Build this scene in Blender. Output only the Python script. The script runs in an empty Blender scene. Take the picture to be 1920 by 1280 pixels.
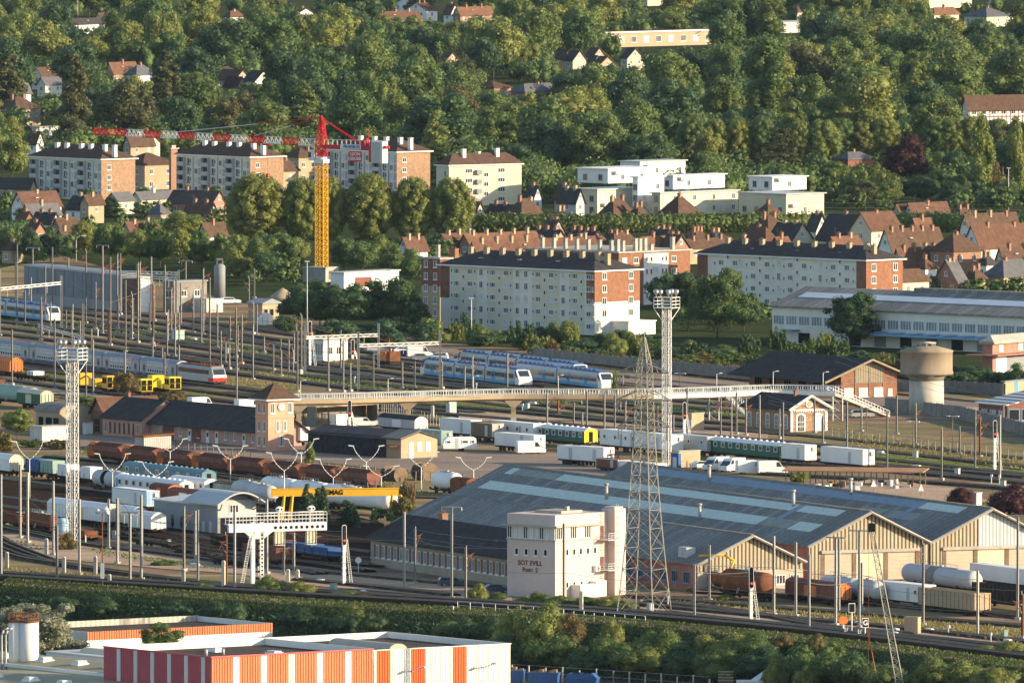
import bpy, math, random
import numpy as np
from mathutils import Vector, Matrix
random.seed(7)
rng = np.random.default_rng(7)
SC = bpy.context.scene
COL = SC.collection
R = math.radians
# ---------------------------------------------------------------- camera model
F = 28000.0; HC = 152.0; YH = -724.0; D0 = 2600.0
PT = math.atan((640 - YH) / F); CP = math.cos(PT); SP = math.sin(PT)
def G(px, py, z=0.0):
    "ground point (height z) seen at a pixel of the 1920x1280 survey picture"
    dx = px - 960; dv = 640 - py
    t = (z - HC) / (-F * SP + dv * CP)
    return Vector((dx * t, (F * CP + dv * SP) * t - D0, z))
def PX(v):
    x, y, z = v[0], v[1] + D0, v[2] - HC
    f = y * CP - z * SP
    return 960 + F * x / f, 640 - F * (y * SP + z * CP) / f
def S(px, py, z=0.0):
    v = G(px, py, z); return F / ((v.y + D0) * CP - (z - HC) * SP)
def hpx(px, yb, yt, z=0.0): return (yb - yt) / S(px, yb, z)

# ---------------------------------------------------------------- materials
MATS = {}
def mat(name, col, rough=0.75, var=0.18, scale=0.5, metal=0.0, spec=None, dirt=None, stretch=(1, 1, 1), fine=True, emit=None):
    if name in MATS: return MATS[name]
    m = bpy.data.materials.new(name); m.use_nodes = True
    nt = m.node_tree; N = nt.nodes; L = nt.links
    b = N['Principled BSDF']
    b.inputs['Roughness'].default_value = rough
    b.inputs['Metallic'].default_value = metal
    b.inputs['Specular IOR Level'].default_value = spec if spec is not None else (0.0 if rough >= .78 else .2)
    tc = N.new('ShaderNodeTexCoord'); oi = N.new('ShaderNodeObjectInfo')
    mp = N.new('ShaderNodeMapping'); mp.inputs['Scale'].default_value = stretch
    L.new(tc.outputs['Object'], mp.inputs['Vector'])
    off = N.new('ShaderNodeVectorMath'); off.operation = 'ADD'
    L.new(mp.outputs[0], off.inputs[0])
    cx = N.new('ShaderNodeMath'); cx.operation = 'MULTIPLY'; cx.inputs[1].default_value = 40
    L.new(oi.outputs['Random'], cx.inputs[0]); L.new(cx.outputs[0], off.inputs[1])
    n1 = N.new('ShaderNodeTexNoise'); n1.inputs['Scale'].default_value = scale
    n1.inputs['Detail'].default_value = 6; n1.inputs['Roughness'].default_value = 0.65
    L.new(off.outputs[0], n1.inputs['Vector'])
    rp = N.new('ShaderNodeMapRange'); rp.inputs[1].default_value = 0.3; rp.inputs[2].default_value = 0.7
    rp.inputs[3].default_value = 1 - var; rp.inputs[4].default_value = 1 + var
    L.new(n1.outputs['Fac'], rp.inputs[0])
    hs = N.new('ShaderNodeMix'); hs.data_type = 'RGBA'; hs.blend_type = 'MULTIPLY'; hs.inputs[0].default_value = 1
    hs.inputs[6].default_value = (*col, 1)
    L.new(rp.outputs[0], hs.inputs[7])
    out = hs.outputs[2]
    if dirt:
        n2 = N.new('ShaderNodeTexNoise'); n2.inputs['Scale'].default_value = scale * 2.7
        n2.inputs['Detail'].default_value = 8; n2.inputs['Roughness'].default_value = 0.7
        L.new(off.outputs[0], n2.inputs['Vector'])
        r2 = N.new('ShaderNodeMapRange'); r2.inputs[1].default_value = dirt[3] if len(dirt) > 3 else 0.5
        r2.inputs[2].default_value = r2.inputs[1].default_value + 0.2
        L.new(n2.outputs['Fac'], r2.inputs[0])
        mx = N.new('ShaderNodeMix'); mx.data_type = 'RGBA'
        L.new(r2.outputs[0], mx.inputs[0]); L.new(out, mx.inputs[6]); mx.inputs[7].default_value = (*dirt[:3], 1)
        out = mx.outputs[2]
    L.new(out, b.inputs['Base Color'])
    if emit:
        b.inputs['Emission Color'].default_value = (*emit[:3], 1); b.inputs['Emission Strength'].default_value = emit[3]
    MATS[name] = m
    return m

def mat_stripes(name, ca, cb, pitch, axis='X', duty=0.5, rough=0.6, var=0.15, cc=None):
    "cladding whose boards alternate in colour along one object axis"
    m = mat(name, ca, rough, var, 0.4)
    nt = m.node_tree; N = nt.nodes; L = nt.links
    b = N['Principled BSDF']; src = b.inputs['Base Color'].links[0].from_socket
    tc = N.new('ShaderNodeTexCoord'); sx = N.new('ShaderNodeSeparateXYZ'); L.new(tc.outputs['Object'], sx.inputs[0])
    d = N.new('ShaderNodeMath'); d.operation = 'DIVIDE'; d.inputs[1].default_value = pitch; L.new(sx.outputs[axis], d.inputs[0])
    fr = N.new('ShaderNodeMath'); fr.operation = 'FRACT'; L.new(d.outputs[0], fr.inputs[0])
    gt = N.new('ShaderNodeMath'); gt.operation = 'GREATER_THAN'; gt.inputs[1].default_value = duty; L.new(fr.outputs[0], gt.inputs[0])
    mx = N.new('ShaderNodeMix'); mx.data_type = 'RGBA'; L.new(gt.outputs[0], mx.inputs[0]); L.new(src, mx.inputs[6])
    mx.inputs[7].default_value = (*cb, 1); L.new(mx.outputs[2], b.inputs['Base Color'])
    return m

def mat_leaf(name, ca, cb, trans=0.32):
    m = bpy.data.materials.new(name); m.use_nodes = True; nt = m.node_tree; N = nt.nodes; L = nt.links
    N.remove(N['Principled BSDF'])
    oi = N.new('ShaderNodeObjectInfo'); ge = N.new('ShaderNodeNewGeometry')
    mx = N.new('ShaderNodeMix'); mx.data_type = 'RGBA'; L.new(oi.outputs['Random'], mx.inputs[0])
    mx.inputs[6].default_value = (*ca, 1); mx.inputs[7].default_value = (*cb, 1)
    tc = N.new('ShaderNodeTexCoord'); nz = N.new('ShaderNodeTexNoise'); nz.inputs['Scale'].default_value = 7; nz.inputs['Detail'].default_value = 2
    L.new(tc.outputs['Object'], nz.inputs['Vector'])
    ad = N.new('ShaderNodeMath'); ad.operation = 'ADD'; L.new(nz.outputs['Fac'], ad.inputs[0]); L.new(ge.outputs['Random Per Island'], ad.inputs[1])
    rp = N.new('ShaderNodeMapRange'); rp.inputs[1].default_value = 0.3; rp.inputs[2].default_value = 1.6; rp.inputs[3].default_value = 0.62; rp.inputs[4].default_value = 1.4
    L.new(ad.outputs[0], rp.inputs[0])
    mu = N.new('ShaderNodeMix'); mu.data_type = 'RGBA'; mu.blend_type = 'MULTIPLY'; mu.inputs[0].default_value = 1
    L.new(mx.outputs[2], mu.inputs[6]); L.new(rp.outputs[0], mu.inputs[7])
    d = N.new('ShaderNodeBsdfPrincipled'); d.inputs['Roughness'].default_value = 0.55; d.inputs['Specular IOR Level'].default_value = 0.25
    t = N.new('ShaderNodeBsdfTranslucent'); ms = N.new('ShaderNodeMixShader'); ms.inputs[0].default_value = trans
    L.new(mu.outputs[2], d.inputs['Base Color']); L.new(mu.outputs[2], t.inputs['Color'])
    L.new(d.outputs[0], ms.inputs[1]); L.new(t.outputs[0], ms.inputs[2]); L.new(ms.outputs[0], N['Material Output'].inputs['Surface'])
    MATS[name] = m
    return m

# ---------------------------------------------------------------- mesh builder
class MB:
    def __init__(s): s.v = []; s.f = []; s.mi = []; s.sm = []
    def face(s, pts, m=0, sm=False):
        b = len(s.v); s.v += [tuple(p) for p in pts]; s.f.append(tuple(range(b, b + len(pts)))); s.mi.append(m); s.sm.append(sm)
    def _f(s, idx, m, sm=False): s.f.append(tuple(idx)); s.mi.append(m); s.sm.append(sm)
    def box(s, x0, x1, y0, y1, z0, z1, m=0, top=None):
        b = len(s.v)
        s.v += [(x0,y0,z0),(x1,y0,z0),(x1,y1,z0),(x0,y1,z0),(x0,y0,z1),(x1,y0,z1),(x1,y1,z1),(x0,y1,z1)]
        for i, q in enumerate(((3,2,1,0),(4,5,6,7),(0,1,5,4),(1,2,6,5),(2,3,7,6),(3,0,4,7))):
            s._f([b + k for k in q], top if (i == 1 and top is not None) else m)
        return s
    def cbox(s, cx, cy, cz, sx, sy, sz, m=0): return s.box(cx-sx/2, cx+sx/2, cy-sy/2, cy+sy/2, cz-sz/2, cz+sz/2, m)
    def tube(s, p, q, r, n=6, m=0, r2=None, caps=True, sm=True):
        p = Vector(p); q = Vector(q); d = q - p
        if d.length < 1e-6: return s
        d.normalize(); a = d.orthogonal().normalized(); c = d.cross(a); r2 = r if r2 is None else r2
        b = len(s.v)
        for (o, rr) in ((p, r), (q, r2)):
            for i in range(n):
                t = 2 * math.pi * (i + .5) / n; s.v.append(tuple(o + (a * math.cos(t) + c * math.sin(t)) * rr))
        for i in range(n):
            j = (i + 1) % n; s._f((b+i, b+j, b+n+j, b+n+i), m, sm and n > 5)
        if caps: s._f([b+i for i in range(n-1,-1,-1)], m); s._f([b+n+i for i in range(n)], m)
        return s
    def bar(s, p, q, w, m=0): return s.tube(p, q, w * .7071, 4, m, sm=False)
    def path(s, pts, r, n=5, m=0):
        for a, b in zip(pts[:-1], pts[1:]): s.tube(a, b, r, n, m)
        return s
    def ext(s, pts, axis, a, b, m=0, mcap=None, sm=False):
        "extrude a closed 2-D outline along an axis (x: pts=(y,z); y: pts=(x,z); z: pts=(x,y))"
        def P(t, q):
            return {'x': (t, q[0], q[1]), 'y': (q[0], t, q[1]), 'z': (q[0], q[1], t)}[axis]
        k = len(s.v); n = len(pts)
        s.v += [P(a, q) for q in pts] + [P(b, q) for q in pts]
        for i in range(n):
            j = (i + 1) % n; s._f((k+i, k+j, k+n+j, k+n+i), m, sm)
        mc = m if mcap is None else mcap
        s._f([k+i for i in range(n-1,-1,-1)], mc); s._f([k+n+i for i in range(n)], mc)
        return s
    def lathe(s, prof, n=20, c=(0,0,0), m=0, axis='z', sm=True):
        k = len(s.v)
        for (r, h) in prof:
            for i in range(n):
                t = 2*math.pi*i/n; x, y = r*math.cos(t), r*math.sin(t)
                p = (x, y, h) if axis == 'z' else (h, x, y)
                s.v.append((c[0]+p[0], c[1]+p[1], c[2]+p[2]))
        for a in range(len(prof)-1):
            for i in range(n):
                j = (i+1) % n; s._f((k+a*n+i, k+a*n+j, k+(a+1)*n+j, k+(a+1)*n+i), m, sm)
        if prof[0][0] > 1e-4: s._f([k+i for i in range(n-1,-1,-1)], m)
        if prof[-1][0] > 1e-4: s._f([k+(len(prof)-1)*n+i for i in range(n)], m)
        return s
    def ball(s, c, r, m=0, n=10, sq=(1,1,1)):
        k = len(s.v); h = n // 2
        for a in range(h+1):
            t = math.pi*a/h
            for i in range(n):
                p = 2*math.pi*i/n
                s.v.append((c[0]+r*sq[0]*math.sin(t)*math.cos(p), c[1]+r*sq[1]*math.sin(t)*math.sin(p), c[2]+r*sq[2]*math.cos(t)))
        for a in range(h):
            for i in range(n):
                j = (i+1) % n; s._f((k+a*n+i, k+a*n+j, k+(a+1)*n+j, k+(a+1)*n+i), m, True)
        return s
    def mesh(s, name, mats):
        me = bpy.data.meshes.new(name); me.from_pydata(s.v, [], s.f)
        for m in (mats if isinstance(mats, (list, tuple)) else [mats]): me.materials.append(m)
        me.polygons.foreach_set('material_index', s.mi); me.polygons.foreach_set('use_smooth', s.sm); me.update()
        return me
    def build(s, name, mats, parent=None, loc=None, rz=0):
        return put(name, s.mesh(name, mats), parent, loc, rz)

def put(name, me, parent=None, loc=None, rz=0):
    o = bpy.data.objects.new(name, me); COL.objects.link(o)
    if parent is not None: o.parent = parent
    if loc is not None: o.location = loc
    if rz: o.rotation_euler = (0, 0, rz)
    return o

# ---------------------------------------------------------------- labels
AUTO = []
def tag(o, label, cat, group=None, kind=None):
    o['label'] = label; o['category'] = cat
    if group: o['group'] = group
    if kind: o['kind'] = kind
    return o
def thing(name, label, cat, loc, th=0.0, group=None, auto=False):
    "an Empty at the base of a thing; th turns its local x axis from right towards the viewer (degrees)"
    o = bpy.data.objects.new(name, None); COL.objects.link(o); o.empty_display_size = 0.5
    o.location = loc; o.rotation_euler = (0, 0, -R(th))
    tag(o, label, cat, group)
    if auto: AUTO.append((o, label))
    return o
def copy_tree(o, parent=None):
    c = o.copy(); COL.objects.link(c)
    if parent is not None: c.parent = parent
    for ch in o.children: copy_tree(ch, c)
    return c
def structure(o, label=None):
    o['kind'] = 'structure'; o['category'] = o.name.split('.')[0].replace('_', ' ')
    if label: o['label'] = label
    return o
LANDMARKS = [("the yellow crane mast",603,440),("the concrete water tower",1737,740),("the left floodlight tower",135,960),("the right floodlight tower",1250,800),
 ("the lattice pylon",1210,1080),("the white signal box",1045,1080),("the orange clock tower",518,800),("the curved footbridge",800,745),
 ("the red striped warehouse",420,1230),("the white striped warehouse",830,1220),("the big grey shed roof",1300,960),("the white signal gantry",520,990),
 ("the grey arched hall",400,960),("the silver double-deck train",170,690),("the blue railcars",970,705),("the gabled station house",1480,780),
 ("the brick goods hall",1600,715),("the long white warehouse",1740,610),("the five-storey white block",1000,570),("the brown-ended white block",1560,510),
 ("the cream apartment block",900,345),("the white stepped flats",1230,375),("the white corner flats",1465,380),("the leftmost brick-ended block",150,330),("the middle brick-ended block",430,320),
 ("the brick-ended block behind the crane",740,300),("the flat-roofed school",1240,80),("the copper beech",1700,300),("the tall lone poplar",1437,170),
 ("the clipped lime row",655,390),("the grey shed wall",130,530),("the grey silo",412,530),("the long timbered building",1870,210),
 ("the pale gabled terrace",1130,115),("the slate-roofed hamlet",440,145),("the pair of giant conifers",225,170),("the cream-gabled shed",1620,1040),
 ("the low slate-roofed office",820,1030),("the graffiti shed",700,835),("the green coach with yellow end",1060,820),("the green coach with open end",1400,850),
 ("the yellow gantry crane",620,935),("the white tank wagons",600,925),("the white chimney tank",40,1190),("the lower green bank",1150,1220),
 ("the railway embankment",300,1130),("the dark cedar",1440,520),("the white relay building",612,665),("the rust tank wagon",1400,1090),("the pantiled brick shed",235,770),
 ("the flat brick flats",1130,490),("the white warehouse's left end",1590,590),("the long clipped hedge",1200,418),("the terracotta terrace",1000,450),("the far hilltop houses",830,40)]
def resolve_labels():
    ords = ['first','second','third','fourth','fifth','sixth','seventh','eighth','ninth','tenth','eleventh','twelfth','thirteenth','fourteenth','fifteenth','sixteenth']
    nums = ['zero','one','two','three','four','five','six','seven','eight','nine','ten','eleven','twelve','thirteen','fourteen','fifteen','sixteen','seventeen','eighteen','nineteen','twenty']
    bk = {}
    for o, d in AUTO:
        px, py = PX(o.matrix_basis.translation)
        best = None
        for (n, lx, ly) in LANDMARKS:
            if any(w in d for w in (n[4:],)): continue
            q = math.hypot(px - lx, (py - ly) * 1.6)
            if best is None or q < best[0]: best = (q, n, px - lx, py - ly)
        q, n, dx, dy = best
        if abs(dx) > 1.3 * abs(dy): rel = 'left of' if dx < 0 else 'right of'
        else: rel = 'behind' if dy < 0 else 'in front of'
        if q < 70 and rel in ('left of', 'right of'): rel = 'just ' + rel
        bk.setdefault((d, rel, n), []).append((px, o))
    for (d, rel, n), L in bk.items():
        L.sort(key=lambda t: t[0])
        for i, (_, o) in enumerate(L):
            base = f"{d} {rel} {n}"
            if len(L) == 2: base += (', left one', ', right one')[i]
            elif len(L) > 2:
                k = len(L)
                if i == 0: base += ', leftmost'
                elif i == k - 1: base += ', rightmost'
                elif i < k / 2: base += f", {ords[min(i,15)]} from left"
                else: base += f", {ords[min(k-1-i,15)]} from right"
            o['label'] = base

# ---------------------------------------------------------------- palette
M = {}
M['conc'] = mat('concrete', (.42,.39,.34), .85, .2, .4, dirt=(.22,.2,.17,.55))
M['conc_d'] = mat('concrete_dark', (.24,.225,.2), .9, .25, .5, dirt=(.13,.12,.11,.55))
M['white'] = mat('white_paint', (.80,.78,.74), .6, .06, .3)
M['cream'] = mat('cream_render', (.62,.56,.41), .8, .07, .3)
M['pink'] = mat('pale_pink_render', (.60,.49,.445), .8, .08, .3, dirt=(.50,.40,.37,.64))
M['offwhite'] = mat('off_white_render', (.76,.71,.61), .8, .08, .25, dirt=(.60,.56,.48,.60), stretch=(1,1,.25))
M['brick'] = mat('brick', (.27,.135,.085), .85, .22, 1.2)
M['brick_o'] = mat('orange_brick', (.33,.19,.13), .85, .15, 1.0)
M['brick_b'] = mat('brown_brick', (.33,.215,.14), .85, .3, 1.6)
M['brick_d'] = mat('dark_brick', (.22,.10,.075), .85, .2, 1.0)
M['rosy'] = mat('rose_brick', (.40,.20,.155), .85, .2, .8)
M['tile_d'] = mat('dark_slate', (.065,.06,.06), .8, .3, .7, dirt=(.09,.075,.065,.58))
M['tile_b'] = mat('brown_tile', (.11,.07,.052), .8, .28, .8, dirt=(.09,.065,.05,.58))
M['tile_r'] = mat('red_tile', (.135,.075,.055), .8, .28, .8, dirt=(.13,.08,.06,.54))
M['tile_o'] = mat('orange_tile', (.17,.092,.062), .8, .25, .8, dirt=(.17,.10,.07,.56))
M['tile_g'] = mat('grey_slate', (.13,.13,.14), .8, .22, .8)
M['fibre'] = mat('fibre_cement_sheet', (.26,.25,.225), .9, .30, 2.2, dirt=(.14,.135,.12,.52), stretch=(1,1,1))
def add_joints(m, axis, pitch, w, dark):
    nt = m.node_tree; N = nt.nodes; L = nt.links; b = N['Principled BSDF']; src = b.inputs['Base Color'].links[0].from_socket
    tc = N.new('ShaderNodeTexCoord'); sx = N.new('ShaderNodeSeparateXYZ'); L.new(tc.outputs['Object'], sx.inputs[0]); d = N.new('ShaderNodeMath'); d.operation = 'DIVIDE'; d.inputs[1].default_value = pitch; L.new(sx.outputs[axis], d.inputs[0])
    fr = N.new('ShaderNodeMath'); fr.operation = 'FRACT'; L.new(d.outputs[0], fr.inputs[0]); lt = N.new('ShaderNodeMath'); lt.operation = 'LESS_THAN'; lt.inputs[1].default_value = w; L.new(fr.outputs[0], lt.inputs[0])
    fl = N.new('ShaderNodeMath'); fl.operation = 'FLOOR'; L.new(d.outputs[0], fl.inputs[0]); wn = N.new('ShaderNodeTexWhiteNoise'); wn.noise_dimensions = '1D'; L.new(fl.outputs[0], wn.inputs['W'])
    r = N.new('ShaderNodeMapRange'); r.inputs[3].default_value = .82; r.inputs[4].default_value = 1.15; L.new(wn.outputs['Value'], r.inputs[0])
    mu = N.new('ShaderNodeMix'); mu.data_type='RGBA'; mu.blend_type='MULTIPLY'; mu.inputs[0].default_value=1; L.new(src, mu.inputs[6]); L.new(r.outputs[0], mu.inputs[7])
    mx = N.new('ShaderNodeMix'); mx.data_type='RGBA'; L.new(lt.outputs[0], mx.inputs[0]); L.new(mu.outputs[2], mx.inputs[6]); mx.inputs[7].default_value = (*dark,1); L.new(mx.outputs[2], b.inputs['Base Color'])
add_joints(M['fibre'],'X',2.2,.05,(.08,.08,.08))
M['skyl'] = mat('translucent_roof_sheet', (.60,.65,.57), .8, .10, .9, dirt=(.50,.54,.47,.60))
M['skyl_b'] = mat('blue_roof_sheet', (.20,.25,.31), .5, .15, .6)
M['skyl_g'] = mat('stained_roof_sheet', (.28,.28,.22), .6, .2, .6)
M['glass'] = mat('window_glass', (.035,.045,.055), .12, .3, .5, spec=.7)
M['glass_m'] = mat('pale_factory_glass', (.20,.24,.26), .25, .35, .6, spec=.6)  # paler grey-blue panes for the long warehouse window band
M['glass_l'] = mat('pale_blind_and_reflection', (.55,.56,.55), .5, .15, .7)
M['frame'] = mat('window_frame', (.72,.72,.70), .6, .05, .5)
M['shade'] = mat('dark_opening', (.02,.02,.022), .9, .2, .5)
M['steel'] = mat('galvanised_steel', (.37,.36,.335), .55, .15, .4, metal=.2, spec=.4)
M['steel_d'] = mat('weathered_mast_steel', (.25,.235,.215), .65, .2, .4, metal=.1)
M['steel_w'] = mat('white_mast_paint', (.72,.71,.68), .5, .08, .4)
M['pyl'] = mat('pylon_steel', (.31,.295,.25), .6, .25, .3, dirt=(.28,.22,.14,.6))
M['rust'] = mat('rust', (.20,.085,.045), .85, .3, .8, dirt=(.1,.05,.035,.55))
M['rail'] = mat('rail_steel', (.22,.18,.155), .42, .2, .3, metal=.5)
M['black'] = mat('black_rubber', (.018,.018,.02), .8, .2, .5)
M['under'] = mat('dirty_underframe', (.045,.038,.034), .85, .3, .8)
M['red'] = mat('red_paint', (.55,.035,.03), .5, .1, .4)
M['yellow'] = mat('yellow_paint', (.80,.44,.03), .5, .1, .4)
M['yel2'] = mat('lemon_yellow_paint', (.80,.60,.03), .5, .08, .4)
M['orange'] = mat('orange_paint', (.66,.19,.05), .6, .15, .6, dirt=(.4,.13,.05,.6))
M['blue'] = mat('blue_paint', (.035,.10,.27), .5, .15, .5)
M['blue_l'] = mat('light_blue_paint', (.08,.33,.58), .4, .1, .5)
M['green'] = mat('green_paint', (.035,.12,.075), .55, .12, .5)
M['greygrn'] = mat('pale_green_sheet', (.30,.42,.36), .7, .15, .5)
M['silver'] = mat('silver_coach_paint', (.38,.40,.42), .42, .08, .4, metal=.25)
M['navy'] = mat('navy_paint', (.03,.05,.11), .4, .1, .4)
M['grey'] = mat('grey_cladding', (.25,.26,.27), .6, .1, .3)
M['grey_l'] = mat('light_grey_paint', (.48,.49,.48), .6, .1, .3)
M['wood'] = mat('weathered_wood', (.20,.145,.10), .9, .25, .8)
M['bark'] = mat('bark', (.10,.075,.055), .95, .25, 1.0)
M['trunk'] = M['bark']
M['car_w'] = mat('white_car_paint', (.80,.80,.78), .3, .03, .3, spec=.5)
M['car_g'] = mat('grey_car_paint', (.18,.19,.21), .3, .05, .3, spec=.5)
M['car_b'] = mat('dark_blue_car_paint', (.04,.07,.12), .3, .05, .3, spec=.5)
M['car_s'] = mat('silver_car_paint', (.48,.50,.52), .3, .05, .3, metal=.3, spec=.5)
M['car_r'] = mat('red_car_paint', (.4,.04,.03), .3, .05, .3, spec=.5)
M['lamp_r'] = mat('red_marker_light', (.6,.02,.02), .3, 0, .3, emit=(1,.05,.03,1.2))
M['leaf'] = mat_leaf('leaf_green', (.092,.150,.044), (.145,.185,.050))
M['leaf_d'] = mat_leaf('leaf_dark_green', (.050,.100,.044), (.075,.125,.046))
M['leaf_y'] = mat_leaf('leaf_yellow_green', (.175,.215,.055), (.22,.235,.06))
M['leaf_c'] = mat_leaf('leaf_copper', (.055,.018,.022), (.075,.022,.022))
M['leaf_b'] = mat_leaf('leaf_brownish', (.17,.12,.045), (.16,.14,.045))
M['leaf_o'] = mat_leaf('leaf_olive', (.085,.095,.036), (.11,.11,.042))
M['leaf_s'] = mat_leaf('leaf_silver', (.24,.26,.17), (.30,.30,.20))
M['grass_d'] = mat_leaf('grass_blade_painted_shade', (.035,.070,.024), (.06,.095,.032))  # blade green darkened to paint the low-sun shade on the bank
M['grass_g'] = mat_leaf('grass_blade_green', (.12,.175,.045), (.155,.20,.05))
M['grass_y'] = mat_leaf('grass_blade_dry', (.26,.21,.075), (.20,.19,.065))

# ---------------------------------------------------------------- windows
WIN = {}
def win(parent, face, u, z, w, h, style='w', off=0.0, mull=1, name='window'):
    "one window (frame, pane, sill) on local face f (y=off, looking -y) or s (x=off, looking +x)"
    key = (round(w,2), round(h,2), style, mull)
    if key not in WIN:
        b = MB(); t = min(.12, w*.16)
        b.box(-w/2, w/2, -.03, .1, 0, h, 1)
        for a in ((-w/2,-w/2+t,0,h),(w/2-t,w/2,0,h),(-w/2+t,w/2-t,0,t),(-w/2+t,w/2-t,h-t,h)): b.box(a[0],a[1],-.08,.09,a[2],a[3],0)
        for k in range(mull):
            x = -w/2 + w*(k+1)/(mull+1); b.box(x-.05,x+.05,-.075,.085,t,h-t,0)
        if style[0] != 'n': b.box(-w/2-.1, w/2+.1, -.16, .08, -.14, 0, 0)
        fr = {'w':M['frame'],'n':M['frame'],'g':M['grey'],'b':M['blue_l'],'r':M['brick_d'],'c':M['cream'],'k':M['shade']}[style[0]]
        pane = {'l':M['glass_l'],'d':M['glass'],'k':M['shade'],'m':M['glass_m']}[style[1] if len(style) > 1 else 'd']
        WIN[key] = b.mesh('window', [fr, pane])
    return put(name, WIN[key], parent, (u, off, z) if face == 'f' else (off, u, z), 0 if face == 'f' else math.pi/2)

def span(C, th, x, side):
    "length along the left (side=-1) or right (side=+1) wing from corner C until pixel column x"
    d = Vector((-math.cos(R(th)), math.sin(R(th)), 0)) if side < 0 else Vector((math.sin(R(th)), math.cos(R(th)), 0))
    lo, hi = 0.0, 400.0
    for _ in range(50):
        m = (lo + hi) / 2; q = PX(C + d * m)[0]
        if (q > x) == (side < 0): lo = m
        else: hi = m
    return lo
def gable_roof(b, a, w, h, rise, axis='x', ov=.5, m=0, th=.25, x1=0.0):
    "two slabs; ridge along x (or y) over footprint x in [x1-a,x1], y in [0,w]"
    if axis == 'x':
        for (y0, y1) in ((-ov, w/2), (w+ov, w/2)):
            z0 = h - rise*ov/(w/2)
            b.ext([(y0,z0),(y1,h+rise),(y1,h+rise+th),(y0,z0+th)], 'x', x1-a-ov, x1+ov, m)
    else:
        for (p0, p1) in ((x1-a-ov, x1-a/2), (x1+ov, x1-a/2)):
            z0 = h - rise*ov/(a/2)
            b.ext([(p0,z0),(p1,h+rise),(p1,h+rise+th),(p0,z0+th)], 'y', -ov, w+ov, m)
def hip_roof(b, a, w, h, rise, ov=.5, m=0, inset=None, x1=0.0, m2=None, t=.3):
    "hipped roof over x in [x1-a,x1], y in [0,w]; the long axis is the longer side"
    x0 = x1-a-ov; x2 = x1+ov; y0 = -ov; y1 = w+ov
    b.box(x0, x2, y0, y1, h, h+t, m2 if m2 is not None else m)
    z = h+t; zt = h+t+rise
    if a >= w:
        i = (w/2+ov) if inset is None else inset
        A, B = (x0+i, (y0+y1)/2, zt), (x2-i, (y0+y1)/2, zt)
        b.face([(x0,y0,z),(x2,y0,z),B,A], m); b.face([(x2,y1,z),(x0,y1,z),A,B], m)
        b.face([(x2,y0,z),(x2,y1,z),B], m); b.face([(x0,y1,z),(x0,y0,z),A], m)
    else:
        i = (a/2+ov) if inset is None else inset
        A, B = ((x0+x2)/2, y0+i, zt), ((x0+x2)/2, y1-i, zt)
        b.face([(x0,y0,z),(x2,y0,z),A], m); b.face([(x2,y1,z),(x0,y1,z),B], m)
        b.face([(x2,y0,z),(x2,y1,z),B,A], m); b.face([(x0,y1,z),(x0,y0,z),A,B], m)
def gable_wall(b, a, w, h, rise, axis='x', m=0, x1=0.0):
    "solid house body with gables"
    if axis == 'x': b.ext([(0,0),(w,0),(w,h),(w/2,h+rise),(0,h)], 'x', x1-a, x1, m)
    else: b.ext([(x1-a,0),(x1,0),(x1,h),(x1-a/2,h+rise),(x1-a,h)], 'y', 0, w, m)
def chimney(parent, x, y, z, w=.8, d=.6, h=1.6, m='brick_o', pots=2):
    b = MB(); b.box(x-w/2,x+w/2,y-d/2,y+d/2,z-1.2,z+h,0); b.box(x-w/2-.08,x+w/2+.08,y-d/2-.08,y+d/2+.08,z+h,z+h+.15,0)
    for k in range(pots):
        px = x-w/2+(k+.5)*w/pots; b.tube((px,y,z+h+.1),(px,y,z+h+.55),.13,6,1)
    return b.build('chimney', [M[m], M['tile_o']], parent)
HAZE_D = 7.0e-6
# ================================================================ setting: light, camera, ground, tracks
SUN_AZ = Vector((0.972, -0.235, 0)).normalized(); SUN_EL = R(14.5)
w = bpy.data.worlds.new("World"); SC.world = w; w.use_nodes = True
nt = w.node_tree; bg = nt.nodes['Background']
sky = nt.nodes.new('ShaderNodeTexSky'); sky.sky_type = 'NISHITA'; sky.sun_disc = False
sky.sun_elevation = SUN_EL; sky.sun_rotation = math.atan2(SUN_AZ.x, SUN_AZ.y)
sky.air_density = 1.0; sky.dust_density = 0.6; sky.ozone_density = 1.6
nt.links.new(sky.outputs[0], bg.inputs['Color']); bg.inputs['Strength'].default_value = 0.13
sd = bpy.data.lights.new('sun', 'SUN'); sd.energy = 4.6; sd.angle = R(0.5); sd.color = (1.0, .80, .54)
so = bpy.data.objects.new('sun', sd); COL.objects.link(so)
sv = Vector((SUN_AZ.x*math.cos(SUN_EL), SUN_AZ.y*math.cos(SUN_EL), math.sin(SUN_EL)))
so.rotation_euler = (-sv).to_track_quat('-Z', 'Y').to_euler(); so.location = (300, -300, 300)
cd = bpy.data.cameras.new('camera'); cam = bpy.data.objects.new('camera', cd); COL.objects.link(cam)
cd.lens = 36*F/1920; cd.sensor_width = 36; cd.clip_start = 5; cd.clip_end = 20000
cam.location = (0, -D0, HC); cam.rotation_euler = (math.pi/2 - PT, 0, 0); SC.camera = cam
SC.view_settings.view_transform = 'Standard'; SC.view_settings.look = 'None'
SC.view_settings.exposure = 0.95; SC.view_settings.gamma = 1.0
SC.cycles.max_bounces = 6; SC.cycles.diffuse_bounces = 3; SC.cycles.transparent_max_bounces = 8; SC.cycles.volume_bounces = 0

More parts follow.
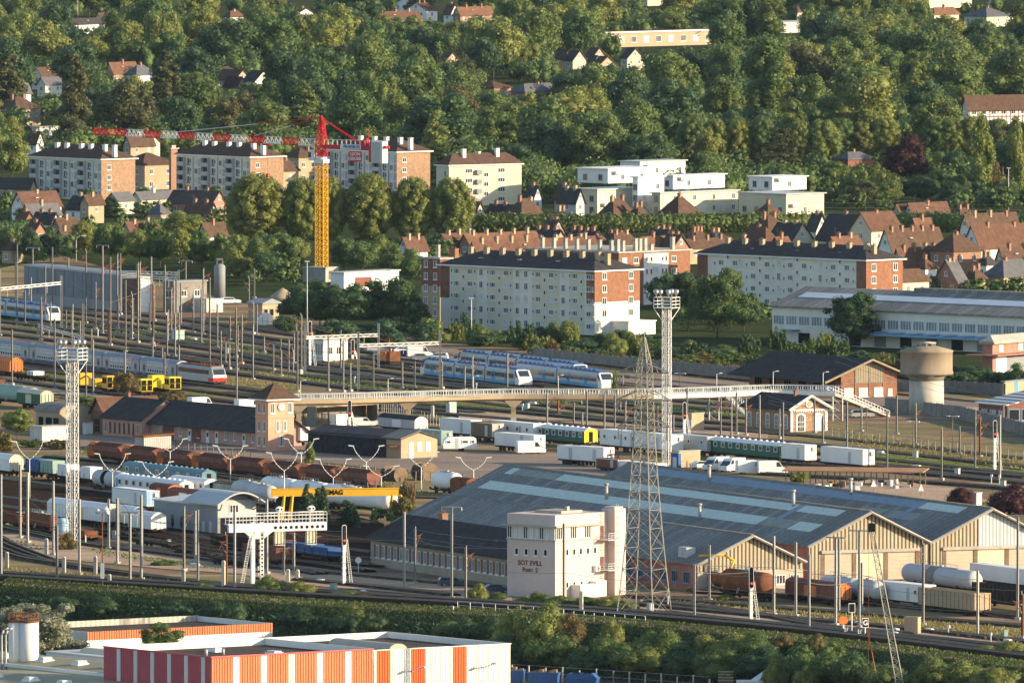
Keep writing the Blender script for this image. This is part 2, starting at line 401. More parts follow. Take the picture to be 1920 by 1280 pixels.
def ground_mat(name, cols, scale, stretch=1.0, ang=62, fine=2.0, th=(.42,.58)):
    "earth, dry grass and green growth in patches drawn out along the tracks"
    m = bpy.data.materials.new(name); m.use_nodes = True; nt = m.node_tree; N = nt.nodes; L = nt.links
    b = N['Principled BSDF']; b.inputs['Roughness'].default_value = .95; b.inputs['Specular IOR Level'].default_value = 0
    tc = N.new('ShaderNodeTexCoord'); mp = N.new('ShaderNodeMapping'); mp.inputs['Rotation'].default_value = (0,0,R(ang)); mp.inputs['Scale'].default_value = (1/stretch,1,1)
    L.new(tc.outputs['Object'], mp.inputs[0])
    out = None
    for i, c in enumerate(cols):
        if i == 0:
            n = N.new('ShaderNodeTexNoise'); n.inputs['Scale'].default_value = fine; n.inputs['Detail'].default_value = 8; n.inputs['Roughness'].default_value = .75
            L.new(tc.outputs['Object'], n.inputs[0]); r = N.new('ShaderNodeMapRange'); r.inputs[1].default_value=.3; r.inputs[2].default_value=.7; r.inputs[3].default_value=.6; r.inputs[4].default_value=1.4
            L.new(n.outputs['Fac'], r.inputs[0]); mu = N.new('ShaderNodeMix'); mu.data_type='RGBA'; mu.blend_type='MULTIPLY'; mu.inputs[0].default_value=1
            mu.inputs[6].default_value=(*c,1); L.new(r.outputs[0], mu.inputs[7]); out = mu.outputs[2]; fr = r
        else:
            n = N.new('ShaderNodeTexNoise'); n.inputs['Scale'].default_value = scale*(1+.7*i); n.inputs['Detail'].default_value = 7; n.inputs['Roughness'].default_value = .68
            of = N.new('ShaderNodeVectorMath'); of.inputs[1].default_value = (37*i,11*i,5*i); L.new(mp.outputs[0], of.inputs[0]); L.new(of.outputs[0], n.inputs[0])
            r = N.new('ShaderNodeMapRange'); r.inputs[1].default_value=th[0]; r.inputs[2].default_value=th[1]; L.new(n.outputs['Fac'], r.inputs[0])
            mu = N.new('ShaderNodeMix'); mu.data_type='RGBA'; mu.blend_type='MULTIPLY'; mu.inputs[0].default_value=1; mu.inputs[6].default_value=(*c,1); L.new(fr.outputs[0], mu.inputs[7])
            mx = N.new('ShaderNodeMix'); mx.data_type='RGBA'; L.new(r.outputs[0], mx.inputs[0]); L.new(out, mx.inputs[6]); L.new(mu.outputs[2], mx.inputs[7]); out = mx.outputs[2]
    L.new(out, b.inputs['Base Color']); MATS[name] = m; return m
M['yard'] = ground_mat('yard_earth', [(.40,.265,.175),(.42,.32,.17),(.16,.175,.06),(.24,.155,.11)], .03, 5)
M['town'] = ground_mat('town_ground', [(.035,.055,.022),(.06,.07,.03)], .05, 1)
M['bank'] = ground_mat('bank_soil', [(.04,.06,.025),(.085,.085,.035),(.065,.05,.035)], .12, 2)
M['low'] = ground_mat('low_yard', [(.10,.09,.08),(.05,.06,.03)], .08, 1)
M['asph'] = ground_mat('asphalt', [(.27,.215,.175),(.34,.26,.195)], .05, 2, th=(.48,.66))
M['dirt'] = ground_mat('bare_dirt', [(.50,.355,.25),(.39,.28,.195)], .1, 3)
M['dry'] = ground_mat('dry_grass', [(.34,.265,.11),(.18,.17,.06),(.28,.21,.125)], .15, 3)
M['grn'] = ground_mat('green_grass', [(.12,.15,.045),(.22,.20,.07)], .15, 3)
M['ball'] = ground_mat('ballast_stone', [(.085,.055,.039),(.13,.09,.06),(.05,.036,.028)], .25, 4, fine=3)
M['ballr'] = ground_mat('rusty_ballast', [(.048,.030,.022),(.032,.023,.019)], .25, 4, fine=3)
M['sleep'] = mat('sleeper_timber', (.075,.056,.045), .9, .3, .8)
M['redearth'] = ground_mat('red_earth', [(.26,.12,.065),(.16,.11,.06)], .1, 2)

ZL = -6.5   # level of the street below the railway bank
crest_px = [(0,1096),(480,1128),(720,1143),(960,1156),(1200,1174),(1440,1196),(1680,1222),(1920,1252)]
CR = [G(*p) for p in crest_px]
u0 = (CR[0]-CR[1]).normalized(); u1 = (CR[-1]-CR[-2]).normalized()
CR = [CR[0]+u0*1300] + CR + [CR[-1]+u1*1300]
nrm = Vector((-.773,-.634,0))
TO = [c + nrm*15 + Vector((0,0,ZL)) for c in CR]
b = MB()
b.face([tuple(c) for c in CR] + [(4000,2500,0),(4000,9000,0),(-4000,9000,0),(-4000,3000,0)], 0)
for i in range(len(CR)-1): b.face([CR[i],TO[i],TO[i+1],CR[i+1]], 1)
b.face([tuple(c) for c in reversed(TO)] + [(-4000,-3000,ZL),(4000,-3000,ZL)], 2)
structure(b.build('ground', [M['yard'], M['bank'], M['low']]), 'brown railway yard earth falling away to the lower street')
PZ = [0.05]
def patch(name, pts, m, label=None, z=None):
    if z is None: PZ[0] += 0.012; z = PZ[0]
    b = MB(); b.face([G(*p)[:2] + (z,) for p in pts]); o = b.build(name, M[m]); return structure(o, label)
def smooth(pts, n=10):
    P = [pts[0]+(pts[0]-pts[1])] + pts + [pts[-1]+(pts[-1]-pts[-2])]; out = []
    for i in range(1, len(P)-2):
        for k in range(n):
            t = k/n; a,b_,c,d = P[i-1],P[i],P[i+1],P[i+2]
            out.append(.5*((2*b_)+(c-a)*t+(2*a-5*b_+4*c-d)*t*t+(3*b_-a-3*c+d)*t**3))
    out.append(P[-2]); return out
TRACKN = [0]
def track(px, label, lift=0.0, wide=1.3, m='ball', sl=True):
    "one railway track: ballast bed, sleepers and two rails"
    TRACKN[0] += 1; z0 = .05 + lift + .004*TRACKN[0]
    P = smooth([G(*p) for p in px], 8); b = MB(); n = len(P)
    N_ = []
    for i in range(n):
        d = P[min(i+1,n-1)]-P[max(i-1,0)]; d.z = 0; d.normalize(); N_.append(Vector((-d.y,d.x,0)))
    for i in range(n-1):
        for (a0,h0,a1,h1) in ((-wide-.35,-.2,-wide,.2),(-wide,.2,wide,.2),(wide,.2,wide+.35,-.2)):
            b.face([P[i]+N_[i]*a0+Vector((0,0,z0+h0)),P[i+1]+N_[i+1]*a0+Vector((0,0,z0+h0)),P[i+1]+N_[i+1]*a1+Vector((0,0,z0+h1)),P[i]+N_[i]*a1+Vector((0,0,z0+h1))],0)
    o = b.build('railway_track', M[m]); structure(o, label)
    r = MB()
    for s in (-.76,.76):
        for i in range(n-1):
            p, q = P[i]+N_[i]*s, P[i+1]+N_[i+1]*s
            for (a0,h0,a1,h1) in ((-.04,.24,-.04,.42),(-.04,.42,.04,.42),(.04,.42,.04,.24)):
                r.face([p+N_[i]*a0+Vector((0,0,z0+h0)),q+N_[i+1]*a0+Vector((0,0,z0+h0)),q+N_[i+1]*a1+Vector((0,0,z0+h1)),p+N_[i]*a1+Vector((0,0,z0+h1))],0)
    r.build('rails', M['rail'], o)
    if sl:
        k = MB()
        for i in range(n-1):
            d = P[i+1]-P[i]; L_ = d.length; d.normalize(); q = Vector((-d.y,d.x,0)); c = int(L_/.75)
            for j in range(c):
                o_ = P[i]+d*(j*.75+.2); A=o_-q*1.25; B=o_+q*1.25; e=d*.26; zz=Vector((0,0,z0+.26))
                k.face([A+zz,B+zz,B+e+zz,A+e+zz],0); k.face([A+zz,B+zz,B+zz-Vector((0,0,.2)),A+zz-Vector((0,0,.2))],0)
        k.build('sleepers', M['sleep'], o)
    return o

# --- ground surfaces
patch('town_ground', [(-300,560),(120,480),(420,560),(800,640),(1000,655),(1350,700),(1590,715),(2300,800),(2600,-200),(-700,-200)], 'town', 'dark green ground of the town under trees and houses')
patch('works_yard', [(560,800),(830,845),(1000,850),(1480,905),(1420,960),(930,900),(560,858)], 'asph', 'brown asphalt yard with parked vans and trailers')
patch('works_road', [(150,838),(300,850),(560,862),(930,905),(1000,885),(880,862),(560,835),(300,822),(150,815)], 'asph')
patch('dirt_path', [(0,1001),(60,1000),(300,1040),(560,1066),(960,1100),(960,1122),(600,1087),(300,1066),(80,1045)], 'dirt')
patch('dirt_path', [(440,1075),(700,1085),(960,1112),(960,1130),(560,1096)], 'dirt')
patch('dry_grass_verge', [(0,1062),(200,1078),(420,1100),(420,1112),(200,1098),(0,1084)], 'dry')
patch('dry_grass_verge', [(1260,1118),(1560,1140),(1920,1180),(1920,1197),(1500,1150),(1260,1135)], 'dry')
patch('dirt_path', [(1200,1124),(1440,1148),(1700,1172),(1920,1200),(1920,1214),(1700,1192),(1440,1165),(1200,1142)], 'dirt')
patch('dry_grass_verge', [(1380,802),(1600,812),(1920,866),(1920,882),(1600,838),(1380,820)], 'dry')
patch('dirt_path', [(1380,780),(1560,790),(1920,842),(1920,858),(1560,816),(1380,806)], 'dry')
patch('grass_verge', [(1600,842),(1920,884),(1920,898),(1640,868)], 'grn')
patch('dirt_path', [(860,770),(1160,795),(1440,815),(1440,830),(1160,812),(860,790)], 'dirt')
patch('grass_verge', [(730,748),(960,760),(960,770),(730,760)], 'grn')
patch('dry_grass_verge', [(380,700),(560,722),(560,740),(420,722)], 'dry')
patch('dry_grass_verge', [(480,690),(540,697),(560,712),(480,706)], 'dry')
patch('grass_verge', [(0,690),(400,742),(400,750),(0,700)], 'grn')
patch('dirt_path', [(0,722),(120,734),(220,746),(120,748),(0,738)], 'dirt')
patch('dirt_path', [(590,672),(660,674),(700,690),(640,690)], 'dry')
patch('grass_verge', [(330,860),(560,866),(830,905),(840,935),(600,930),(330,880)], 'dry')
patch('red_earth', [(480,860),(580,866),(580,874),(480,870)], 'redearth')
patch('grass_verge', [(0,965),(120,985),(0,995)], 'grn')
patch('yard_road', [(700,655),(830,672),(1000,690),(1240,720),(1240,732),(980,700),(700,668)], 'asph')
patch('yard_road', [(1180,702),(1420,722),(1690,742),(1920,765),(1920,785),(1700,768),(1440,745),(1180,716)], 'asph')
patch('dirt_path', [(1700,760),(1860,768),(1840,778),(1700,772)], 'dirt')
patch('dry_grass_verge', [(1020,722),(1500,738),(1500,755),(1020,738)], 'dry')
patch('parking_yard', [(640,640),(860,655),(850,676),(700,664)], 'asph')
patch('dirt_path', [(1640,900),(1800,920),(1860,945),(1640,940),(1560,915)], 'dirt')
patch('asphalt_apron', [(1260,1090),(1500,1110),(1500,1122),(1300,1112)], 'asph')
patch('painted_shade_siding', [(0,905),(150,900),(520,935),(720,985),(720,1066),(480,1044),(150,984),(0,958)], 'ballr', 'dark ballast ground with painted shade under the parked wagons')  # dark ballast patch paints deeper shade between the parked wagons
# --- tracks, far to near
for i, y0 in enumerate((560,572,583,594,605,617,629,641)):
    track([(-80,y0-10),(120,y0+13),(400,y0+48+i),(655,y0+84+i*.6),(900,y0+116),(1180,y0+150),(1500,y0+178)], 'one of the yard tracks fanning across the upper yard')
for i, y0 in enumerate((676,689,702,714)):
    track([(-60,y0-9),(200,y0+24),(410,y0+50),(620,y0+72+i),(900,y0+92+i*2),(1180,y0+117+i*2),(1500,y0+142+i*2),(1960,y0+190+i*2)], 'running track passing under the footbridge')
for pts in ([(150,598),(330,640),(520,680),(700,708)],[(60,606),(300,640),(480,655),(640,690)],[(330,610),(480,640),(620,672),(760,690)],[(250,655),(420,682),(560,705),(760,715)],[(420,738),(560,748),(720,762),(900,776)],[(600,690),(760,716),(940,730),(1180,762)],[(1000,700),(1200,735),(1400,748)],[(40,990),(200,1020),(420,1046),(600,1078)],[(1220,1128),(1400,1150),(1560,1178),(1700,1190)]):
    track(pts, 'connecting track slanting across the yard', sl=False)
track([(930,662),(1150,688),(1420,716),(1700,744),(1960,768)], 'siding along the concrete panel wall')
track([(1420,858),(1652,874),(1960,899)], 'double running track beside the white containers')
track([(1420,867),(1660,884),(1960,911)], 'double running track beside the canopy')
track([(1430,890),(1780,909),(1960,924)], 'siding behind the canopy')
track([(100,742),(160,748),(300,765),(420,775)], 'siding behind the pantiled shed')
for pts in ([(90,858),(250,872),(480,898),(740,930)],[(-40,868),(150,884),(330,905),(560,940),(760,955)],[(-40,895),(200,925),(420,950),(700,985)],
            [(-40,930),(120,950),(330,985),(560,1020),(700,1040)],[(-40,945),(150,976),(330,1005),(520,1035),(700,1062)],[(-40,968),(150,996),(320,1022),(480,1046),(690,1073)]):
    track(pts, 'siding full of parked wagons', m='ballr')
track([(-30,983),(153,1020),(315,1040),(480,1062),(671,1080),(822,1094),(960,1107)], 'curving siding past the signal gantry')
track([(-20,1005),(15,1022),(60,1040),(109,1058)], 'tracks converging at the left edge', wide=1.4)
track([(-20,1025),(40,1046),(109,1058),(243,1078),(410,1097),(590,1110),(800,1124)], 'tracks converging at the left edge')
track([(560,1088),(700,1102),(850,1118)], 'short siding beside the dirt road')
track([(1180,1119),(1440,1141),(1680,1158),(1960,1180)], 'siding in front of the cream-gabled sheds')
track([(1180,1134),(1440,1158),(1660,1177),(1960,1210)], 'second siding in front of the sheds')
track([(1240,1150),(1440,1172),(1710,1196),(1900,1216)], 'siding beside the main line')
track([(1300,1108),(1560,1127),(1960,1163)], 'wagon siding before the shed doors')
mainp = [(-60,1081),(0,1086),(480,1115),(720,1129),(960,1143),(1200,1160),(1440,1181),(1680,1207),(1920,1236),(2000,1247)]
track(mainp, 'double main line along the top of the bank', m='ballr', lift=.25, wide=1.9)
track([(x,y-6.2) for x,y in mainp], 'double main line along the top of the bank, far track', m='ballr', lift=.25, wide=1.9)
# ================================================================ main buildings
def site(name, label, cat, C, th, xL, xR, group=None, auto=False, z=0.0):
    p = G(*C, z); a = span(p, th, xL, -1); w = span(p, th, xR, 1)
    return thing(name, label, cat, p, th, group, auto), a, w
def fx(t, px, face, th=None):
    "local coordinate along face f / s of thing t that appears at pixel column px"
    C = t.location; ang = -math.degrees(t.rotation_euler[2])
    return -span(C, ang, px, -1) if face == 'f' else span(C, ang, px, 1)
def text(parent, body, size, loc, rz, m, bold=0.02, name='lettering', sx=1.0):
    c = bpy.data.curves.new(name, 'FONT'); c.body = body; c.size = size; c.extrude = .02; c.offset = bold; c.align_x = 'CENTER'; c.align_y = 'CENTER'
    c.materials.append(M[m]); f_ = bpy.data.objects.new('text_source', c); COL.objects.link(f_); me = bpy.data.meshes.new_from_object(f_.evaluated_get(bpy.context.evaluated_depsgraph_get())); bpy.data.objects.remove(f_); bpy.data.curves.remove(c); me.name = name; o = put(name, me, parent)
    o.location = loc; o.rotation_euler = (math.pi/2, 0, rz); o.scale = (sx, 1, 1); return o
def roofpart(t, b, m, name='roof'): return b.build(name, m if isinstance(m, list) else M[m], t)

# ---- signal box
t, a, w = site('signal_box', 'pinkish white railway signal box lettered Poste 2 with wraparound windows', 'signal box', (1041,1122), 41, 951, 1139)
b = MB(); b.box(-a,0,0,w,0,9.0); b.box(-a,0,0,w,11.15,12.9); b.box(-a+.25,-.25,.25,w-.25,9.0,11.15,1); b.build('wall', [M['pink'], M['shade']], t)
b = MB(); b.box(-a-.7,.7,-.7,w*.86,11.0,11.25); b.box(-a-.12,.12,-.12,w*.72,8.8,9.06); b.build('canopy', M['conc'], t)
b = MB(); b.box(-a+.3,-.3,.3,w-.3,12.5,12.62); b.box(-a*.75,-a*.2,w*.3,w*.7,12.6,13.3); b.box(-a*.35,-a*.3,w*.5,w*.55,12.6,13.9); b.build('roof', M['conc'], t)
n = 9
for k in range(n):
    win(t,'f',-a+(k+.5)*a/n,9.06,a/n-.1,1.95,'nl' if k%3 else 'nd',off=-.02,mull=1)
for k in range(5): win(t,'s',(k+.5)*w*.68/5,9.06,w*.68/5-.1,1.95,'nl' if k%2 else 'nd',off=.02,mull=2)
b = MB(); b.box(-.14,.02,w*.69,w,9.0,11.15); b.build('wall_panel', M['pink'], t)
for x in (969,987,1005,1023): win(t,'f',fx(t,x,'f'),6.5,.8,1.1,'pd',mull=0) if False else win(t,'f',fx(t,x,'f'),6.5,.8,1.1,'wk',mull=0)
for x in (1063,1076,1088.5,1101.7,1115): win(t,'s',fx(t,x,'s'),6.5,.75,1.1,'wk',mull=0)
for x in (1063,1076,1090): win(t,'s',fx(t,x,'s'),1.5,.7,1.0,'wk',mull=0)
text(t,'SOT EVILL',1.05,(-a*.52,-.03,5.3),0,'brick_d',.03,sx=1.05); text(t,'Poste  2',.95,(-a*.52,-.03,4.25),0,'brick_d',.03)
b = MB(); b.box(.02,2.0,w*.30,w*.66,0,2.0); b.box(.02,1.4,w*.66,w*.85,0,2.4); b.build('equipment_cabinet', M['white'], t)
b = MB(); b.box(-.05,.06,w*.88,w*.96,0,2.3); b.build('door', M['rust'], t)
b = MB(); b.box(.05,.7,w*.72,w*.8,3.8,4.7); b.tube((.7,w*.76,4.25),(.74,w*.76,4.25),.33,12,1); b.build('air_conditioner', [M['white'], M['grey']], t)
b = MB(); b.box(-1.2,1.5,w+.0,w+2.6,0,13.4); b.box(-.9,1.2,w+.3,w+2.3,13.4,13.7); b.build('stair_tower', M['pink'], t)
b = MB()
for z in (3.9,8.6):
    b.box(.05,2.2,w*.82,w-.02,z,z+.12)
    for y in (w*.82,w*.88,w*.94,w-.1): b.bar((2.15,y,z),(2.15,y,z+1.1),.06)
    for zz in (.4,.75,1.1): b.bar((2.15,w*.82,z+zz),(2.15,w-.05,z+zz),.05); b.bar((.1,w*.82,z+zz),(2.15,w*.82,z+zz),.05)
for y in (w*.955,w*.99): b.bar((2.3,y,.2),(2.3,y,14.2),.07)
for k in range(38): b.bar((2.3,w*.955,.4+k*.36),(2.3,w*.99,.4+k*.36),.04)
for k in range(9):
    z = 4.5+k*1.1; b.path([(2.3,w*.94,z),(2.9,w*.95,z),(2.9,w*.995,z),(2.3,w,z)],.03,4)
b.build('ladder', M['steel_w'], t)
b = MB(); b.box(-.06,.05,w*.86,w*.93,8.7,10.8); b.box(-.06,.05,w*.86,w*.93,4.0,6.0); b.build('balcony_door', M['brick_d'], t)

# ---- the big train sheds: three parallel bays
M['clad'] = mat_stripes('striped_cladding', (.46,.385,.265), (.10,.085,.065), .66, 'Y', .52)
M['beige_door'] = mat('tan_shutter',(.46,.40,.31),.7,.1,.5)
M['cladb'] = mat_stripes('pale_blue_cladding', (.52,.56,.58), (.30,.33,.36), .62, 'Y', .62)
TH = 66; p1 = G(1515,1090); wsh = span(p1,TH,1743,1); ash = span(p1,TH,1630-646-100,-1)*1.0
def bay(name, label, p, W, A, h, rise, left=True):
    t = thing(name, label, 'train shed', p, TH)
    b = MB(); b.box(-A,-.3,.15,.4,0,h); b.box(-A,-.3,W-.4,W-.15,0,h); b.ext([(.3,0),(W-.3,0),(W-.3,h),(W/2,h+rise),(.3,h)],'x',-A,-A+.3,0); b.build('wall', M['rosy'], t)
    r = MB()
    for (y0,y1) in ((-.4,W/2),(W+.0,W/2)):
        z0 = h - (.4*rise/(W/2) if y0 < 0 else 0); r.ext([(y0,z0),(y1,h+rise),(y1,h+rise+.25),(y0,z0+.25)],'x',-A-.5,.9,0)
    r.build('roof', M['fibre'], t)
    for y, z, dy in ((0,h,-.4),):
        v = MB(); v.bar((.95,-.4,h-.1),(.95,W/2,h+rise+.1),.32); v.bar((.95,W,h-.05),(.95,W/2,h+rise+.1),.32); v.build('barge_board', M['conc'], t)
    rc = MB(); rc.tube((-A-.4,W/2,h+rise+.22),(.8,W/2,h+rise+.22),.22,6); rc.build('ridge_cap', M['conc_d'], t)
    return t
def strip(t, W, h, rise, A, a0, a1, t0, t1, m, dz=.3, name='skylight'):
    b = MB(); P = lambda aa,tt: (-A*aa, W/2*(1-tt), h+rise*(1-tt)+dz)
    pts = [P(a0,t0),P(a1,t0),P(a1,t1),P(a0,t1)]; b.face(pts); lo = [(x,y,z-.08) for x,y,z in pts]
    for i in range(4): b.face([pts[i],lo[i],lo[(i+1)%4],pts[(i+1)%4]])
    return b.build(name, M[m], t)
hs, rs = 5.6, 5.0
A1 = 141
right = Vector((math.sin(R(TH)), math.cos(R(TH)), 0))
t1 = bay('train_shed', 'long grey-roofed train shed with two pale skylight strips and striped gable over white doors', p1, wsh, A1, hs, rs)
t2 = bay('train_shed', 'second grey-roofed train shed whose striped gable is half pale blue', p1+right*wsh, wsh, A1-3, hs, rs)
for (t, half) in ((t1,False),(t2,True)):
    g = MB(); g.ext([(.2,hs-.9),(wsh-.2,hs-.9),(wsh-.2,hs-.1),(wsh/2,hs+rs-.1),(.2,hs-.1)],'x',-.3,0,0)
    g.box(-.3,0,.2,wsh*.12,0,hs-.9); g.box(-.3,0,wsh-wsh*.1,wsh-.2,0,hs-.9); g.build('gable', M['clad'], t)
    if half:
        q = MB(); y0 = wsh*.40; q.ext([(y0,hs-.9),(wsh*.82,hs-.9),(wsh*.82,hs+rs*.36-.3),(wsh/2,hs+rs-.3),(y0,hs+rs*.8-.3)],'x',.0,.1,0); q.build('cladding_panel', M['cladb'], t)
    n = 3; y0 = wsh*.12; y1 = wsh*.9
    for k in range(n):
        dw = (y1-y0)/n; d = MB(); d.box(-.25,-.05,y0+k*dw+.35,y0+(k+1)*dw-.35,0,hs-1.2)
        for z in range(1,8): d.box(-.06,-.0,y0+k*dw+.35,y0+(k+1)*dw-.35,z*.6-.03,z*.6+.03)
        d.build('roller_door', M['beige_door'] if k != 1 else M['cream'], t)
    for k in range(n+1): y = y0+k*(y1-y0)/n; MB().box(-.3,.05,y-.35,y+.35,0,hs-.9).build('door_post', M['wood'], t)
    b = MB(); b.box(-.1,.35,y0-.3,y1+.3,hs-1.25,hs-.75); b.build('door_lintel', M['conc'], t)
strip(t1,wsh,hs,rs,A1,.05,.82,.06,.23,'skyl'); strip(t1,wsh,hs,rs,A1,.825,.94,.06,.23,'skyl_g',name='roof_patch'); strip(t1,wsh,hs,rs,A1,.945,.965,.06,.23,'skyl')
strip(t1,wsh,hs,rs,A1,.19,.965,.46,.68,'skyl'); strip(t1,wsh,hs,rs,A1,.11,.186,.46,.68,'skyl_g',name='roof_patch'); strip(t1,wsh,hs,rs,A1,.046,.106,.47,.69,'skyl')
strip(t1,wsh,hs,rs,A1,.155,.17,.06,.5,'skyl_b',dz=.33,name='roof_patch'); strip(t2,wsh,hs,rs,A1-3,.05,.155,.06,.23,'skyl'); strip(t2,wsh,hs,rs,A1-3,.17,.95,.06,.23,'skyl_b')
strip(t2,wsh,hs,rs,A1-3,.12,.2,.36,.56,'skyl_g',name='roof_patch'); strip(t2,wsh,hs,rs,A1-3,.21,.28,.36,.56,'skyl_g',name='roof_patch'); strip(t2,wsh,hs,rs,A1-3,.155,.17,.06,.56,'skyl_b',dz=.33,name='roof_patch')
for (t, aa, tt) in ((t1,.18,.12),(t1,.62,.55),(t2,.35,.1),(t2,.72,.2),(t1,.33,.75)):
    x, y, z = -A1*aa, wsh/2*(1-tt), hs+rs*(1-tt); b = MB(); b.tube((x,y,z),(x,y,z+2.6),.28,10); b.tube((x,y,z+2.6),(x,y,z+2.9),.4,10); b.build('roof_vent', M['steel'], t)
# lower bay with brick side
p0 = G(1306,1110); w0 = span(p0,TH,1508,1)
t0 = bay('low_train_shed', 'lower slate-grey shed with brick side and striped cream gable beside the tall sheds', p0, w0, 118, 4.3, 4.2)
g = MB(); g.ext([(.2,3.2),(w0-.2,3.2),(w0-.2,4.2),(w0/2,8.3),(.2,4.2)],'x',-.3,0,0); g.build('gable', M['clad'], t0)
g = MB(); g.box(-.3,0,.2,w0-.2,0,3.2); g.build('gable_wall', M['beige_door'], t0)
for k in range(4): win(t0,'s',w0*(.52+.13*k),.9,1.6,1.5,'wd',mull=2)
for k in range(9): win(t0,'f',-4-k*4.4,1.2,2.2,1.8,'bd',off=.12,mull=2)
b = MB(); b.box(-9,-6,1,2.6,5.0,6.6); b.build('roof_vent', M['grey_l'], t0)

# ---- low slate-roofed office beside the signal box
t, a, w = site('office_building', 'long low office with dark slate hipped roof and rows of brick-edged windows', 'office', (1010,1106), 66, 695, 1100)
h = 4.2; b = MB(); b.box(-a,0,0,w,0,h); b.build('wall', mat('grubby_beige',(.36,.31,.24),.85,.15,.4,dirt=(.25,.21,.16,.58)), t)
b = MB(); hip_roof(b, a, w, h, 3.9, .9, 0, inset=w*.75); roofpart(t, b, 'tile_d')
x = -a+2.5; k = 0
while x < -3:
    q = MB(); q.box(x-1.1,x-.25,-.06,.05,1.5,3.5); q.build('brick_panel', M['brick_d'], t)
    win(t,'f',x+.35,1.5,1.1,2.0,'wd',off=0,mull=1); x += 2.35; k += 1
b = MB(); b.box(-a,0,-.12,.05,1.2,1.45); b.build('sill_band', M['conc'], t)
chimney(t,-a*.72,w*.55,h+3.6,1.9,1.0,1.4,'brick_o',3)
for x in (-a*.6,-a*.3):
    b = MB(); b.box(x-.5,x+.5,w*.2,w*.2+1.0,h+1.9,h+2.3); b.build('roof_light', M['glass_l'], t)

# ---- clock tower and its long wings
mat('salmon_paint_dull',(.50,.29,.23),.85,.14,.6,dirt=(.36,.20,.16,.58))
t, a, w = site('clock_tower', 'square orange brick tower with pyramid roof and round clock', 'clock tower', (503,846), 57, 479, 551)
h = 9.2; b = MB(); b.box(-a,0,0,w,0,h); b.build('wall', mat('salmon_paint',(.64,.35,.24),.8,.1,.5,dirt=(.50,.28,.20,.6)), t)
b = MB(); b.box(-a-.1,.1,-.1,w+.1,6.05,6.3); b.build('string_course', MATS['salmon_paint'], t)
b = MB(); b.box(-a-.9,.9,-.9,w+.9,h,h+.3,1); c = (-a/2,w/2,h+3.2)
q = [(-a-1,-1,h+.3),(1,-1,h+.3),(1,w+1,h+.3),(-a-1,w+1,h+.3)]
for i in range(4): b.face([q[i],q[(i+1)%4],c],0)
b.build('roof', [M['tile_b'], M['white']], t)
b = MB(); b.tube((.0,w*.5,8.0),(.15,w*.5,8.0),.75,20,0); b.tube((.1,w*.5,8.0),(.2,w*.5,8.0),.6,20,1); b.bar((.22,w*.5,8),(.22,w*.5,8.45),.07,2); b.bar((.22,w*.5,8),(.22,w*.5+.3,7.9),.07,2); b.build('clock', [M['conc'], M['white'], M['black']], t)
for y in (w*.17,w*.84): win(t,'s',y,6.9,.95,1.9,'wd',mull=1)
for y in (w*.38,w*.64): win(t,'s',y,3.6,.75,1.9,'wd',mull=1)
win(t,'s',w*.51,.9,1.1,1.9,'wd',mull=2)
for z in (6.9,3.6,.9):
    for k in (.3,.7): win(t,'f',-a*k,z,.7,1.8,'wd',mull=0)
t, a, w = site('depot_building', 'long brick depot building with dark roof and white doors joined to the clock tower', 'depot building', (483,839), 57, 280, 560)
w = 9.5; h = 3.4; b = MB(); gable_wall(b,a,w,h,3.3); b.build('wall', MATS['salmon_paint_dull'], t)
b = MB(); gable_roof(b,a,w,h,3.3,ov=1.1); roofpart(t,b,'tile_d')
for k, x in enumerate(np.linspace(-a+1.5,-1.5,12)):
    if k in (2,4,6,7,10): d = MB(); d.box(x-.5,x+.5,-.05,.05,0,2.3); d.box(x-.32,x+.32,-.07,.05,1.2,2.0,1); d.build('door', [M['white'], M['glass']], t)
    else: win(t,'f',x,.9,.9,1.6,'wd',mull=1)
b = MB(); b.box(-a+5,-a+8.6,-.09,.05,0,3.3); b.box(-a+15,-a+18,-.09,.05,0,3.3); b.build('dark_brick_panel', M['brick_d'], t)
t, a, w = site('depot_wing', 'short brick wing with dark slate roof behind the long depot building', 'depot wing', (266,822), 57, 192, 330)
w = 10; h = 3.5; b = MB(); gable_wall(b,a,w,h,3.3); b.build('wall', MATS['salmon_paint_dull'], t)
b = MB(); gable_roof(b,a,w,h,3.3,ov=.5); roofpart(t,b,'tile_d')
for k, x in enumerate(np.linspace(-a+1.2,-1.3,8)): win(t,'f',x,.7,.55,1.9,'cd' if k in (0,7) else 'rd',mull=0)
t, a, w = site('pantiled_shed', 'old brick shed with sagging red pantile roof and dark timber end', 'brick shed', (195,812), 57, 173, 300)
h = 4.0; gb = MB(); gable_wall(gb,a,w,h,2.4,'y'); gb.build('wall', M['brick_o'], t)
b = MB(); gable_roof(b,a,w,h,2.4,'y',ov=.6); roofpart(t,b,'tile_r')
b = MB()
for k in range(7): b.box(-a+k*a/6-.08,-a+k*a/6+.08,-.06,.05,0,4.0)
for z in (.1,1.4,2.8,4): b.box(-a,0,-.07,.05,z-.08,z+.08)
b.build('timber_frame', M['wood'], t); b = MB(); b.box(-a*.8,-a*.35,-.05,.04,.2,2.6); b.build('door', M['shade'], t)
chimney(t,-a*.5,w*.55,h+2.2,.5,.5,1.0,'brick',1)
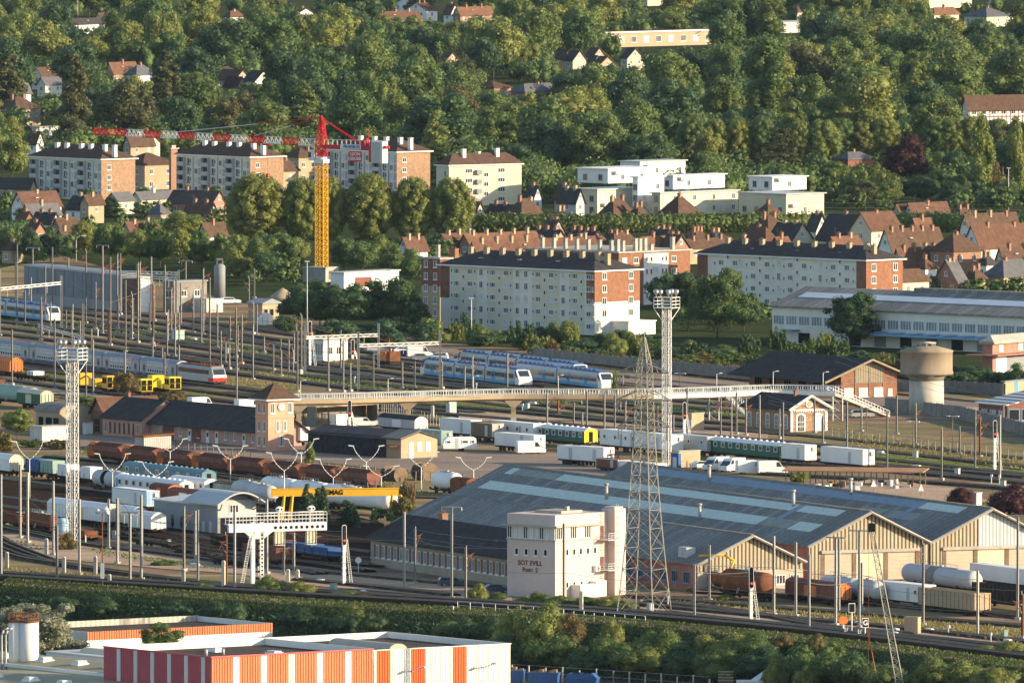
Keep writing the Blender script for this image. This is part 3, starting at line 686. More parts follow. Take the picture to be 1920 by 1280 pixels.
# arched shed, cabins
t, a, w = site('arched_shed', 'beige shed with low arched grey roof and open dark doorways', 'shed', (112,812), 55, 67, 178)
h = 3.7; arc = [(w*(.5-.5*math.cos(math.pi*k/10)) , h+1.5*math.sin(math.pi*k/10)) for k in range(11)]
b = MB(); b.ext([(0,0)]+arc+[(w,0)],'x',-a,0); b.build('wall', M['cream'] if False else mat('beige_render',(.42,.33,.22),.85,.12,.4), t); M['beige'] = MATS['beige_render']
b = MB(); up = [(y*1.06-w*.03, z+.06) for y,z in arc]; b.ext(up+[(y,z+.22) for y,z in reversed(up)],'x',-a-.3,.3); roofpart(t,b,'conc_d')
for k,(x,ww) in enumerate(((-a*.78,1.5),(-a*.45,2.0),(-a*.15,1.8))): d = MB(); d.box(x-ww/2,x+ww/2,-.05,.05,.1,2.8); d.build('doorway', M['shade'], t)
def cabin(C, th, xL, xR, h, label, m='grey_l', wins=2, roof='conc', group=None):
    t, a, w = site('site_cabin', label, 'cabin', C, th, xL, xR, group)
    b = MB(); b.box(-a,0,0,w,.15,h); b.build('wall', M[m], t)
    b = MB(); b.box(-a-.12,.12,-.12,w+.12,h,h+.14); b.build('roof', M[roof], t)
    for k in range(wins): win(t,'s',w*(k+.6)/(wins+.2),.9,min(1.6,w/(wins+1)),1.1,'nl',mull=1)
    d = MB(); d.box(-a*.5-.45,-a*.5+.45,-.04,.05,.15,2.1); d.build('door', M['glass_l'], t)
    return t, a, w
cabin((79,829),48,56,128,2.8,'pale grey portable cabin with blank windows near the arched shed')
cabin((160,815),40,157,174,2.2,'small white electrical kiosk beside the arched shed','white',0)
M['corr'] = mat_stripes('corrugated_grey', (.45,.43,.40), (.30,.28,.26), .5, 'Y', .5)
t, a, w = site('corrugated_shed', 'corrugated grey shed with flat rust-red roof in front of the depot building', 'shed', (270,846), 50, 253, 321)
b = MB(); b.box(-a,0,0,w,0,2.6); b.build('wall', [M['corr']], t); b = MB(); b.ext([(-.4,2.6),(w+.4,2.85),(w+.4,3.1),(-.4,2.85)],'x',-a-.3,.4); roofpart(t,b,'rust')
# graffiti shed
t, a, w = site('graffiti_shed', 'black graffiti-covered shed with beige brick gable and three white shutters', 'shed', (752,860), 52, 578, 820)
h = 3.5; b = MB(); gable_wall(b,a,w,h,1.2); b.build('wall', M['beige'], t)
gm = mat('graffiti_wall', (.035,.036,.045), .8, .5, 1.2, dirt=(.20,.22,.25,.60)); b = MB(); b.box(-a,-a*.16,-.1,.1,0,h+.35); b.build('graffiti_wall', gm, t)
b = MB(); gable_roof(b,a,w,h,1.2,ov=.35); roofpart(t,b,mat('tarred_roof',(.085,.078,.085),.9,.25,.4,dirt=(.16,.10,.09,.58)) and [MATS['tarred_roof']])
b = MB(); b.ext([(-.4,h+.1),(w*.5,h+1.46),(w*.5,h+1.56),(-.4,h+.22)],'x',-a*.2,.45); b.build('roof_sheet', M['fibre'], t)
for k in (.28,.51,.74): d = MB(); d.box(-.04,.07,w*k-.5,w*k+.5,1.2 if k!=.28 else 0,2.9); d.build('shutter', M['white'], t)
b = MB(); b.box(-a*.16,-a*.02,-2.2,0,2.2,2.35); b.bar((-a*.15,-2.1,0),(-a*.15,-2.1,2.2),.1); b.bar((-a*.03,-2.1,0),(-a*.03,-2.1,2.2),.1); b.build('lean_to_roof', M['rust'], t)
# grey arched hall at the left
t, a, w = site('arched_hall', 'grey clad hall with overhanging curved pale roof and dark vehicle opening', 'hall', (408,1004), 62, 356, 480)
h = 5.4; n = 12; arc = [(w*(k/n), h+1.5*math.sin(math.pi*k/n)) for k in range(n+1)]
b = MB(); b.ext([(0,0)]+arc+[(w,0)],'x',-a,0); b.build('wall', M['grey'], t)
b = MB(); up = [((y-w/2)*1.3+w/2, h-.35+1.95*math.sin(math.pi*k/n)) for k,(y,z) in enumerate(arc)]; b.ext(up+[(y,z+.25) for y,z in reversed(up)],'x',-a-.5,2.2); roofpart(t,b,'grey_l')
b = MB(); b.box(-.06,.06,w*.08,w*.92,0,2.9); b.build('vehicle_opening', M['shade'], t); b = MB(); b.box(0,.07,.0,w,3.0,h+.4); b.build('cladding_panel', M['grey_l'], t)
win(t,'s',w*.42,3.7,1.7,1.4,'wd',off=.08,mull=2)
b = MB()
for y in (w*.06,w*.94): b.bar((.05,y,h-1.2),(2.0,y-.6 if y < w/2 else y+.6,h-.1),.16)
b.build('bracket', M['conc_d'], t)
for k,x in enumerate((-a*.75,-a*.5,-a*.25)):
    d = MB(); d.box(x-.5,x+.5,-.05,.05,.2,2.2); d.build('door', M['grey_l'], t)
t, a, w = site('hall_annex', 'low grey clad annex with white corrugated roof left of the curved-roof hall', 'annex', (376,1000), 62, 289, 440)
w = 7; b = MB(); b.box(-a,0,0,w,0,4.7); b.build('wall', M['grey'], t); b = MB(); b.ext([(-.3,4.7),(w,5.3),(w,5.5),(-.3,4.9)],'x',-a-.2,.2); roofpart(t,b,mat_stripes('ribbed_white_sheet',(.62,.62,.6),(.4,.4,.4),.6,'X',.6) and [MATS['ribbed_white_sheet']])
for k in range(4): d = MB(); x = -a*(.2+.2*k); d.lathe([(0,-.04),(.75,-.04),(.75,.06),(0,.06)],14,(x,0,0)); d2 = MB(); d2.ext([(x+.55*math.cos(q),1.6+1.1*math.sin(q)) for q in np.linspace(0,2*math.pi,14)[:-1]],'y',-.05,.05); d2.build('oval_window', M['glass'], t)

# ---- water tower
c = G(1737,775); t = thing('water_tower', 'round concrete water tower with broad drum on a thick shaft', 'water tower', c)
b = MB(); b.lathe([(3.35,0),(3.3,6.3)],40); b.build('shaft', mat('pale_shaft_render',(.50,.46,.40),.85,.14,.4,dirt=(.32,.29,.26,.54),stretch=(1,1,.3)), t)
b = MB(); b.lathe([(3.3,6.3),(3.35,6.9),(4.75,7.7),(4.75,7.75)],40); b.build('collar', M['conc_d'], t)
b = MB(); b.lathe([(4.7,7.5),(5.1,7.5),(5.1,8.0),(4.98,8.1),(4.98,11.7),(5.1,11.75),(5.1,12.05),(1.9,12.9),(0,12.95)],40); b.build('drum', mat('stained_drum_concrete',(.30,.24,.175),.9,.2,.4,dirt=(.20,.16,.12,.55),stretch=(1,1,.3)), t)
b = MB(); b.lathe([(1.75,13.35),(1.85,13.4),(1.85,13.55),(0,13.75)],20)
for k in range(8): q = k*math.pi/4; b.cbox(1.6*math.cos(q),1.6*math.sin(q),13.05,.35,.35,.7)
b.build('vent_cap', M['conc'], t)

# ---- brick goods hall
t, a, w = site('goods_hall', 'brick goods hall with huge dark overhanging roof and big glazed gable', 'goods hall', (1577,749), 62, 1405, 1682)
h = 4.9; rise = 2.5; gb = MB(); gb.ext([(0,0),(w,0),(w,h),(w/2,h+rise),(0,h)],'x',-a,0); gb.build('wall', M['brick'], t)
b = MB(); gable_roof(b,a,w,h+.15,rise,ov=4.4); 
b = MB()
ovs = 4.3
for (y0,y1) in ((-ovs,w/2),(w+ovs,w/2)):
    z0 = h+.1-rise*ovs/(w/2); b.ext([(y0,z0),(y1,h+rise+.1),(y1,h+rise+.4),(y0,z0+.3)],'x',-a-1,1.3)
roofpart(t,b,'tile_d')
b = MB(); z0 = h+.1-rise*ovs/(w/2)
b.bar((1.35,-ovs,z0+.12),(1.35,w/2,h+rise+.22),.3); b.bar((1.35,w+ovs,z0+.12),(1.35,w/2,h+rise+.22),.3); b.build('barge_board', M['beige'], t)
gm = mat_stripes('factory_glazing', (.30,.25,.17), (.09,.08,.06), .55, 'Y', .8); b = MB(); b.ext([(w*.26,3.2),(w*.74,3.2),(w*.74,h+rise*.5),(w*.5,h+rise-.35),(w*.26,h+rise*.5)],'x',-.05,.06,0); b.build('glazed_gable', gm, t)
b = MB()
for y in (w*.25,w*.5,w*.75): b.box(.03,.12,y-.07,y+.07,0,h+rise*.5)
for z in (3.1,4.2): b.box(.03,.13,w*.02,w*.98,z-.06,z+.06)
b.build('steel_frame', M['conc_d'], t)
for k in (.1,.36,.63): win(t,'s',w*k+.4,.5,2.0,1.7,'wl',off=.05,mull=3)
win(t,'s',w*.87,.6,1.0,1.3,'wl',off=.05,mull=0)
for k in range(6): win(t,'f',-a*(.1+.16*k),.6,3,2.4,'rk',mull=2)

# ---- gabled station house with clock roundel
t, a, w = site('station_house', 'small brick station house with white-edged gable, roundel and arched windows', 'station house', (1482,811), 58, 1397, 1551)
h = 4.5; rise = 2.1; b = MB(); gable_wall(b,a,w,h,rise); b.build('wall', M['brick_b'], t)
b = MB(); gable_roof(b,a,w,h,rise,ov=.8); roofpart(t,b,'tile_d')
b = MB(); z0 = h-rise*.8/(w/2)
b.bar((.9,-.8,z0+.1),(.9,w/2,h+rise+.15),.36); b.bar((.9,w+.8,z0+.1),(.9,w/2,h+rise+.15),.36)
b.box(-.02,.14,0,w,h-.5,h-.2)
for k in range(16): b.box(.0,.2,w*(k+.3)/16,w*(k+.7)/16,h-.75,h-.5)
for y in (0,w-.5): b.box(.0,.12,y,y+.5,0,h-.5)
b.build('stone_trim', M['white'], t)
b = MB(); b.tube((.02,w/2,h+.75),(.14,w/2,h+.75),.75,20,0); b.tube((.1,w/2,h+.75),(.2,w/2,h+.75),.5,20,1); b.build('roundel', [M['white'], M['beige']], t)
def archwin(t, face, u, z, w_, h_, name='arched_window', off=0.0, pane='glass'):
    b = MB(); ar = [(w_/2*math.cos(q), h_-w_/2*.6+w_/2*.6*math.sin(q)) for q in np.linspace(0,math.pi,9)]
    b.ext([(w_*.7*x/(w_/2)*.5/.5/1.0*.5*1.0/ .5*.5 if False else x*1.35, zz*1.0+(.22 if zz>h_*.5 else 0)) for x,zz in ([(w_/2,0)]+ar+[(-w_/2,0)])],'y',-.08,.06,0)
    b.ext([(w_/2-.08,.1)]+[(x*.85,zz-.05) for x,zz in ar]+[(-w_/2+.08,.1)],'y',-.11,.05,1)
    for k in (-.15,.15): b.box(k*w_-.04,k*w_+.04,-.13,.05,.05,h_-.1,0)
    for k in (.3,.55): b.box(-w_/2,w_/2,-.13,.05,k*h_-.04,k*h_+.04,0)
    return b.build(name, [M['frame'], M[pane]], t, (u,off,z) if face=='f' else (off,u,z), 0 if face=='f' else math.pi/2)
archwin(t,'s',w*.28,.15,1.5,3.2); archwin(t,'s',w*.74,.15,1.5,3.2,pane='white',name='arched_door')
for k in range(5): archwin(t,'f',-a*(.1+.2*k),.6,1.0,2.6)
chimney(t,-a*.25,w*.45,h+2.0,.6,.6,1.0,'brick',1)

# ---- long white warehouse at the right
t, a, w = site('warehouse', 'long white two-storey warehouse with grey roof, pale skylight strip and blue canopy', 'warehouse', (1990,668), 44, 1448, 2100)
h = 7.6; w = 22; b = MB(); b.box(-a,0,0,w,0,h); b.build('wall', M['offwhite'], t)
rz = 3.6; b = MB(); b.ext([(-.6,h-.1),(w*.5,h+rz),(w*.5,h+rz+.3),(-.6,h+.25)],'x',-a-.6,1); b.ext([(w+.6,h-.1),(w*.5,h+rz),(w*.5,h+rz+.3),(w+.6,h+.25)],'x',-a-.6,1); roofpart(t,b,'fibre')
b = MB(); Z = lambda f: h+.28+(rz)*(f*w*.5+.6)/(w*.5+.6)
b.ext([(w*.5*.42,Z(.42)+.03),(w*.5*.68,Z(.68)+.03),(w*.5*.68,Z(.68)+.12),(w*.5*.42,Z(.42)+.12)],'x',-a+3,-.5); b.build('skylight', mat('white_roof_sheet',(.55,.60,.64),.5,.08,.3), t)
b = MB(); b.box(-a*.63,0,w*.5,w*.62,h+rz,h+rz+.9); b.build('raised_ridge', M['fibre'], t)
b = MB(); b.ext([(0,h),(w,h),(w*.5,h+rz)],'x',-a,-a+.3); b.build('gable_wall', M['offwhite'], t)
n = int(a/3.6)
for k in range(n):
    x = -a+1.9+k*(a-2)/n; win(t,'f',x,3.9,3.1,2.0,'wm',mull=3)
    if k % 2 == 0: d = MB(); d.box(x-1.6,x+1.6,-.05,.05,.2,2.4); d.build('loading_door', M['shade'] if k%4 else M['grey'], t)
ca = -span(t.location,44,1610,-1); cb = -span(t.location,44,1872,-1); b = MB(); b.ext([(-4.2,2.75),(0,3.05),(0,3.25),(-4.2,2.95)],'x',ca,cb)
for k in range(8): x = ca+(cb-ca)*(k+.3)/8; b.box(x,x+2.2,-2.4,-.4,3.2,3.45)
b.build('canopy', mat('blue_canopy_sheet',(.22,.38,.52),.5,.1,.4), t)
ca2 = -span(t.location,44,1470,-1); cb2 = -span(t.location,44,1500,-1); b = MB(); b.box(ca2,cb2,-2.5,0,2.9,3.1); b.build('canopy', MATS['blue_canopy_sheet'], t)
t, a, w = site('brick_depot', 'red-brown depot with pale roof, canopy and dark roller door at the right edge', 'depot', (1861,703), 32, 1842, 1990)
b = MB(); b.box(-a,0,0,w,0,6.2); b.build('wall', M['rosy'], t); b = MB(); b.box(-a-.6,.8,-.6,w+.6,6.2,6.5); hip_roof(b,a,w,6.4,1.2,.6); roofpart(t,b,'conc')
b = MB(); b.ext([(-1.0,3.9),(0,4.2),(3,4.0),(3,3.8)],'y',-2.5,w) if False else b.box(-a-2.5,2.6,-2.5,w,3.9,4.15); b.build('canopy', M['rosy'], t)
for k in (.12,.4,.66): win(t,'s',w*k,4.6,1.6,1.3,'wl',mull=0)
b = MB(); b.box(-.05,.06,w*.2,w*.48,0,3.6); b.build('roller_door', M['grey'], t); b = MB(); b.box(-.05,.05,w*.05,w*.2,0,3.6); b.box(-.05,.05,w*.48,w*.62,0,3.6); b.build('door_surround', M['white'], t)
t, a, w = site('striped_roof_shed', 'brick shed with grey and white striped roof at the right edge', 'shed', (1889,793), 60, 1835, 2010)
b = MB(); b.box(-a,0,0,w,0,3.3); b.build('wall', M['brick_d'], t); M['rstr'] = mat_stripes('striped_roof', (.16,.18,.20), (.62,.64,.66), 2.2, 'Y', .62)
b = MB(); b.ext([(-.6,3.3),(w+.4,6.0),(w+.4,6.2),(-.6,3.5)],'x',-a-.6,.6); roofpart(t,b,'rstr'); b = MB(); b.ext([(0,3.3),(w,3.3),(w,5.9)],'x',-.3,0); b.build('gable', M['brick_d'], t)
for k in range(3): win(t,'f',-a*(.2+.3*k),.6,2.4,1.8,'gl',mull=2)
for k in range(2): win(t,'s',w*(.1+.2*k),.4,2.4,2.2,'bk',mull=0)
t, a, w = site('tan_shed', 'low tan shed with pale blue roof edge behind the striped roof', 'shed', (1883,741), 30, 1878, 1990)
b = MB(); b.box(-a,0,0,w,0,2.6); b.build('wall', M['beige'], t); b = MB(); b.box(-a-.2,.3,-.2,w+.2,2.6,2.8); roofpart(t,b,'skyl_b'); b = MB(); b.box(.0,.06,w*.18,w*.24,0,2.5); b.build('door', M['blue_l'], t)

# ---- concrete panel walls
def panelwall(label, pts, h, m='conc_d'):
    P = [G(*p) for p in pts]; t = thing('panel_wall', label, 'wall', P[0]); b = MB(); k = MB(); o = P[0]
    for p, q in zip(P[:-1], P[1:]):
        d = q-p; n = max(1, int(d.length/2.6)); e = d.normalized(); s = Vector((-e.y,e.x,0))*.06
        for i in range(n):
            A = p+d*(i/n)-o; B = p+d*((i+1)/n)-o; hh = h+.06*math.sin(i*2.3)
            b.face([A-s,B-s,B-s+Vector((0,0,hh)),A-s+Vector((0,0,hh))]); b.face([A+s,B+s,B+s+Vector((0,0,hh)),A+s+Vector((0,0,hh))]); b.face([A-s+Vector((0,0,hh)),B-s+Vector((0,0,hh)),B+s+Vector((0,0,hh)),A+s+Vector((0,0,hh))])
            k.cbox(A.x,A.y,(h+.15)/2,.2,.26,h+.15)
    b.build('panel', M[m], t); k.build('post', M['shade'] if False else M['steel_d'], t); return t
panelwall('long concrete panel wall below the shrubs behind the railcars', [(1000,671),(1160,689),(1330,703),(1420,712)], 2.2)
panelwall('concrete panel wall behind the water tower', [(1660,733),(1790,736),(1885,741)], 2.3)
panelwall('concrete panel wall along the far right tracks in front of the water tower', [(1660,768),(1800,785),(1920,816),(1990,834)], 2.4)

# ---- apartment blocks
def apartments(name, label, C, th, xL, xR, h, roof, rise, base, group=None):
    t, a, w = site(name, label, 'apartment block', C, th, xL, xR, group)
    b = MB(); b.box(-a,0,0,w,0,h); b.build('wall', M[base], t)
    b = MB(); hip_roof(b,a,w,h,rise,.7,0,m2=1); b.build('roof', [M[roof], M['white']], t)
    return t, a, w
t, a, w = apartments('apartment_block','five-storey white apartment block with dark hipped roof and brick end',(1115,629),45,826,1199,13.4,'tile_d',3.0,'offwhite')
b = MB(); x0 = fx(t,1096,'f'); b.box(x0+0.6,.08,-.08,w+.02,7.0,13.36); b.build('brick_end', M['brick'], t)
b = MB(); b.box(-a-.06,fx(t,843,'f'),-.08,.5,6.6,13.3); b.build('brick_panel', M['brick_d'], t)
b = MB()
for (p,q) in ((846,894),(914,962),(998,1049),(1068,1095)): b.box(fx(t,p,'f'),fx(t,q,'f'),-.05,.05,0,13.2)
b.build('cream_bay', mat('pale_cream_render',(.68,.62,.48),.85,.06,.3), t)
base = ([847.5,915,1000,1069],[902,970,986,1056])
for f in range(5):
    z = 1.3+f*2.62
    for c in base[0]:
        for (dx,ww,hh,dz,st) in ((0,.5,.75,.25,'wd'),(9,1.5,1.15,0,'wd'),(34,1.5,1.15,0,'wl' if (f+int(c))%3==0 else 'wd'),(43,.5,.75,.25,'wd')):
            if c+dx > 1093: continue
            win(t,'f',fx(t,c+dx,'f'),z+dz,ww,hh,st,off=-.04,mull=2 if ww>1 else 0)
        if f < 4 and c+21 < 1096: win(t,'f',fx(t,c+21.5,'f'),z+1.6,.65,.9,'wk',off=-.04,mull=0)
    for c in base[1]: win(t,'f',fx(t,c,'f'),z-.2,1.1,1.5,'wl' if (f*3+int(c))%4==0 else 'wd',off=-.0,mull=1)
    for c in (1104,1112): win(t,'f',fx(t,c,'f'),z,1.3 if c==1104 else .5,1.1,'wd',off=-.08,mull=1)
    if f > 0:
        for y in (.21,.8): win(t,'s',w*y,z-.1,1.35,1.5,'wd',off=.07,mull=1)
for x in np.linspace(-a+4,-4,9): chimney(t,x,w*.38,16.0,1.1,.8,1.2,'beige',2)
chimney(t,-2.2,w*.45,15.4,1.1,.9,1.5,'beige',2)
for x in (-a*.8,-a*.55,-a*.3): b = MB(); b.cbox(x,w*.26,15.1,1.2,1.4,.3); b.build('roof_light', M['glass_l'], t)
b = MB(); b.box(-.5,5,w*.38,w*.98,0,2.8); b.box(-.7,5.2,w*.38-.2,w*.98+.2,2.8,3.0); b.build('garage_annex', M['white'], t)
t, a, w = apartments('apartment_block','long white apartment block with brown brick ends rising behind the warehouse',(1624,588),45,1308,1692,11.4,'tile_d',2.8,'offwhite')
b = MB(); b.box(fx(t,1606,'f'),.08,-.08,w+.02,0,11.36); b.build('brick_end', M['brick'], t); b = MB(); b.box(-a-.06,fx(t,1327,'f'),-.08,.5,0,11.3); b.build('brick_panel', M['brick_d'], t)
for f in range(4):
    z = 1.1+f*2.7
    for c in (1340,1400,1470,1550):
        for (dx,ww,hh) in ((0,.5,.75),(12,1.5,1.2),(38,1.5,1.2),(50,.5,.75)): win(t,'f',fx(t,c+dx,'f'),z,ww,hh,'wd',off=0,mull=2 if ww>1 else 0)
        win(t,'f',fx(t,c+25,'f'),z+1.4,.65,.9,'wk',mull=0)
    for c in (1388,1460,1538): win(t,'f',fx(t,c,'f'),z-.1,1.0,1.7,'wl' if f%2 else 'wd',mull=1)
    for y in (.2,.79): win(t,'s',w*y,z,1.4,1.6,'wd',off=.07,mull=1)
for x in np.linspace(-a+5,-4,9): chimney(t,x,w*.38,13.7,1.1,.8,1.2,'beige',2)
chimney(t,-2.2,w*.42,13.0,.9,.9,1.6,'beige',2)
for x in (-a*.72,-a*.45,-a*.2): b = MB(); b.cbox(x,w*.26,12.9,1.2,1.4,.3); b.build('roof_light', M['glass_l'], t)
def flatblock(label, C, th, xL, xR, h, wm):
    t, a, w = site('flat_block', label, 'apartment block', C, th, xL, xR); b = MB(); b.box(-a,0,0,w,0,h); b.build('wall', M[wm], t)
    b = MB(); b.box(-a-.4,.4,-.4,w+.4,h,h+.35); roofpart(t,b,'conc'); return t, a, w
t, a, w = flatblock('flat-roofed orange brick flats with white stair bay and many tall chimneys',(1160,574),45,985,1294,11.6,'brick')
b = MB(); b.box(-.02,.3,w*.34,w*.68,0,11.3); b.build('white_bay', M['white'], t)
for f in range(4):
    z = 1.2+f*2.7; win(t,'s',w*.5,z+.2,1.9,1.6,'wl',off=.3,mull=3)
    for y in (.38,.44,.60,.65): win(t,'s',w*y,z+.2,.6,1.1,'cd',off=.3,mull=0)
    for y in (.08,.24,.77): win(t,'s',w*y,z,1.5,1.3,'wl' if y<.2 else 'wd',mull=1)
for k,x in enumerate(np.linspace(-a+2,-2,8)):
    for y in (.15,): chimney(t,x,w*y,11.9,.7,.7,2.2,'conc',1)
for y in (.05,.3,.36,.43,.52,.82): chimney(t,-1.5,w*y,11.9,.8,.8,2.6 if y!=.52 else 1.2,'conc',1)
t, a, w = flatblock('flat-roofed dark brick flats at the left end of the white block',(825,603),45,790,860,13.4,'brick_d')
b = MB(); b.box(-a-.04,.04,-.06,w+.02,0,7.6); b.build('beige_base', M['beige'], t)
for f in range(5):
    for x in (.25,.75): win(t,'f',-a*x,1.2+f*2.6,1.1,1.5,'wd',off=-.06 if f<3 else 0,mull=1)
chimney(t,-a*.4,w*.3,13.7,.8,.6,2.6,'conc',1); chimney(t,-.3,w*.8,13.7,1.8,1.2,1.8,'brick',2)

def balcony_block(label, C, th, xL, xR, h, chim):
    t, a, w = apartments('balcony_block', label, C, th, xL, xR, h, 'tile_b', 3.2, 'offwhite', 'white balcony blocks with brick gable ends')
    b = MB(); b.box(-.05,.08,-.06,w+.04,0,h-.05); b.build('brick_end', M['brick_b'], t)
    n = 3; bw = a/n
    for k in range(n):
        x0 = -a+k*bw
        for f in range(4):
            z = .9+f*(h-1)/4
            d = MB(); d.box(x0+.8,x0+3.6,-.03,.06,z,z+1.9,1); d.box(x0+.8,x0+3.6,-.9,-.8,z-.3,z+.75,0); d.box(x0+.8,x0+3.6,-.9,0,z-.35,z-.2,0); d.box(x0+3.5,x0+3.62,-.9,0,z-.3,z+2.0,0); d.box(x0+.78,x0+.9,-.9,0,z-.3,z+2.0,0); d.build('balcony', [M['grey_l'], M['glass']], t)
            win(t,'f',x0+4.9,z,1.2,1.7,'gd',mull=1); win(t,'f',x0+bw*.55,z+.4,.8,1.2,'wd',mull=0); win(t,'f',x0+bw*.78,z,1.3,1.5,'wl' if (k+f)%2 else 'wd',mull=1)
            q = MB(); q.box(x0+bw*.64,x0+bw*.70,-.05,.05,z-.4,z+2.0); q.box(x0+bw*.88,x0+bw*.96,-.04,.05,z-.3,z+1.6); q.build('blue_panel', M['steel'], t)
    for f in range(3): win(t,'s',w*.22,h-2.6-f*2.6,1.4,1.3,'wd',off=.07,mull=1)
    for c in chim: chimney(t, fx(t,c,'f')+2.2, w*.36, h+1.9, 1.2, .9, 1.8, 'white', 2)
    return t
balcony_block('leftmost white balcony block with brown brick gable end',(190,377),49,56,253,10.6,(75,93,120,138,164,182))
balcony_block('white balcony block with brown brick gable end behind the crane jib',(469,371),49,332,531,10.4,(352,370,397,416,443,461))
balcony_block('white balcony block with brown brick gable end behind the crane counterweight',(744,359),49,608,806,10.2,(644,670,692,718,737))
t, a, w = site('apartment_block','cream four-storey apartment block with grey-brown hipped roof','apartment block',(842,387),56,818,978); h = 10.3
b = MB(); b.box(-a,0,0,w,0,h); b.build('wall', M['cream'], t); b = MB(); hip_roof(b,a,w,h,2.9,.5,0,m2=1); b.build('roof', [M['tile_b'], M['white']], t)
for f in range(4):
    z = 1.0+f*2.45
    for y in (.27,.72): win(t,'s',w*y,z,2.2,1.2,'wd',mull=2)
    if f < 3: win(t,'s',w*.51,z+1.4,1.5,1.2,'wd',mull=1)
    d = MB(); d.box(.0,.9,w*.36,w*.43,z-.3,z+.8); d.build('balcony', M['grey'], t); d = MB(); d.box(-.02,.05,w*.36,w*.43,z+.8,z+1.8); d.build('balcony_door', M['grey_l'], t)
win(t,'f',-a*.3,7.5,.7,1.5,'bd',mull=0); win(t,'f',-a*.3,4.5,.7,1.5,'bd',mull=0)
for y in (.26,.72): chimney(t,-a*.35,w*y,12.0,1.0,1.0,2.4,'white',1)
chimney(t,-a*.9,w*.2,12.2,.6,.6,1.0,'white',1); chimney(t,-a*.5,w*.5,12.8,.6,.6,.8,'white',1)
# buildings between the balcony blocks
def hipped(label, C, th, xL, xR, h, rise, wm, rm, nw=(2,2), chim=1, name='house', cat='house', floors=2):
    t, a, w = site(name, label, cat, C, th, xL, xR); b = MB(); b.box(-a,0,0,w,0,h); b.build('wall', M[wm], t)
    b = MB(); hip_roof(b,a,w,h,rise,.5); roofpart(t,b,rm)
    for f in range(floors):
        z = .9+f*h/floors
        for k in range(nw[0]): win(t,'f',-a*(k+.5)/nw[0],z,min(1.2,a/nw[0]*.5),1.4,'wd',mull=1)
        for k in range(nw[1]): win(t,'s',w*(k+.5)/nw[1],z,min(1.2,w/nw[1]*.5),1.4,'wd',mull=1)
    for k in range(chim): chimney(t,-a*(.3+.4*k),w*.5,h+rise*.8,.8,.6,1.3)
    return t, a, w
hipped('beige house with brown hipped roof between two balcony blocks',(268,357),49,222,330,6.6,2.8,'beige','tile_b',(2,2),0)
t, a, w = site('chimney_tower','square brick stair tower beside the middle balcony block','tower',(321,358),49,317,333); b = MB(); b.box(-a,0,0,w,0,11.0); b.build('shaft', M['brick_o'], t); b = MB(); b.box(-a-.3,.3,-.3,w+.3,11.0,11.3); b.box(-a*.8,-a*.2,w*.2,w*.8,11.3,12.0); b.build('cap', M['conc'], t)
hipped('beige house with brown roof half hidden by the crane',(560,345),49,531,612,7.0,2.4,'beige','tile_b',(2,3),1)
# white stepped flats
def stack(label, boxes, wm='white', name='stepped_flats', roofs=True):
    C, th = boxes[0][0], boxes[0][1]; t = thing(name, label, 'apartment block', G(*C), th); o = t.location
    inv = Matrix.Rotation(R(th), 3, 'Z')
    for i, (c, th_, xL, xR, z0, z1, m) in enumerate(boxes):
        p = G(*c); a = span(p,th,xL,-1); w = span(p,th,xR,1); q = inv @ (p-o)
        b = MB(); b.box(-a,0,0,w,z0,z1); b.build('wall', M[m], t, q)
        r = MB(); r.box(-a-.5,.5,-.5,w+.5,z1,z1+.25); r.build('roof', M['grey_l'] if i % 2 == 0 else M['white'], t, q)
        nf = max(1, int((z1-z0)/2.8))
        for f in range(nf):
            z = z0+.8+f*2.8
            if z+1.5 > z1: continue
            for k in range(max(1,int(w/3.4))):
                e = win(t,'s',w*(k+.5)/max(1,int(w/3.4)),z,1.2,1.5,'wd' if k%2 else 'wl',mull=1); e.location = e.location+q
            for k in range(max(1,int(a/4))):
                e = win(t,'f',-a*(k+.5)/max(1,int(a/4)),z,1.4,1.5,'gd',mull=1); e.location = e.location+q
        bl = MB(); bl.box(0,1.1,w*.1,w*.25,z0+2.4,z0+2.55); bl.box(1.05,1.1,w*.1,w*.25,z0+2.5,z0+3.4); bl.build('balcony', M['glass_l'], t, q)
    return t
stack('large white modern flats stepping up in several boxy storeys',[((1120,405),45,1077,1200,0,6.6,'cream'),((1196,404),45,1186,1245,0,9.6,'white'),((1238,405),45,1222,1384,0,5.7,'cream'),((1140,388),45,1083,1230,6.0,9.6,'white'),((1200,375),45,1163,1285,6,9.8,'white'),((1262,392),45,1240,1359,5,8.4,'white')])
stack('smaller white modern flats with a set-back top storey',[((1474,406),47,1385,1545,0,5.5,'cream'),((1448,394),47,1404,1512,5.0,8.3,'white')])
# school, long buildings far
t, a, w = site('school_building','long flat-roofed salmon school with white roof edge among far trees','school',(1134,90),45,1103,1391); b = MB(); b.box(-a,0,0,w,0,5.0); b.build('wall', mat('salmon_render',(.47,.33,.23),.85,.08,.3), t)
b = MB(); b.box(-a-.6,.6,-.6,w+.6,5.0,5.5); b.box(-a+.5,-.5,.5,w-.5,5.5,5.56,1); b.build('roof', [M['white'], M['tile_b']], t)
for k in range(10): win(t,'s',w*(.12+.09*k),1.6,2.6,2.2,'wd' if k%2 else 'wl',mull=3)
win(t,'f',-a*.3,1.2,3,2.4,'wl',mull=2)
t, a, w = site('school_building','grey flat-roofed school wing half hidden by a poplar','school',(1420,64),45,1391,1510); b = MB(); b.box(-a,0,0,w,0,4.0); b.build('wall', M['grey_l'], t); b = MB(); b.box(-a-.4,.4,-.4,w+.4,4,4.4); roofpart(t,b,'grey')
for k in range(3): win(t,'s',w*(.3+.25*k),1,2.2,1.6,'wl',mull=1)
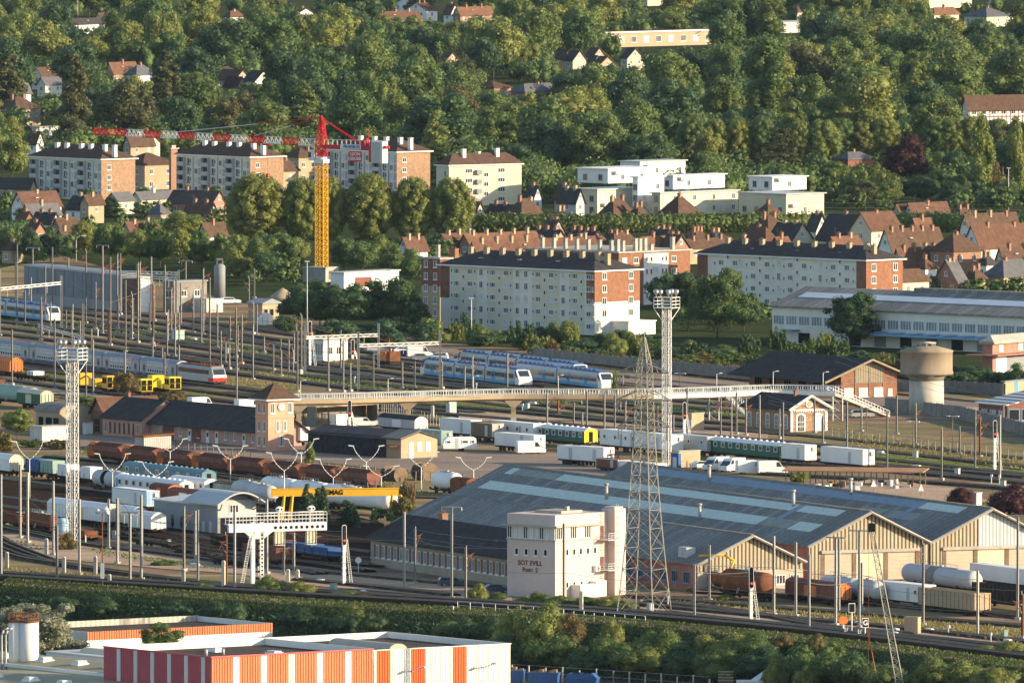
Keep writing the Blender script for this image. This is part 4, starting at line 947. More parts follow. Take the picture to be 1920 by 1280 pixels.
t, a, w = site('timbered_building','long white half-timbered building with broad brown roof','building',(1816,239),62,1805,2000); b = MB(); gable_wall(b,a,w,6.2,3.0,'y'); b.build('wall', M['white'], t); b = MB(); a2=a; gable_roof(b,a,w,6.2,3.0,'y',ov=.8); roofpart(t,b,'tile_b')
b = MB()
for k in range(24): y = w*(k+.2)/24; b.box(0,.1,y-.1,y+.1,0,6)
b.box(0,.11,0,w,2.9,3.2); b.box(0,.11,0,w,5.6,5.9); b.build('timber_frame', M['brick_d'], t)
for k in range(10): win(t,'s',w*(k+.55)/10,3.7,1.6,1.4,'wd',off=.03,mull=1)
# ================================================================ trees, shrubs, hedges
def leaves_np(clumps, n, size, up=0.15, flat=0.0, rs=None):
    r_ = rs or rng
    C = np.array([c[:3] for c in clumps]); Rr = np.array([c[3:6] for c in clumps])
    wgt = (Rr[:,0]*Rr[:,2]); wgt = wgt/wgt.sum()
    k = r_.choice(len(clumps), n, p=wgt)
    u = r_.normal(size=(n,3)); u[:,2] += up; u /= np.linalg.norm(u,axis=1)[:,None]
    p = C[k] + u*Rr[k]*(.80+.30*r_.random((n,1)))
    nn = u + .55*r_.normal(size=(n,3)); nn[:,2] += flat; nn /= np.linalg.norm(nn,axis=1)[:,None]
    t = np.cross(nn, r_.normal(size=(n,3))); t /= np.linalg.norm(t,axis=1)[:,None]; b_ = np.cross(nn,t)
    s = size*(.55+.7*r_.random((n,1)))
    return np.stack([p-t*s-b_*s*.7, p+t*s-b_*s*.7, p+t*s*.8+b_*s*.7, p-t*s*.8+b_*s*.7],1)
def blob(c, r, n=7):  # unseen inner blob added to block light and view through foliage
    v = []; f = []; h = 4
    for a in range(h+1):
        for i in range(n):
            th = math.pi*a/h; ph = 2*math.pi*(i+.5*(a%2))/n
            v.append((c[0]+r[0]*math.sin(th)*math.cos(ph), c[1]+r[1]*math.sin(th)*math.sin(ph), c[2]+r[2]*math.cos(th)))
    for a in range(h):
        for i in range(n): f.append((a*n+i, a*n+(i+1)%n, (a+1)*n+(i+1)%n, (a+1)*n+i))
    return v, f
def crown_mesh(name, clumps, n, size, m, core=.74, up=.15, flat=0.0):
    Q = leaves_np(clumps, n, size, up, flat); V = Q.reshape(-1,3); nv = len(V)
    verts = [V]; faces = [np.arange(nv).reshape(-1,4)]
    if core:
        o = nv
        for c in clumps:
            v, f = blob(c[:3], [x*core for x in c[3:6]]); verts.append(np.array(v)); faces.append(np.array(f)+o); o += len(v)
    V = np.concatenate(verts); Fc = np.concatenate(faces)
    me = bpy.data.meshes.new(name); me.vertices.add(len(V)); me.vertices.foreach_set('co', V.astype(np.float32).ravel())
    me.loops.add(Fc.size); me.loops.foreach_set('vertex_index', Fc.astype(np.int32).ravel()); me.polygons.add(len(Fc))
    me.polygons.foreach_set('loop_start', np.arange(0,Fc.size,4,dtype=np.int32)); me.update(calc_edges=True); me.validate()
    me.materials.append(M[m]); return me
def cl_round(n, r, z0, z1, cr, seed, top=1.0):
    q = np.random.default_rng(seed); out = []
    zc = (z0+z1)/2; hz = (z1-z0)/2
    for i in range(n):
        u = q.normal(size=3); u /= np.linalg.norm(u); k = (.55+.45*q.random())
        if u[2] < -.5: u[2] *= .5
        c = cr*(.7+.6*q.random()); 
        rad = (r-c*.8); x, y, z = u[0]*rad*k, u[1]*rad*k, zc+u[2]*(hz-c*.75)*k
        out.append((x,y,z,c,c*(.85+.3*q.random()),c*(.75+.2*q.random())))
    out.append((0,0,zc,r*.6,r*.6,hz*.62)); return out
def cl_egg(seed, r=.40):
    q = np.random.default_rng(seed); out = []
    for i in range(84):
        z = .07+.87*(i+.5)/84; prof = r*math.sin(math.pi*min(1,max(0.06,(z-.04)/.97))**.9)**.55; a = i*2.4+q.random()*.8; c = .085+.035*q.random()
        k = max(0,prof-c*.7); out.append((k*math.cos(a),k*math.sin(a),z,c,c,c*.9))
    out.append((0,0,.5,r*.72,r*.72,.36)); return out
def cl_poplar(seed, r=.15):
    q = np.random.default_rng(seed); out = []
    for i in range(40):
        z = .07+.9*(i+.5)/40; prof = r*(math.sin(math.pi*min(1,z*.93+.04))**.7); a = q.random()*6.28; c = .045+.035*q.random(); k = max(0,prof-c*.5)*(.6+.5*q.random())
        out.append((k*math.cos(a),k*math.sin(a),z,c,c,c*1.9))
    out.append((0,0,.5,r*.6,r*.6,.42)); return out
def cl_conifer(seed, r=.2):
    q = np.random.default_rng(seed); out = []
    for i in range(64):
        z = .08+.9*(i/64); prof = r*(1-z)**.6*(.75+.5*q.random()); a = q.random()*6.28; c = .035+.055*(1-z)
        out.append((prof*math.cos(a),prof*math.sin(a),z,c*1.3,c*1.3,c*.7))
    out.append((0,0,.4,r*.42,r*.42,.38)); return out
def cl_cedar(seed):
    q = np.random.default_rng(seed); out = []
    for i in range(34):
        lv = i % 7; z = .25+.72*lv/6.5+.03*q.random(); prof = .52*(1-.75*(lv/6.5))*(.3+.7*q.random()); a = q.random()*6.28
        out.append((prof*math.cos(a),prof*math.sin(a),z,.13*(1.2-.5*lv/6),.13*(1.2-.5*lv/6),.045))
    return out
def cl_bush(seed, n=16):
    q = np.random.default_rng(seed); out = []
    for i in range(n):
        a = q.random()*6.28; k = .36*math.sqrt(q.random()); c = .12+.12*q.random(); z = (.85-1.1*k)*(.35+.65*q.random())
        out.append((k*math.cos(a),k*math.sin(a),max(.1,z),c,c,c*(.9+.4*q.random())))
    out.append((0,0,.32,.33,.33,.34)); return out
def cl_sprig(seed):
    "loose upright shoots"
    q = np.random.default_rng(seed); out = []
    for i in range(44):
        a = q.random()*6.28; k = .42*math.sqrt(q.random()); z = (.95-.9*k)*(.25+.75*q.random())
        out.append((k*math.cos(a)*(1+.3*z),k*math.sin(a)*(1+.3*z),z,.05,.05,.13))
    out.append((0,0,.3,.28,.28,.30)); return out
SHAPES = {}
def reg(kind, lists, n, size, **kw): SHAPES[kind] = (lists, n, size, kw)
reg('round', [cl_round(30,.42,.02,1.0,.15,s) for s in (1,2,3,4,5)], 7000, .0165)
reg('dense', [cl_round(48,.42,-.04,1.0,.115,s) for s in (11,12,13)], 7600, .015)
reg('broad', [cl_round(36,.55,.04,1.0,.15,s) for s in (21,22,23)], 8000, .016)
reg('egg', [cl_egg(s) for s in (31,32,33)], 14000, .0115)
reg('poplar', [cl_poplar(s) for s in (41,42)], 6500, .0135)
reg('conifer', [cl_conifer(s) for s in (51,52)], 4200, .014)
reg('cedar', [cl_cedar(s) for s in (61,62)], 5200, .017, core=.5, flat=1.0)
reg('bush', [cl_bush(s) for s in (71,72,73,74)], 2600, .030)
reg('sprig', [cl_sprig(s) for s in (81,82)], 3000, .024)
reg('fine', [cl_round(60,.46,-.12,1.0,.085,s) for s in (91,92)], 16000, .0105, core=.7)
reg('finebush', [cl_bush(s,34) for s in (95,96,97)], 7500, .0165)
CM = {}
def crown(kind, i, m):
    L, n, size, kw = SHAPES[kind]; i %= len(L)
    if (kind,i,m) not in CM:
        base = next((v for (k2,i2,m2),v in CM.items() if k2 == kind and i2 == i), None)
        if base is None: CM[(kind,i,m)] = crown_mesh(kind+'_crown', L[i], n, size, m, **kw)
        else: c = base.copy(); c.materials[0] = M[m]; CM[(kind,i,m)] = c
    return CM[(kind,i,m)]
TRK = {}
def trunk_mesh(kind):
    k = kind if kind in ('cedar','conifer','poplar','egg') else 'round'
    if k not in TRK:
        b = MB(); top = .9 if k in ('conifer','poplar','cedar') else .55
        b.tube((0,0,-.01),(0,0,top),.024,7,0,r2=.008)
        for i in range(6):
            a = i*1.1; z = .25+.06*i; b.tube((0,0,z),(.22*math.cos(a),.22*math.sin(a),z+.2),.010,5,0,r2=.004)
        TRK[k] = b.mesh('trunk', M['bark'])
    return TRK[k]
KN = {'round':('broadleaf_tree','tree'),'dense':('broadleaf_tree','tree'),'broad':('broadleaf_tree','tree'),'egg':('clipped_tree','tree'),'poplar':('poplar_tree','tree'),
      'conifer':('conifer_tree','conifer'),'cedar':('cedar_tree','cedar'),'bush':('bush','bush'),'sprig':('bush','bush'),'fine':('broadleaf_tree','tree'),'finebush':('bush','bush')}
HALF = {'round':.42,'dense':.42,'broad':.55,'egg':.40,'poplar':.15,'conifer':.2,'cedar':.55,'bush':.45,'sprig':.45,'fine':.46,'finebush':.45}
TI = [0]
CDESC = {'leaf':'green','leaf_d':'dark green','leaf_y':'yellowish','leaf_c':'copper red','leaf_b':'brownish','leaf_s':'silvery','leaf_o':'olive'}
SDESC = {'round':'round','dense':'dense','broad':'broad','egg':'clipped','poplar':'narrow','conifer':'pointed','cedar':'layered','bush':'low','sprig':'spiky','fine':'full','finebush':'leafy'}
PLQ = []
def plant(px, yb, yt, wpx, kind='round', m='leaf', label=None, z=0.0, group=None, now=False):
    if KN[kind][0] == 'broadleaf_tree' and not now:
        PLQ.append(((yb-yt)*wpx*(1 if label is None else 99), (px,yb,yt,wpx,kind,m,label,z,group))); return
    s = S(px,yb,z); H = (yb-yt)/s; W = wpx/s; TI[0] += 1; i = TI[0]
    name, cat = KN[kind]
    size = 'tall' if H > 17 else ('small' if H < 8 and cat != 'bush' else '')
    lab = label or ' '.join(x for x in (size, SDESC[kind], CDESC[m], cat) if x)
    t = thing(name, lab, cat, G(px,yb,z), i*67 % 360, group or {'bush':'bushes and shrubs','tree':'trees of the town and its woods','conifer':'conifers','cedar':'cedars'}[cat], auto=label is None)
    k = W/2/HALF[kind]
    c = put('crown' if cat != 'bush' else 'foliage', crown(kind, i, m), t); c.scale = (k,k,H)
    if cat != 'bush': r_ = put('trunk', trunk_mesh(kind), t); r_.scale = (H*.55,H*.55,H)
    else:
        if 'bush' not in TRK:
            b = MB()
            for j in range(6): a = j*1.05; b.tube((0,0,0),(.2*math.cos(a),.2*math.sin(a),.6),.014,5,0,r2=.006)
            TRK['bush'] = b.mesh('stems', M['bark'])
        r_ = put('stems', TRK['bush'], t); r_.scale = (k,k,H)
    return t
# key trees (px, base y, top y, width, kind, leaf, label)
for a in [(140,262,98,56,'conifer','leaf_o','tall giant conifer, left of the pair above the left housing blocks'),(312,258,92,68,'conifer','leaf_o','tall giant conifer, right of the pair above the left housing blocks'),(16,232,92,62,'conifer','leaf_o',None),
 (925,152,22,140,'broad','leaf_y','huge sunlit plane tree standing above the wood left of the pale gables'),(690,150,58,100,'round','leaf_y',None),(745,152,70,80,'round','leaf',None),
 (1436,236,84,76,'poplar','leaf','single tall dark poplar rising in the middle of the right wood'),(1466,235,104,54,'poplar','leaf_y',None),(1808,236,163,52,'egg','leaf_y','bright conical tree in front of the long timbered building'),(1445,72,-8,56,'poplar','leaf',None),(1340,70,-10,80,'round','leaf',None),  # yellowish poplar beside the single one paints its sunlit right side
 (1415,70,-10,50,'poplar','leaf_d',None),(1070,60,2,60,'poplar','leaf_y',None),(1050,66,8,60,'dense','leaf_y',None),
 (940,300,188,124,'dense','leaf','big domed green tree in the dark wood behind the cream apartment block'),(1355,228,138,92,'dense','leaf',None),(1640,130,18,120,'round','leaf_y',None),(1790,170,55,80,'round','leaf',None),
 (1700,352,244,96,'dense','leaf_c','large copper-leaved beech among green trees'),(1520,60,28,36,'dense','leaf_c','small copper tree by the grey school wing'),
 (1465,322,238,110,'cedar','leaf_o','brownish open pine behind the white flats'),(1600,378,300,100,'sprig','leaf_y',None),(1650,382,305,90,'sprig','leaf_y',None),(1560,370,312,70,'sprig','leaf',None),
 (1840,386,226,46,'poplar','leaf_y',None),(1905,380,230,34,'poplar','leaf_y',None),(1760,345,280,80,'round','leaf',None),(1795,384,322,70,'dense','leaf',None),(1858,376,285,46,'sprig','leaf_b',None),(1730,385,330,60,'round','leaf_d',None),
 (22,350,242,84,'broad','leaf_y',None),(742,348,312,84,'broad','leaf_d','spreading tree before the block behind the crane'),(1010,360,312,52,'round','leaf_b',None),(1180,335,288,36,'poplar','leaf_y',None),
 (1810,200,120,110,'broad','leaf',None),(1235,275,180,60,'dense','leaf_b',None)]: plant(*a)
for i,(x,w,yt) in enumerate([(481,122,328),(567,86,334),(620,62,333),(694,98,328),(774,86,333),(848,86,334)]):
    plant(x, 450, yt, w, 'egg', 'leaf_y', ['first and broadest','second','third, partly behind the crane mast','fourth','fifth','last'][i]+' of the clipped egg-shaped limes counted from the left', group='row of clipped lime trees')
for i,x in enumerate((1300,1345,1388,1430,1500,1545,1575,1625,1663,1752,1785,1825,1868)): plant(x+random.uniform(-4,4), 312 if x<1560 else 292, 224+random.uniform(-6,6), 64+random.uniform(-6,8), 'egg', ('leaf_y','leaf')[i%3==0])
# procedural infill of the wood: individually placed trees that keep the visible buildings clear
KEEP = [(1650,246,1750,345),(1415,240,1520,312),(1408,95,1472,222),(884,190,1000,284),(1290,224,1900,288),(1540,305,1700,366),(1825,230,1920,372),(1750,282,1830,372),(110,102,170,215),(280,96,345,215),(1300,140,1400,215),(1100,52,1395,96),(985,86,1265,134),(826,96,862,116),(380,112,522,168),(186,116,300,156),(56,120,118,172),(0,180,80,204),(880,140,960,178),(950,152,1058,178),(640,0,1005,44),(560,12,590,34),(420,14,470,40),
        (115,32,218,54),(1815,184,1920,236),(56,266,812,380),(816,284,982,390),(1074,310,1550,420),(1738,-10,1822,40),(1812,6,1895,42),(1200,-10,1245,22),(1320,-5,1330,40),(1390,40,1505,66),(40,222,118,252),(1275,284,1300,300),(1560,284,1640,306)]
def clear(x0, y0, x1, y1, lim=.16):
    for (a,b_,c,d) in KEEP:
        ix = min(x1,c)-max(x0,a); iy = min(y1,d)-max(y0,b_)
        if ix > 0 and iy > 0 and ix*iy > lim*(c-a)*(d-b_)*.25 and ix*iy > 120: return False
    return True
rr = random.Random(5); NF = 0
def blocked(x, y, h, w):
    for (a,b_,c,d) in KEEP:
        fz = 1 if (b_ > 240 or a > 1280) else 2.2; mx = (c-a)*.10*fz; my = (d-b_)*.14*fz
        if y > d-8 and x+w*.36 > a+mx and x-w*.36 < c-mx and y-h*.90 < d-my and y-h*.12 > b_+my: return True
    return False
yb = 40
while yb < 385:
    s = S(960,yb); x = -20+rr.uniform(0,50)
    while x < 1950:
        y = yb+rr.uniform(-9,9); H = rr.uniform(15,23); ok = False
        lowzone = (x < 816 and y > 305) or (y > 372 and 816 < x < 1560) or (x > 1560 and y > 372)
        if not lowzone:
            for f in (1.0,.72,.5,.34):
                H2 = H*f; W = H2*rr.uniform(.78,1.08) if f > .4 else H2*1.25; h = H2*s; w = W*s
                if not blocked(x,y,h,w): ok = True; break
        if ok:
            q = rr.random(); k = 'round' if q<.5 else ('dense' if q<.74 else ('broad' if q<.90 else 'conifer' if q<.93 else 'dense')); q = rr.random()
            dk = .36 if y > 180 else .14
            m = 'leaf_d' if q<dk else ('leaf_y' if q>(.84 if y>150 else .58) else ('leaf_o' if q>.76 and q < .84 else 'leaf'))
            plant(x, y, y-h, w*(.5 if k=='conifer' else 1), k, m); NF += 1
            x += w*rr.uniform(.62,.92)
        else: x += 34
    yb += 26+yb*.03
ucl = []; r2 = random.Random(9)
for i in range(2000):
    x = r2.uniform(-20,1940); y = r2.uniform(30,390); H = r2.uniform(6,11); s = S(x,y); h = H*s; w = H*s*1.1
    if (x < 816 and y > 310) or (y > 385 and 816 < x < 1560) or (x > 1560 and y > 385) or blocked(x,y,h,w): continue
    p = G(x,y)
    for k in range(3): ucl.append((p.x+r2.uniform(-2.5,2.5), p.y+r2.uniform(-3,3), H*r2.uniform(.35,.6), H*.36, H*.36, H*.38))
print('infill trees', NF, len(ucl))
# trees around the left tracks and gardens
for i,(x,yb,yt,w,k,m) in enumerate([(18,490,418,56,'round','leaf'),(58,494,426,52,'round','leaf_d'),(95,492,420,58,'dense','leaf_d'),(128,498,432,44,'round','leaf'),(160,488,410,60,'round','leaf_y'),(196,494,418,56,'round','leaf'),
 (228,496,416,60,'dense','leaf'),(262,500,424,58,'round','leaf_y'),(300,500,425,64,'dense','leaf'),(340,502,424,58,'round','leaf_y'),(378,506,428,62,'dense','leaf'),(415,508,430,58,'round','leaf'),(445,512,434,56,'round','leaf_y'),(480,516,440,58,'round','leaf'),
 (345,452,394,90,'round','leaf_y'),(205,408,368,46,'conifer','leaf_d'),(265,410,372,52,'round','leaf_y'),(12,408,350,40,'round','leaf_y'),(90,372,345,40,'round','leaf_d'),(385,445,420,50,'bush','leaf'),(405,372,345,36,'round','leaf_d'),(270,350,330,30,'round','leaf_d'),(302,352,335,22,'round','leaf_d'),
 (505,508,446,64,'round','leaf_y'),(540,515,438,66,'dense','leaf'),(500,530,470,60,'round','leaf_d'),(560,500,440,54,'round','leaf_y'),(645,512,440,58,'dense','leaf'),(680,515,446,70,'round','leaf'),(712,512,438,64,'round','leaf_y'),(738,528,456,76,'dense','leaf'),(772,535,466,66,'round','leaf'),(765,500,450,50,'round','leaf_y'),(826,470,436,60,'round','leaf_y'),(800,480,440,50,'dense','leaf'),
 (470,540,500,50,'round','leaf_d'),(455,520,480,40,'round','leaf_d'),
 (1290,622,497,120,'fine','leaf_d'),(1345,634,490,136,'fine','leaf'),(1248,596,508,80,'round','leaf_d'),(1395,622,540,70,'dense','leaf_d'),(1430,610,560,60,'round','leaf_d'),(1520,575,512,60,'broad','leaf_b'),(1495,580,520,60,'round','leaf_d'),
 (1596,652,536,124,'fine','leaf_d'),(1555,640,560,76,'dense','leaf_d'),(1640,640,575,60,'round','leaf_d'),(1460,660,610,44,'sprig','leaf_d'),
 (1752,560,512,36,'dense','leaf_y'),(1790,560,522,50,'dense','leaf_y'),(1830,562,518,60,'dense','leaf'),(1870,560,520,60,'round','leaf_y'),(1905,560,515,60,'dense','leaf'),(1715,552,512,40,'round','leaf_y'),(1690,550,515,30,'round','leaf'),(1880,470,432,60,'dense','leaf_d'),(1760,488,455,26,'round','leaf'),(1135,470,450,34,'bush','leaf_y'),(1165,475,454,40,'round','leaf_y'),
 (980,478,458,34,'bush','leaf_y'),(1020,476,456,40,'bush','leaf_y'),(1055,480,462,30,'bush','leaf'),(1310,470,440,30,'round','leaf_y'),
 (32,822,764,70,'round','leaf_y'),(238,748,690,60,'broad','leaf_b'),(325,764,724,66,'bush','leaf_b'),(155,758,738,60,'bush','leaf'),(100,764,744,50,'bush','leaf_b'),(8,850,800,40,'bush','leaf_b'),(60,838,820,50,'sprig','leaf'),(110,842,822,60,'sprig','leaf_b'),
 (581,892,832,20,'poplar','leaf'),(577,990,905,30,'conifer','leaf_d'),(597,985,912,28,'conifer','leaf_d'),(605,992,908,24,'conifer','leaf_d'),(650,990,936,36,'conifer','leaf_d'),(662,992,942,22,'conifer','leaf_d'),(706,985,945,34,'round','leaf_b'),(755,985,925,58,'round','leaf_b'),(765,955,890,30,'sprig','leaf_b'),(735,988,950,30,'round','leaf'),
 (1152,745,688,14,'sprig','leaf_y')]): plant(x,yb,yt,w,k,m)
plant(1440,560,458,132,'cedar','leaf_d','dark spreading cedar before the brown-ended white block')
for a in [(560,612,530,90,'round','leaf_d'),(600,618,520,100,'dense','leaf_d'),(655,620,528,104,'round','leaf_d'),(705,618,520,110,'dense','leaf_d'),(752,620,512,90,'round','leaf_d'),(780,622,545,60,'dense','leaf_d'),(535,622,585,50,'bush','leaf_d'),(800,640,590,60,'bush','leaf_d'),(630,640,590,80,'bush','leaf_d'),(720,650,600,90,'bush','leaf_d')]: plant(*a)
q = random.Random(3)
for i in range(30):   # shrubs on the slope below the white block
    x = 810+i*21+q.uniform(-8,8); yb = 632+ (x-810)*.066+q.uniform(-6,14); h = q.uniform(24,46) if i%4 else q.uniform(44,58)
    if x > 1200: h *= .8
    plant(x,yb,yb-h,q.uniform(38,64),q.choice(['bush','sprig','bush','finebush']),q.choice(['leaf_d','leaf','leaf_d','leaf','leaf_y']))
for i in range(22):
    x = 1010+i*26+q.uniform(-8,8); yb = 668+(x-1010)*.085+q.uniform(-14,-2)
    if 1440 < x : yb = 655+q.uniform(0,10)
    plant(x,yb,yb-q.uniform(14,26),q.uniform(30,48),q.choice(['bush','sprig']),q.choice(['leaf','leaf_d','leaf_y','leaf_b']))
for (x,yb,yt,w,k,m) in [(1545,672,620,60,'sprig','leaf_y'),(1570,675,628,60,'sprig','leaf'),(1520,675,632,50,'sprig','leaf'),(1500,678,640,40,'sprig','leaf'),(1660,690,658,40,'sprig','leaf_y'),(1668,700,668,50,'sprig','leaf_b'),(1615,682,652,50,'bush','leaf_d'),(1700,672,650,40,'bush','leaf_d'),(1830,712,680,70,'bush','leaf_d'),(1800,715,690,60,'bush','leaf_d'),(1860,720,690,60,'bush','leaf_d'),(1905,722,682,50,'bush','leaf_d'),(1770,716,694,40,'bush','leaf_d'),(1780,700,680,40,'bush','leaf_d'),
 (1803,948,905,50,'finebush','leaf_c'),(1893,966,898,86,'finebush','leaf_c'),(1498,905,880,34,'finebush','leaf_y'),(1010,690,672,30,'bush','leaf_d')]: plant(x,yb,yt,w,k,m)
def hedge(label, pts, h, d, m='leaf', name='hedge', group=None, leaf=.32, per=70, auto=False):
    P = [G(*p) for p in pts]; t = thing(name, label, 'hedge', P[0], 0, group, auto); cl = []
    for p, q_ in zip(P[:-1],P[1:]):
        L_ = (q_-p).length; n = max(2,int(L_/1.6))
        for i in range(n):
            c = p+(q_-p)*((i+.5)/n)-P[0]; k = .9+.2*rng.random(); cl.append((c.x,c.y,h*.5,d*.62,d*.62,h*.52*k))
    n = len(cl); put('foliage', crown_mesh('hedge_foliage', cl, int(n*per), leaf, m, core=.85), t)
    return t
hedge('long clipped green hedge below the white stepped flats',[(888,436),(1150,437),(1420,436),(1545,434)],4.8,3.0,per=90)
hedge('clipped green hedge below the right-hand gardens',[(1660,434),(1800,436),(1960,436)],5.0,3.0,per=90)
hedge('dark clipped hedge at the far left gardens',[(-20,440),(120,432)],3.2,2.6,'leaf_d'); hedge('bright clipped hedge left of the lime row',[(200,438),(330,430),(420,428)],2.6,2.2)
# ---- gardens and street trees between the houses
gq = random.Random(21)
for i in range(120):
    if i < 62: x, yb = gq.uniform(420,850), gq.uniform(478,540)
    elif i < 92: x, yb = gq.uniform(0,420), gq.uniform(385,500)
    else: x, yb = gq.uniform(1380,1920), gq.uniform(455,560)
    if 560 < x < 760 and yb > 505: continue
    H = gq.uniform(5,7.5) if i < 62 else gq.uniform(6,10); s = S(x,yb); h = H*s
    if i >= 62 and h > 52: h *= .6
    if 585 < x < 622 and yb > 470: continue
    plant(x, yb, yb-h, h*gq.uniform(.85,1.1), gq.choice(['round','dense','round']), gq.choice(['leaf','leaf_d','leaf','leaf_y']))
for i in range(44):
    x, yb = gq.uniform(1545,1930), gq.uniform(372,402); h = gq.uniform(24,58)
    if 1670 < x < 1785 and yb > 384: continue
    plant(x, yb, yb-h, h*gq.uniform(.9,1.3), gq.choice(['round','dense']), gq.choice(['leaf','leaf_d','leaf_d','leaf_o']))
# ---- foreground planting
sl = random.Random(11)
for a in [(75,1246,1118,190,'fine','leaf_s','large silvery willow beside the white chimney tank',ZL),(22,1235,1128,90,'fine','leaf_s','smaller silvery willow at the left picture edge',ZL),(302,1250,1158,112,'fine','leaf','round glossy green tree behind the red striped warehouse',ZL)]: plant(a[0],a[1],a[2],a[3],a[4],a[5],a[6],a[7])
for (x,yb,yt,w,m) in [(508,1112,1074,66,'leaf_y'),(566,1116,1086,60,'leaf_y'),(380,1108,1088,40,'leaf'),(896,1128,1088,40,'leaf_y'),(928,1126,1108,44,'leaf'),(650,1120,1104,60,'leaf_y'),(690,1122,1108,50,'leaf_b'),(770,1126,1112,50,'leaf_b'),(1012,1134,1104,46,'leaf'),(1050,1136,1112,60,'leaf'),(1095,1138,1114,60,'leaf'),(1140,1140,1112,64,'leaf_y'),(1170,1142,1122,50,'leaf_y'),(985,1132,1114,40,'leaf_y'),(958,1095,1080,26,'leaf_c'),(1895,1228,1196,60,'leaf_y'),(1850,1224,1206,50,'leaf_y'),(125,1030,990,46,'leaf_b'),(1360,1126,1112,40,'leaf'),(310,1060,1048,50,'leaf')]: plant(x,yb,yt,w,'finebush',m)
def on_slope(px, py):
    "point on the bank: blend of the crest and toe heights for this pixel"
    lo, hi = ZL, 0.0
    for _ in range(30):
        z = (lo+hi)/2; p = G(px,py,z)
        best = min(range(1,len(CR)-2), key=lambda i: abs((CR[i]+CR[i+1]).x/2-p.x)); c = CR[best]; d = (CR[best+1]-c).normalized(); dist = (p-c).dot(Vector((d.y,-d.x,0)))
        zz = max(ZL, min(0, ZL*dist/15.0))
        if z > zz: hi = z
        else: lo = z
    return (lo+hi)/2
SLB = [(840,1196,1164,60,'leaf'),(880,1200,1160,70,'leaf_d'),(930,1210,1160,80,'leaf_d'),(985,1225,1140,110,'leaf_y'),(1020,1222,1135,100,'leaf_y'),(1065,1215,1155,60,'leaf_b'),(1040,1250,1190,110,'leaf'),(960,1250,1195,100,'leaf_d'),
 (1150,1215,1163,44,'leaf_y'),(1140,1240,1195,90,'leaf'),(1215,1235,1185,60,'leaf'),(1245,1230,1184,70,'leaf_y'),(1200,1262,1210,110,'leaf'),(1100,1262,1215,90,'leaf_d'),(1290,1262,1205,100,'leaf_d'),(1330,1250,1190,70,'leaf_y'),(1380,1240,1190,90,'leaf_y'),(1410,1245,1188,90,'leaf'),(1350,1275,1215,110,'leaf'),(1430,1270,1215,100,'leaf_d'),
 (1505,1280,1215,90,'leaf'),(1460,1290,1225,60,'leaf_y'),(1560,1275,1225,90,'leaf'),(1600,1285,1225,90,'leaf_d'),(1470,1215,1190,40,'leaf_b'),(1530,1225,1190,40,'leaf_b'),(1560,1240,1205,50,'leaf'),(1660,1290,1245,90,'leaf'),(1760,1285,1235,90,'leaf_y'),(1810,1290,1240,80,'leaf_y'),(1870,1290,1250,90,'leaf_y'),(1720,1295,1255,80,'leaf'),(1510,1300,1250,50,'leaf_y'),
 (660,1190,1150,60,'leaf_d'),(640,1185,1155,50,'leaf_d'),(665,1165,1135,40,'leaf_y'),(700,1180,1150,50,'leaf_d'),(560,1170,1140,60,'leaf_d'),(400,1160,1128,60,'leaf_d'),(440,1168,1130,50,'leaf_d'),(330,1165,1130,60,'leaf_d'),(200,1150,1120,60,'leaf_d'),(120,1145,1118,60,'leaf_d')]
for (x,yb,yt,w,m) in SLB:
    z = on_slope(x,yb); plant(x,yb,yb-(yb-yt)*1.22,w,'finebush',m,z=z)
PLQ.sort(key=lambda e: -e[0])
for _, a in PLQ[:292]: plant(*a, now=True)
for _, (px,yb_,yt_,wp,kind_,m_,l_,z_,g_) in PLQ[292:]:
    s = S(px,yb_,z_); Hh = (yb_-yt_)/s; W2 = wp/s; p = G(px,yb_,z_); L = SHAPES[kind_][0][TI[0]%len(SHAPES[kind_][0])]; k_ = W2/2/HALF[kind_]
    for c in L[::2]: ucl.append((p.x+c[0]*k_, p.y+c[1]*k_, c[2]*Hh, c[3]*k_*1.15, c[4]*k_*1.15, c[5]*Hh*1.1))
o = put('woodland_undergrowth', crown_mesh('undergrowth', ucl, 330000, .34, 'leaf', core=.6)); tag(o, 'small trees and undergrowth filling the gaps of the wood and gardens', 'undergrowth', kind='stuff')
print('planted', len(PLQ))
# ---- ground cover nobody could count
def scatter(name, label, pts_fn, n, size, hgt, m, tilt=.5):
    P = pts_fn(n); a = rng.random(n)*6.28; w_ = size*(.5+rng.random(n)); h_ = hgt*(.4+.9*rng.random(n))
    d = np.stack([np.cos(a),np.sin(a),np.zeros(n)],1)*w_[:,None]; upv = np.stack([tilt*rng.normal(size=n)*h_,tilt*rng.normal(size=n)*h_,h_],1)
    Q = np.stack([P-d,P+d,P+d*.4+upv,P-d*.4+upv],1).reshape(-1,3)
    me = bpy.data.meshes.new(name); me.vertices.add(len(Q)); me.vertices.foreach_set('co',Q.astype(np.float32).ravel()); me.loops.add(len(Q)); me.loops.foreach_set('vertex_index',np.arange(len(Q),dtype=np.int32)); me.polygons.add(n); me.polygons.foreach_set('loop_start',np.arange(0,4*n,4,dtype=np.int32)); me.update(calc_edges=True); me.validate(); me.materials.append(M[m])
    o = put(name, me); tag(o, label, name.replace('_',' '), kind='stuff'); return o
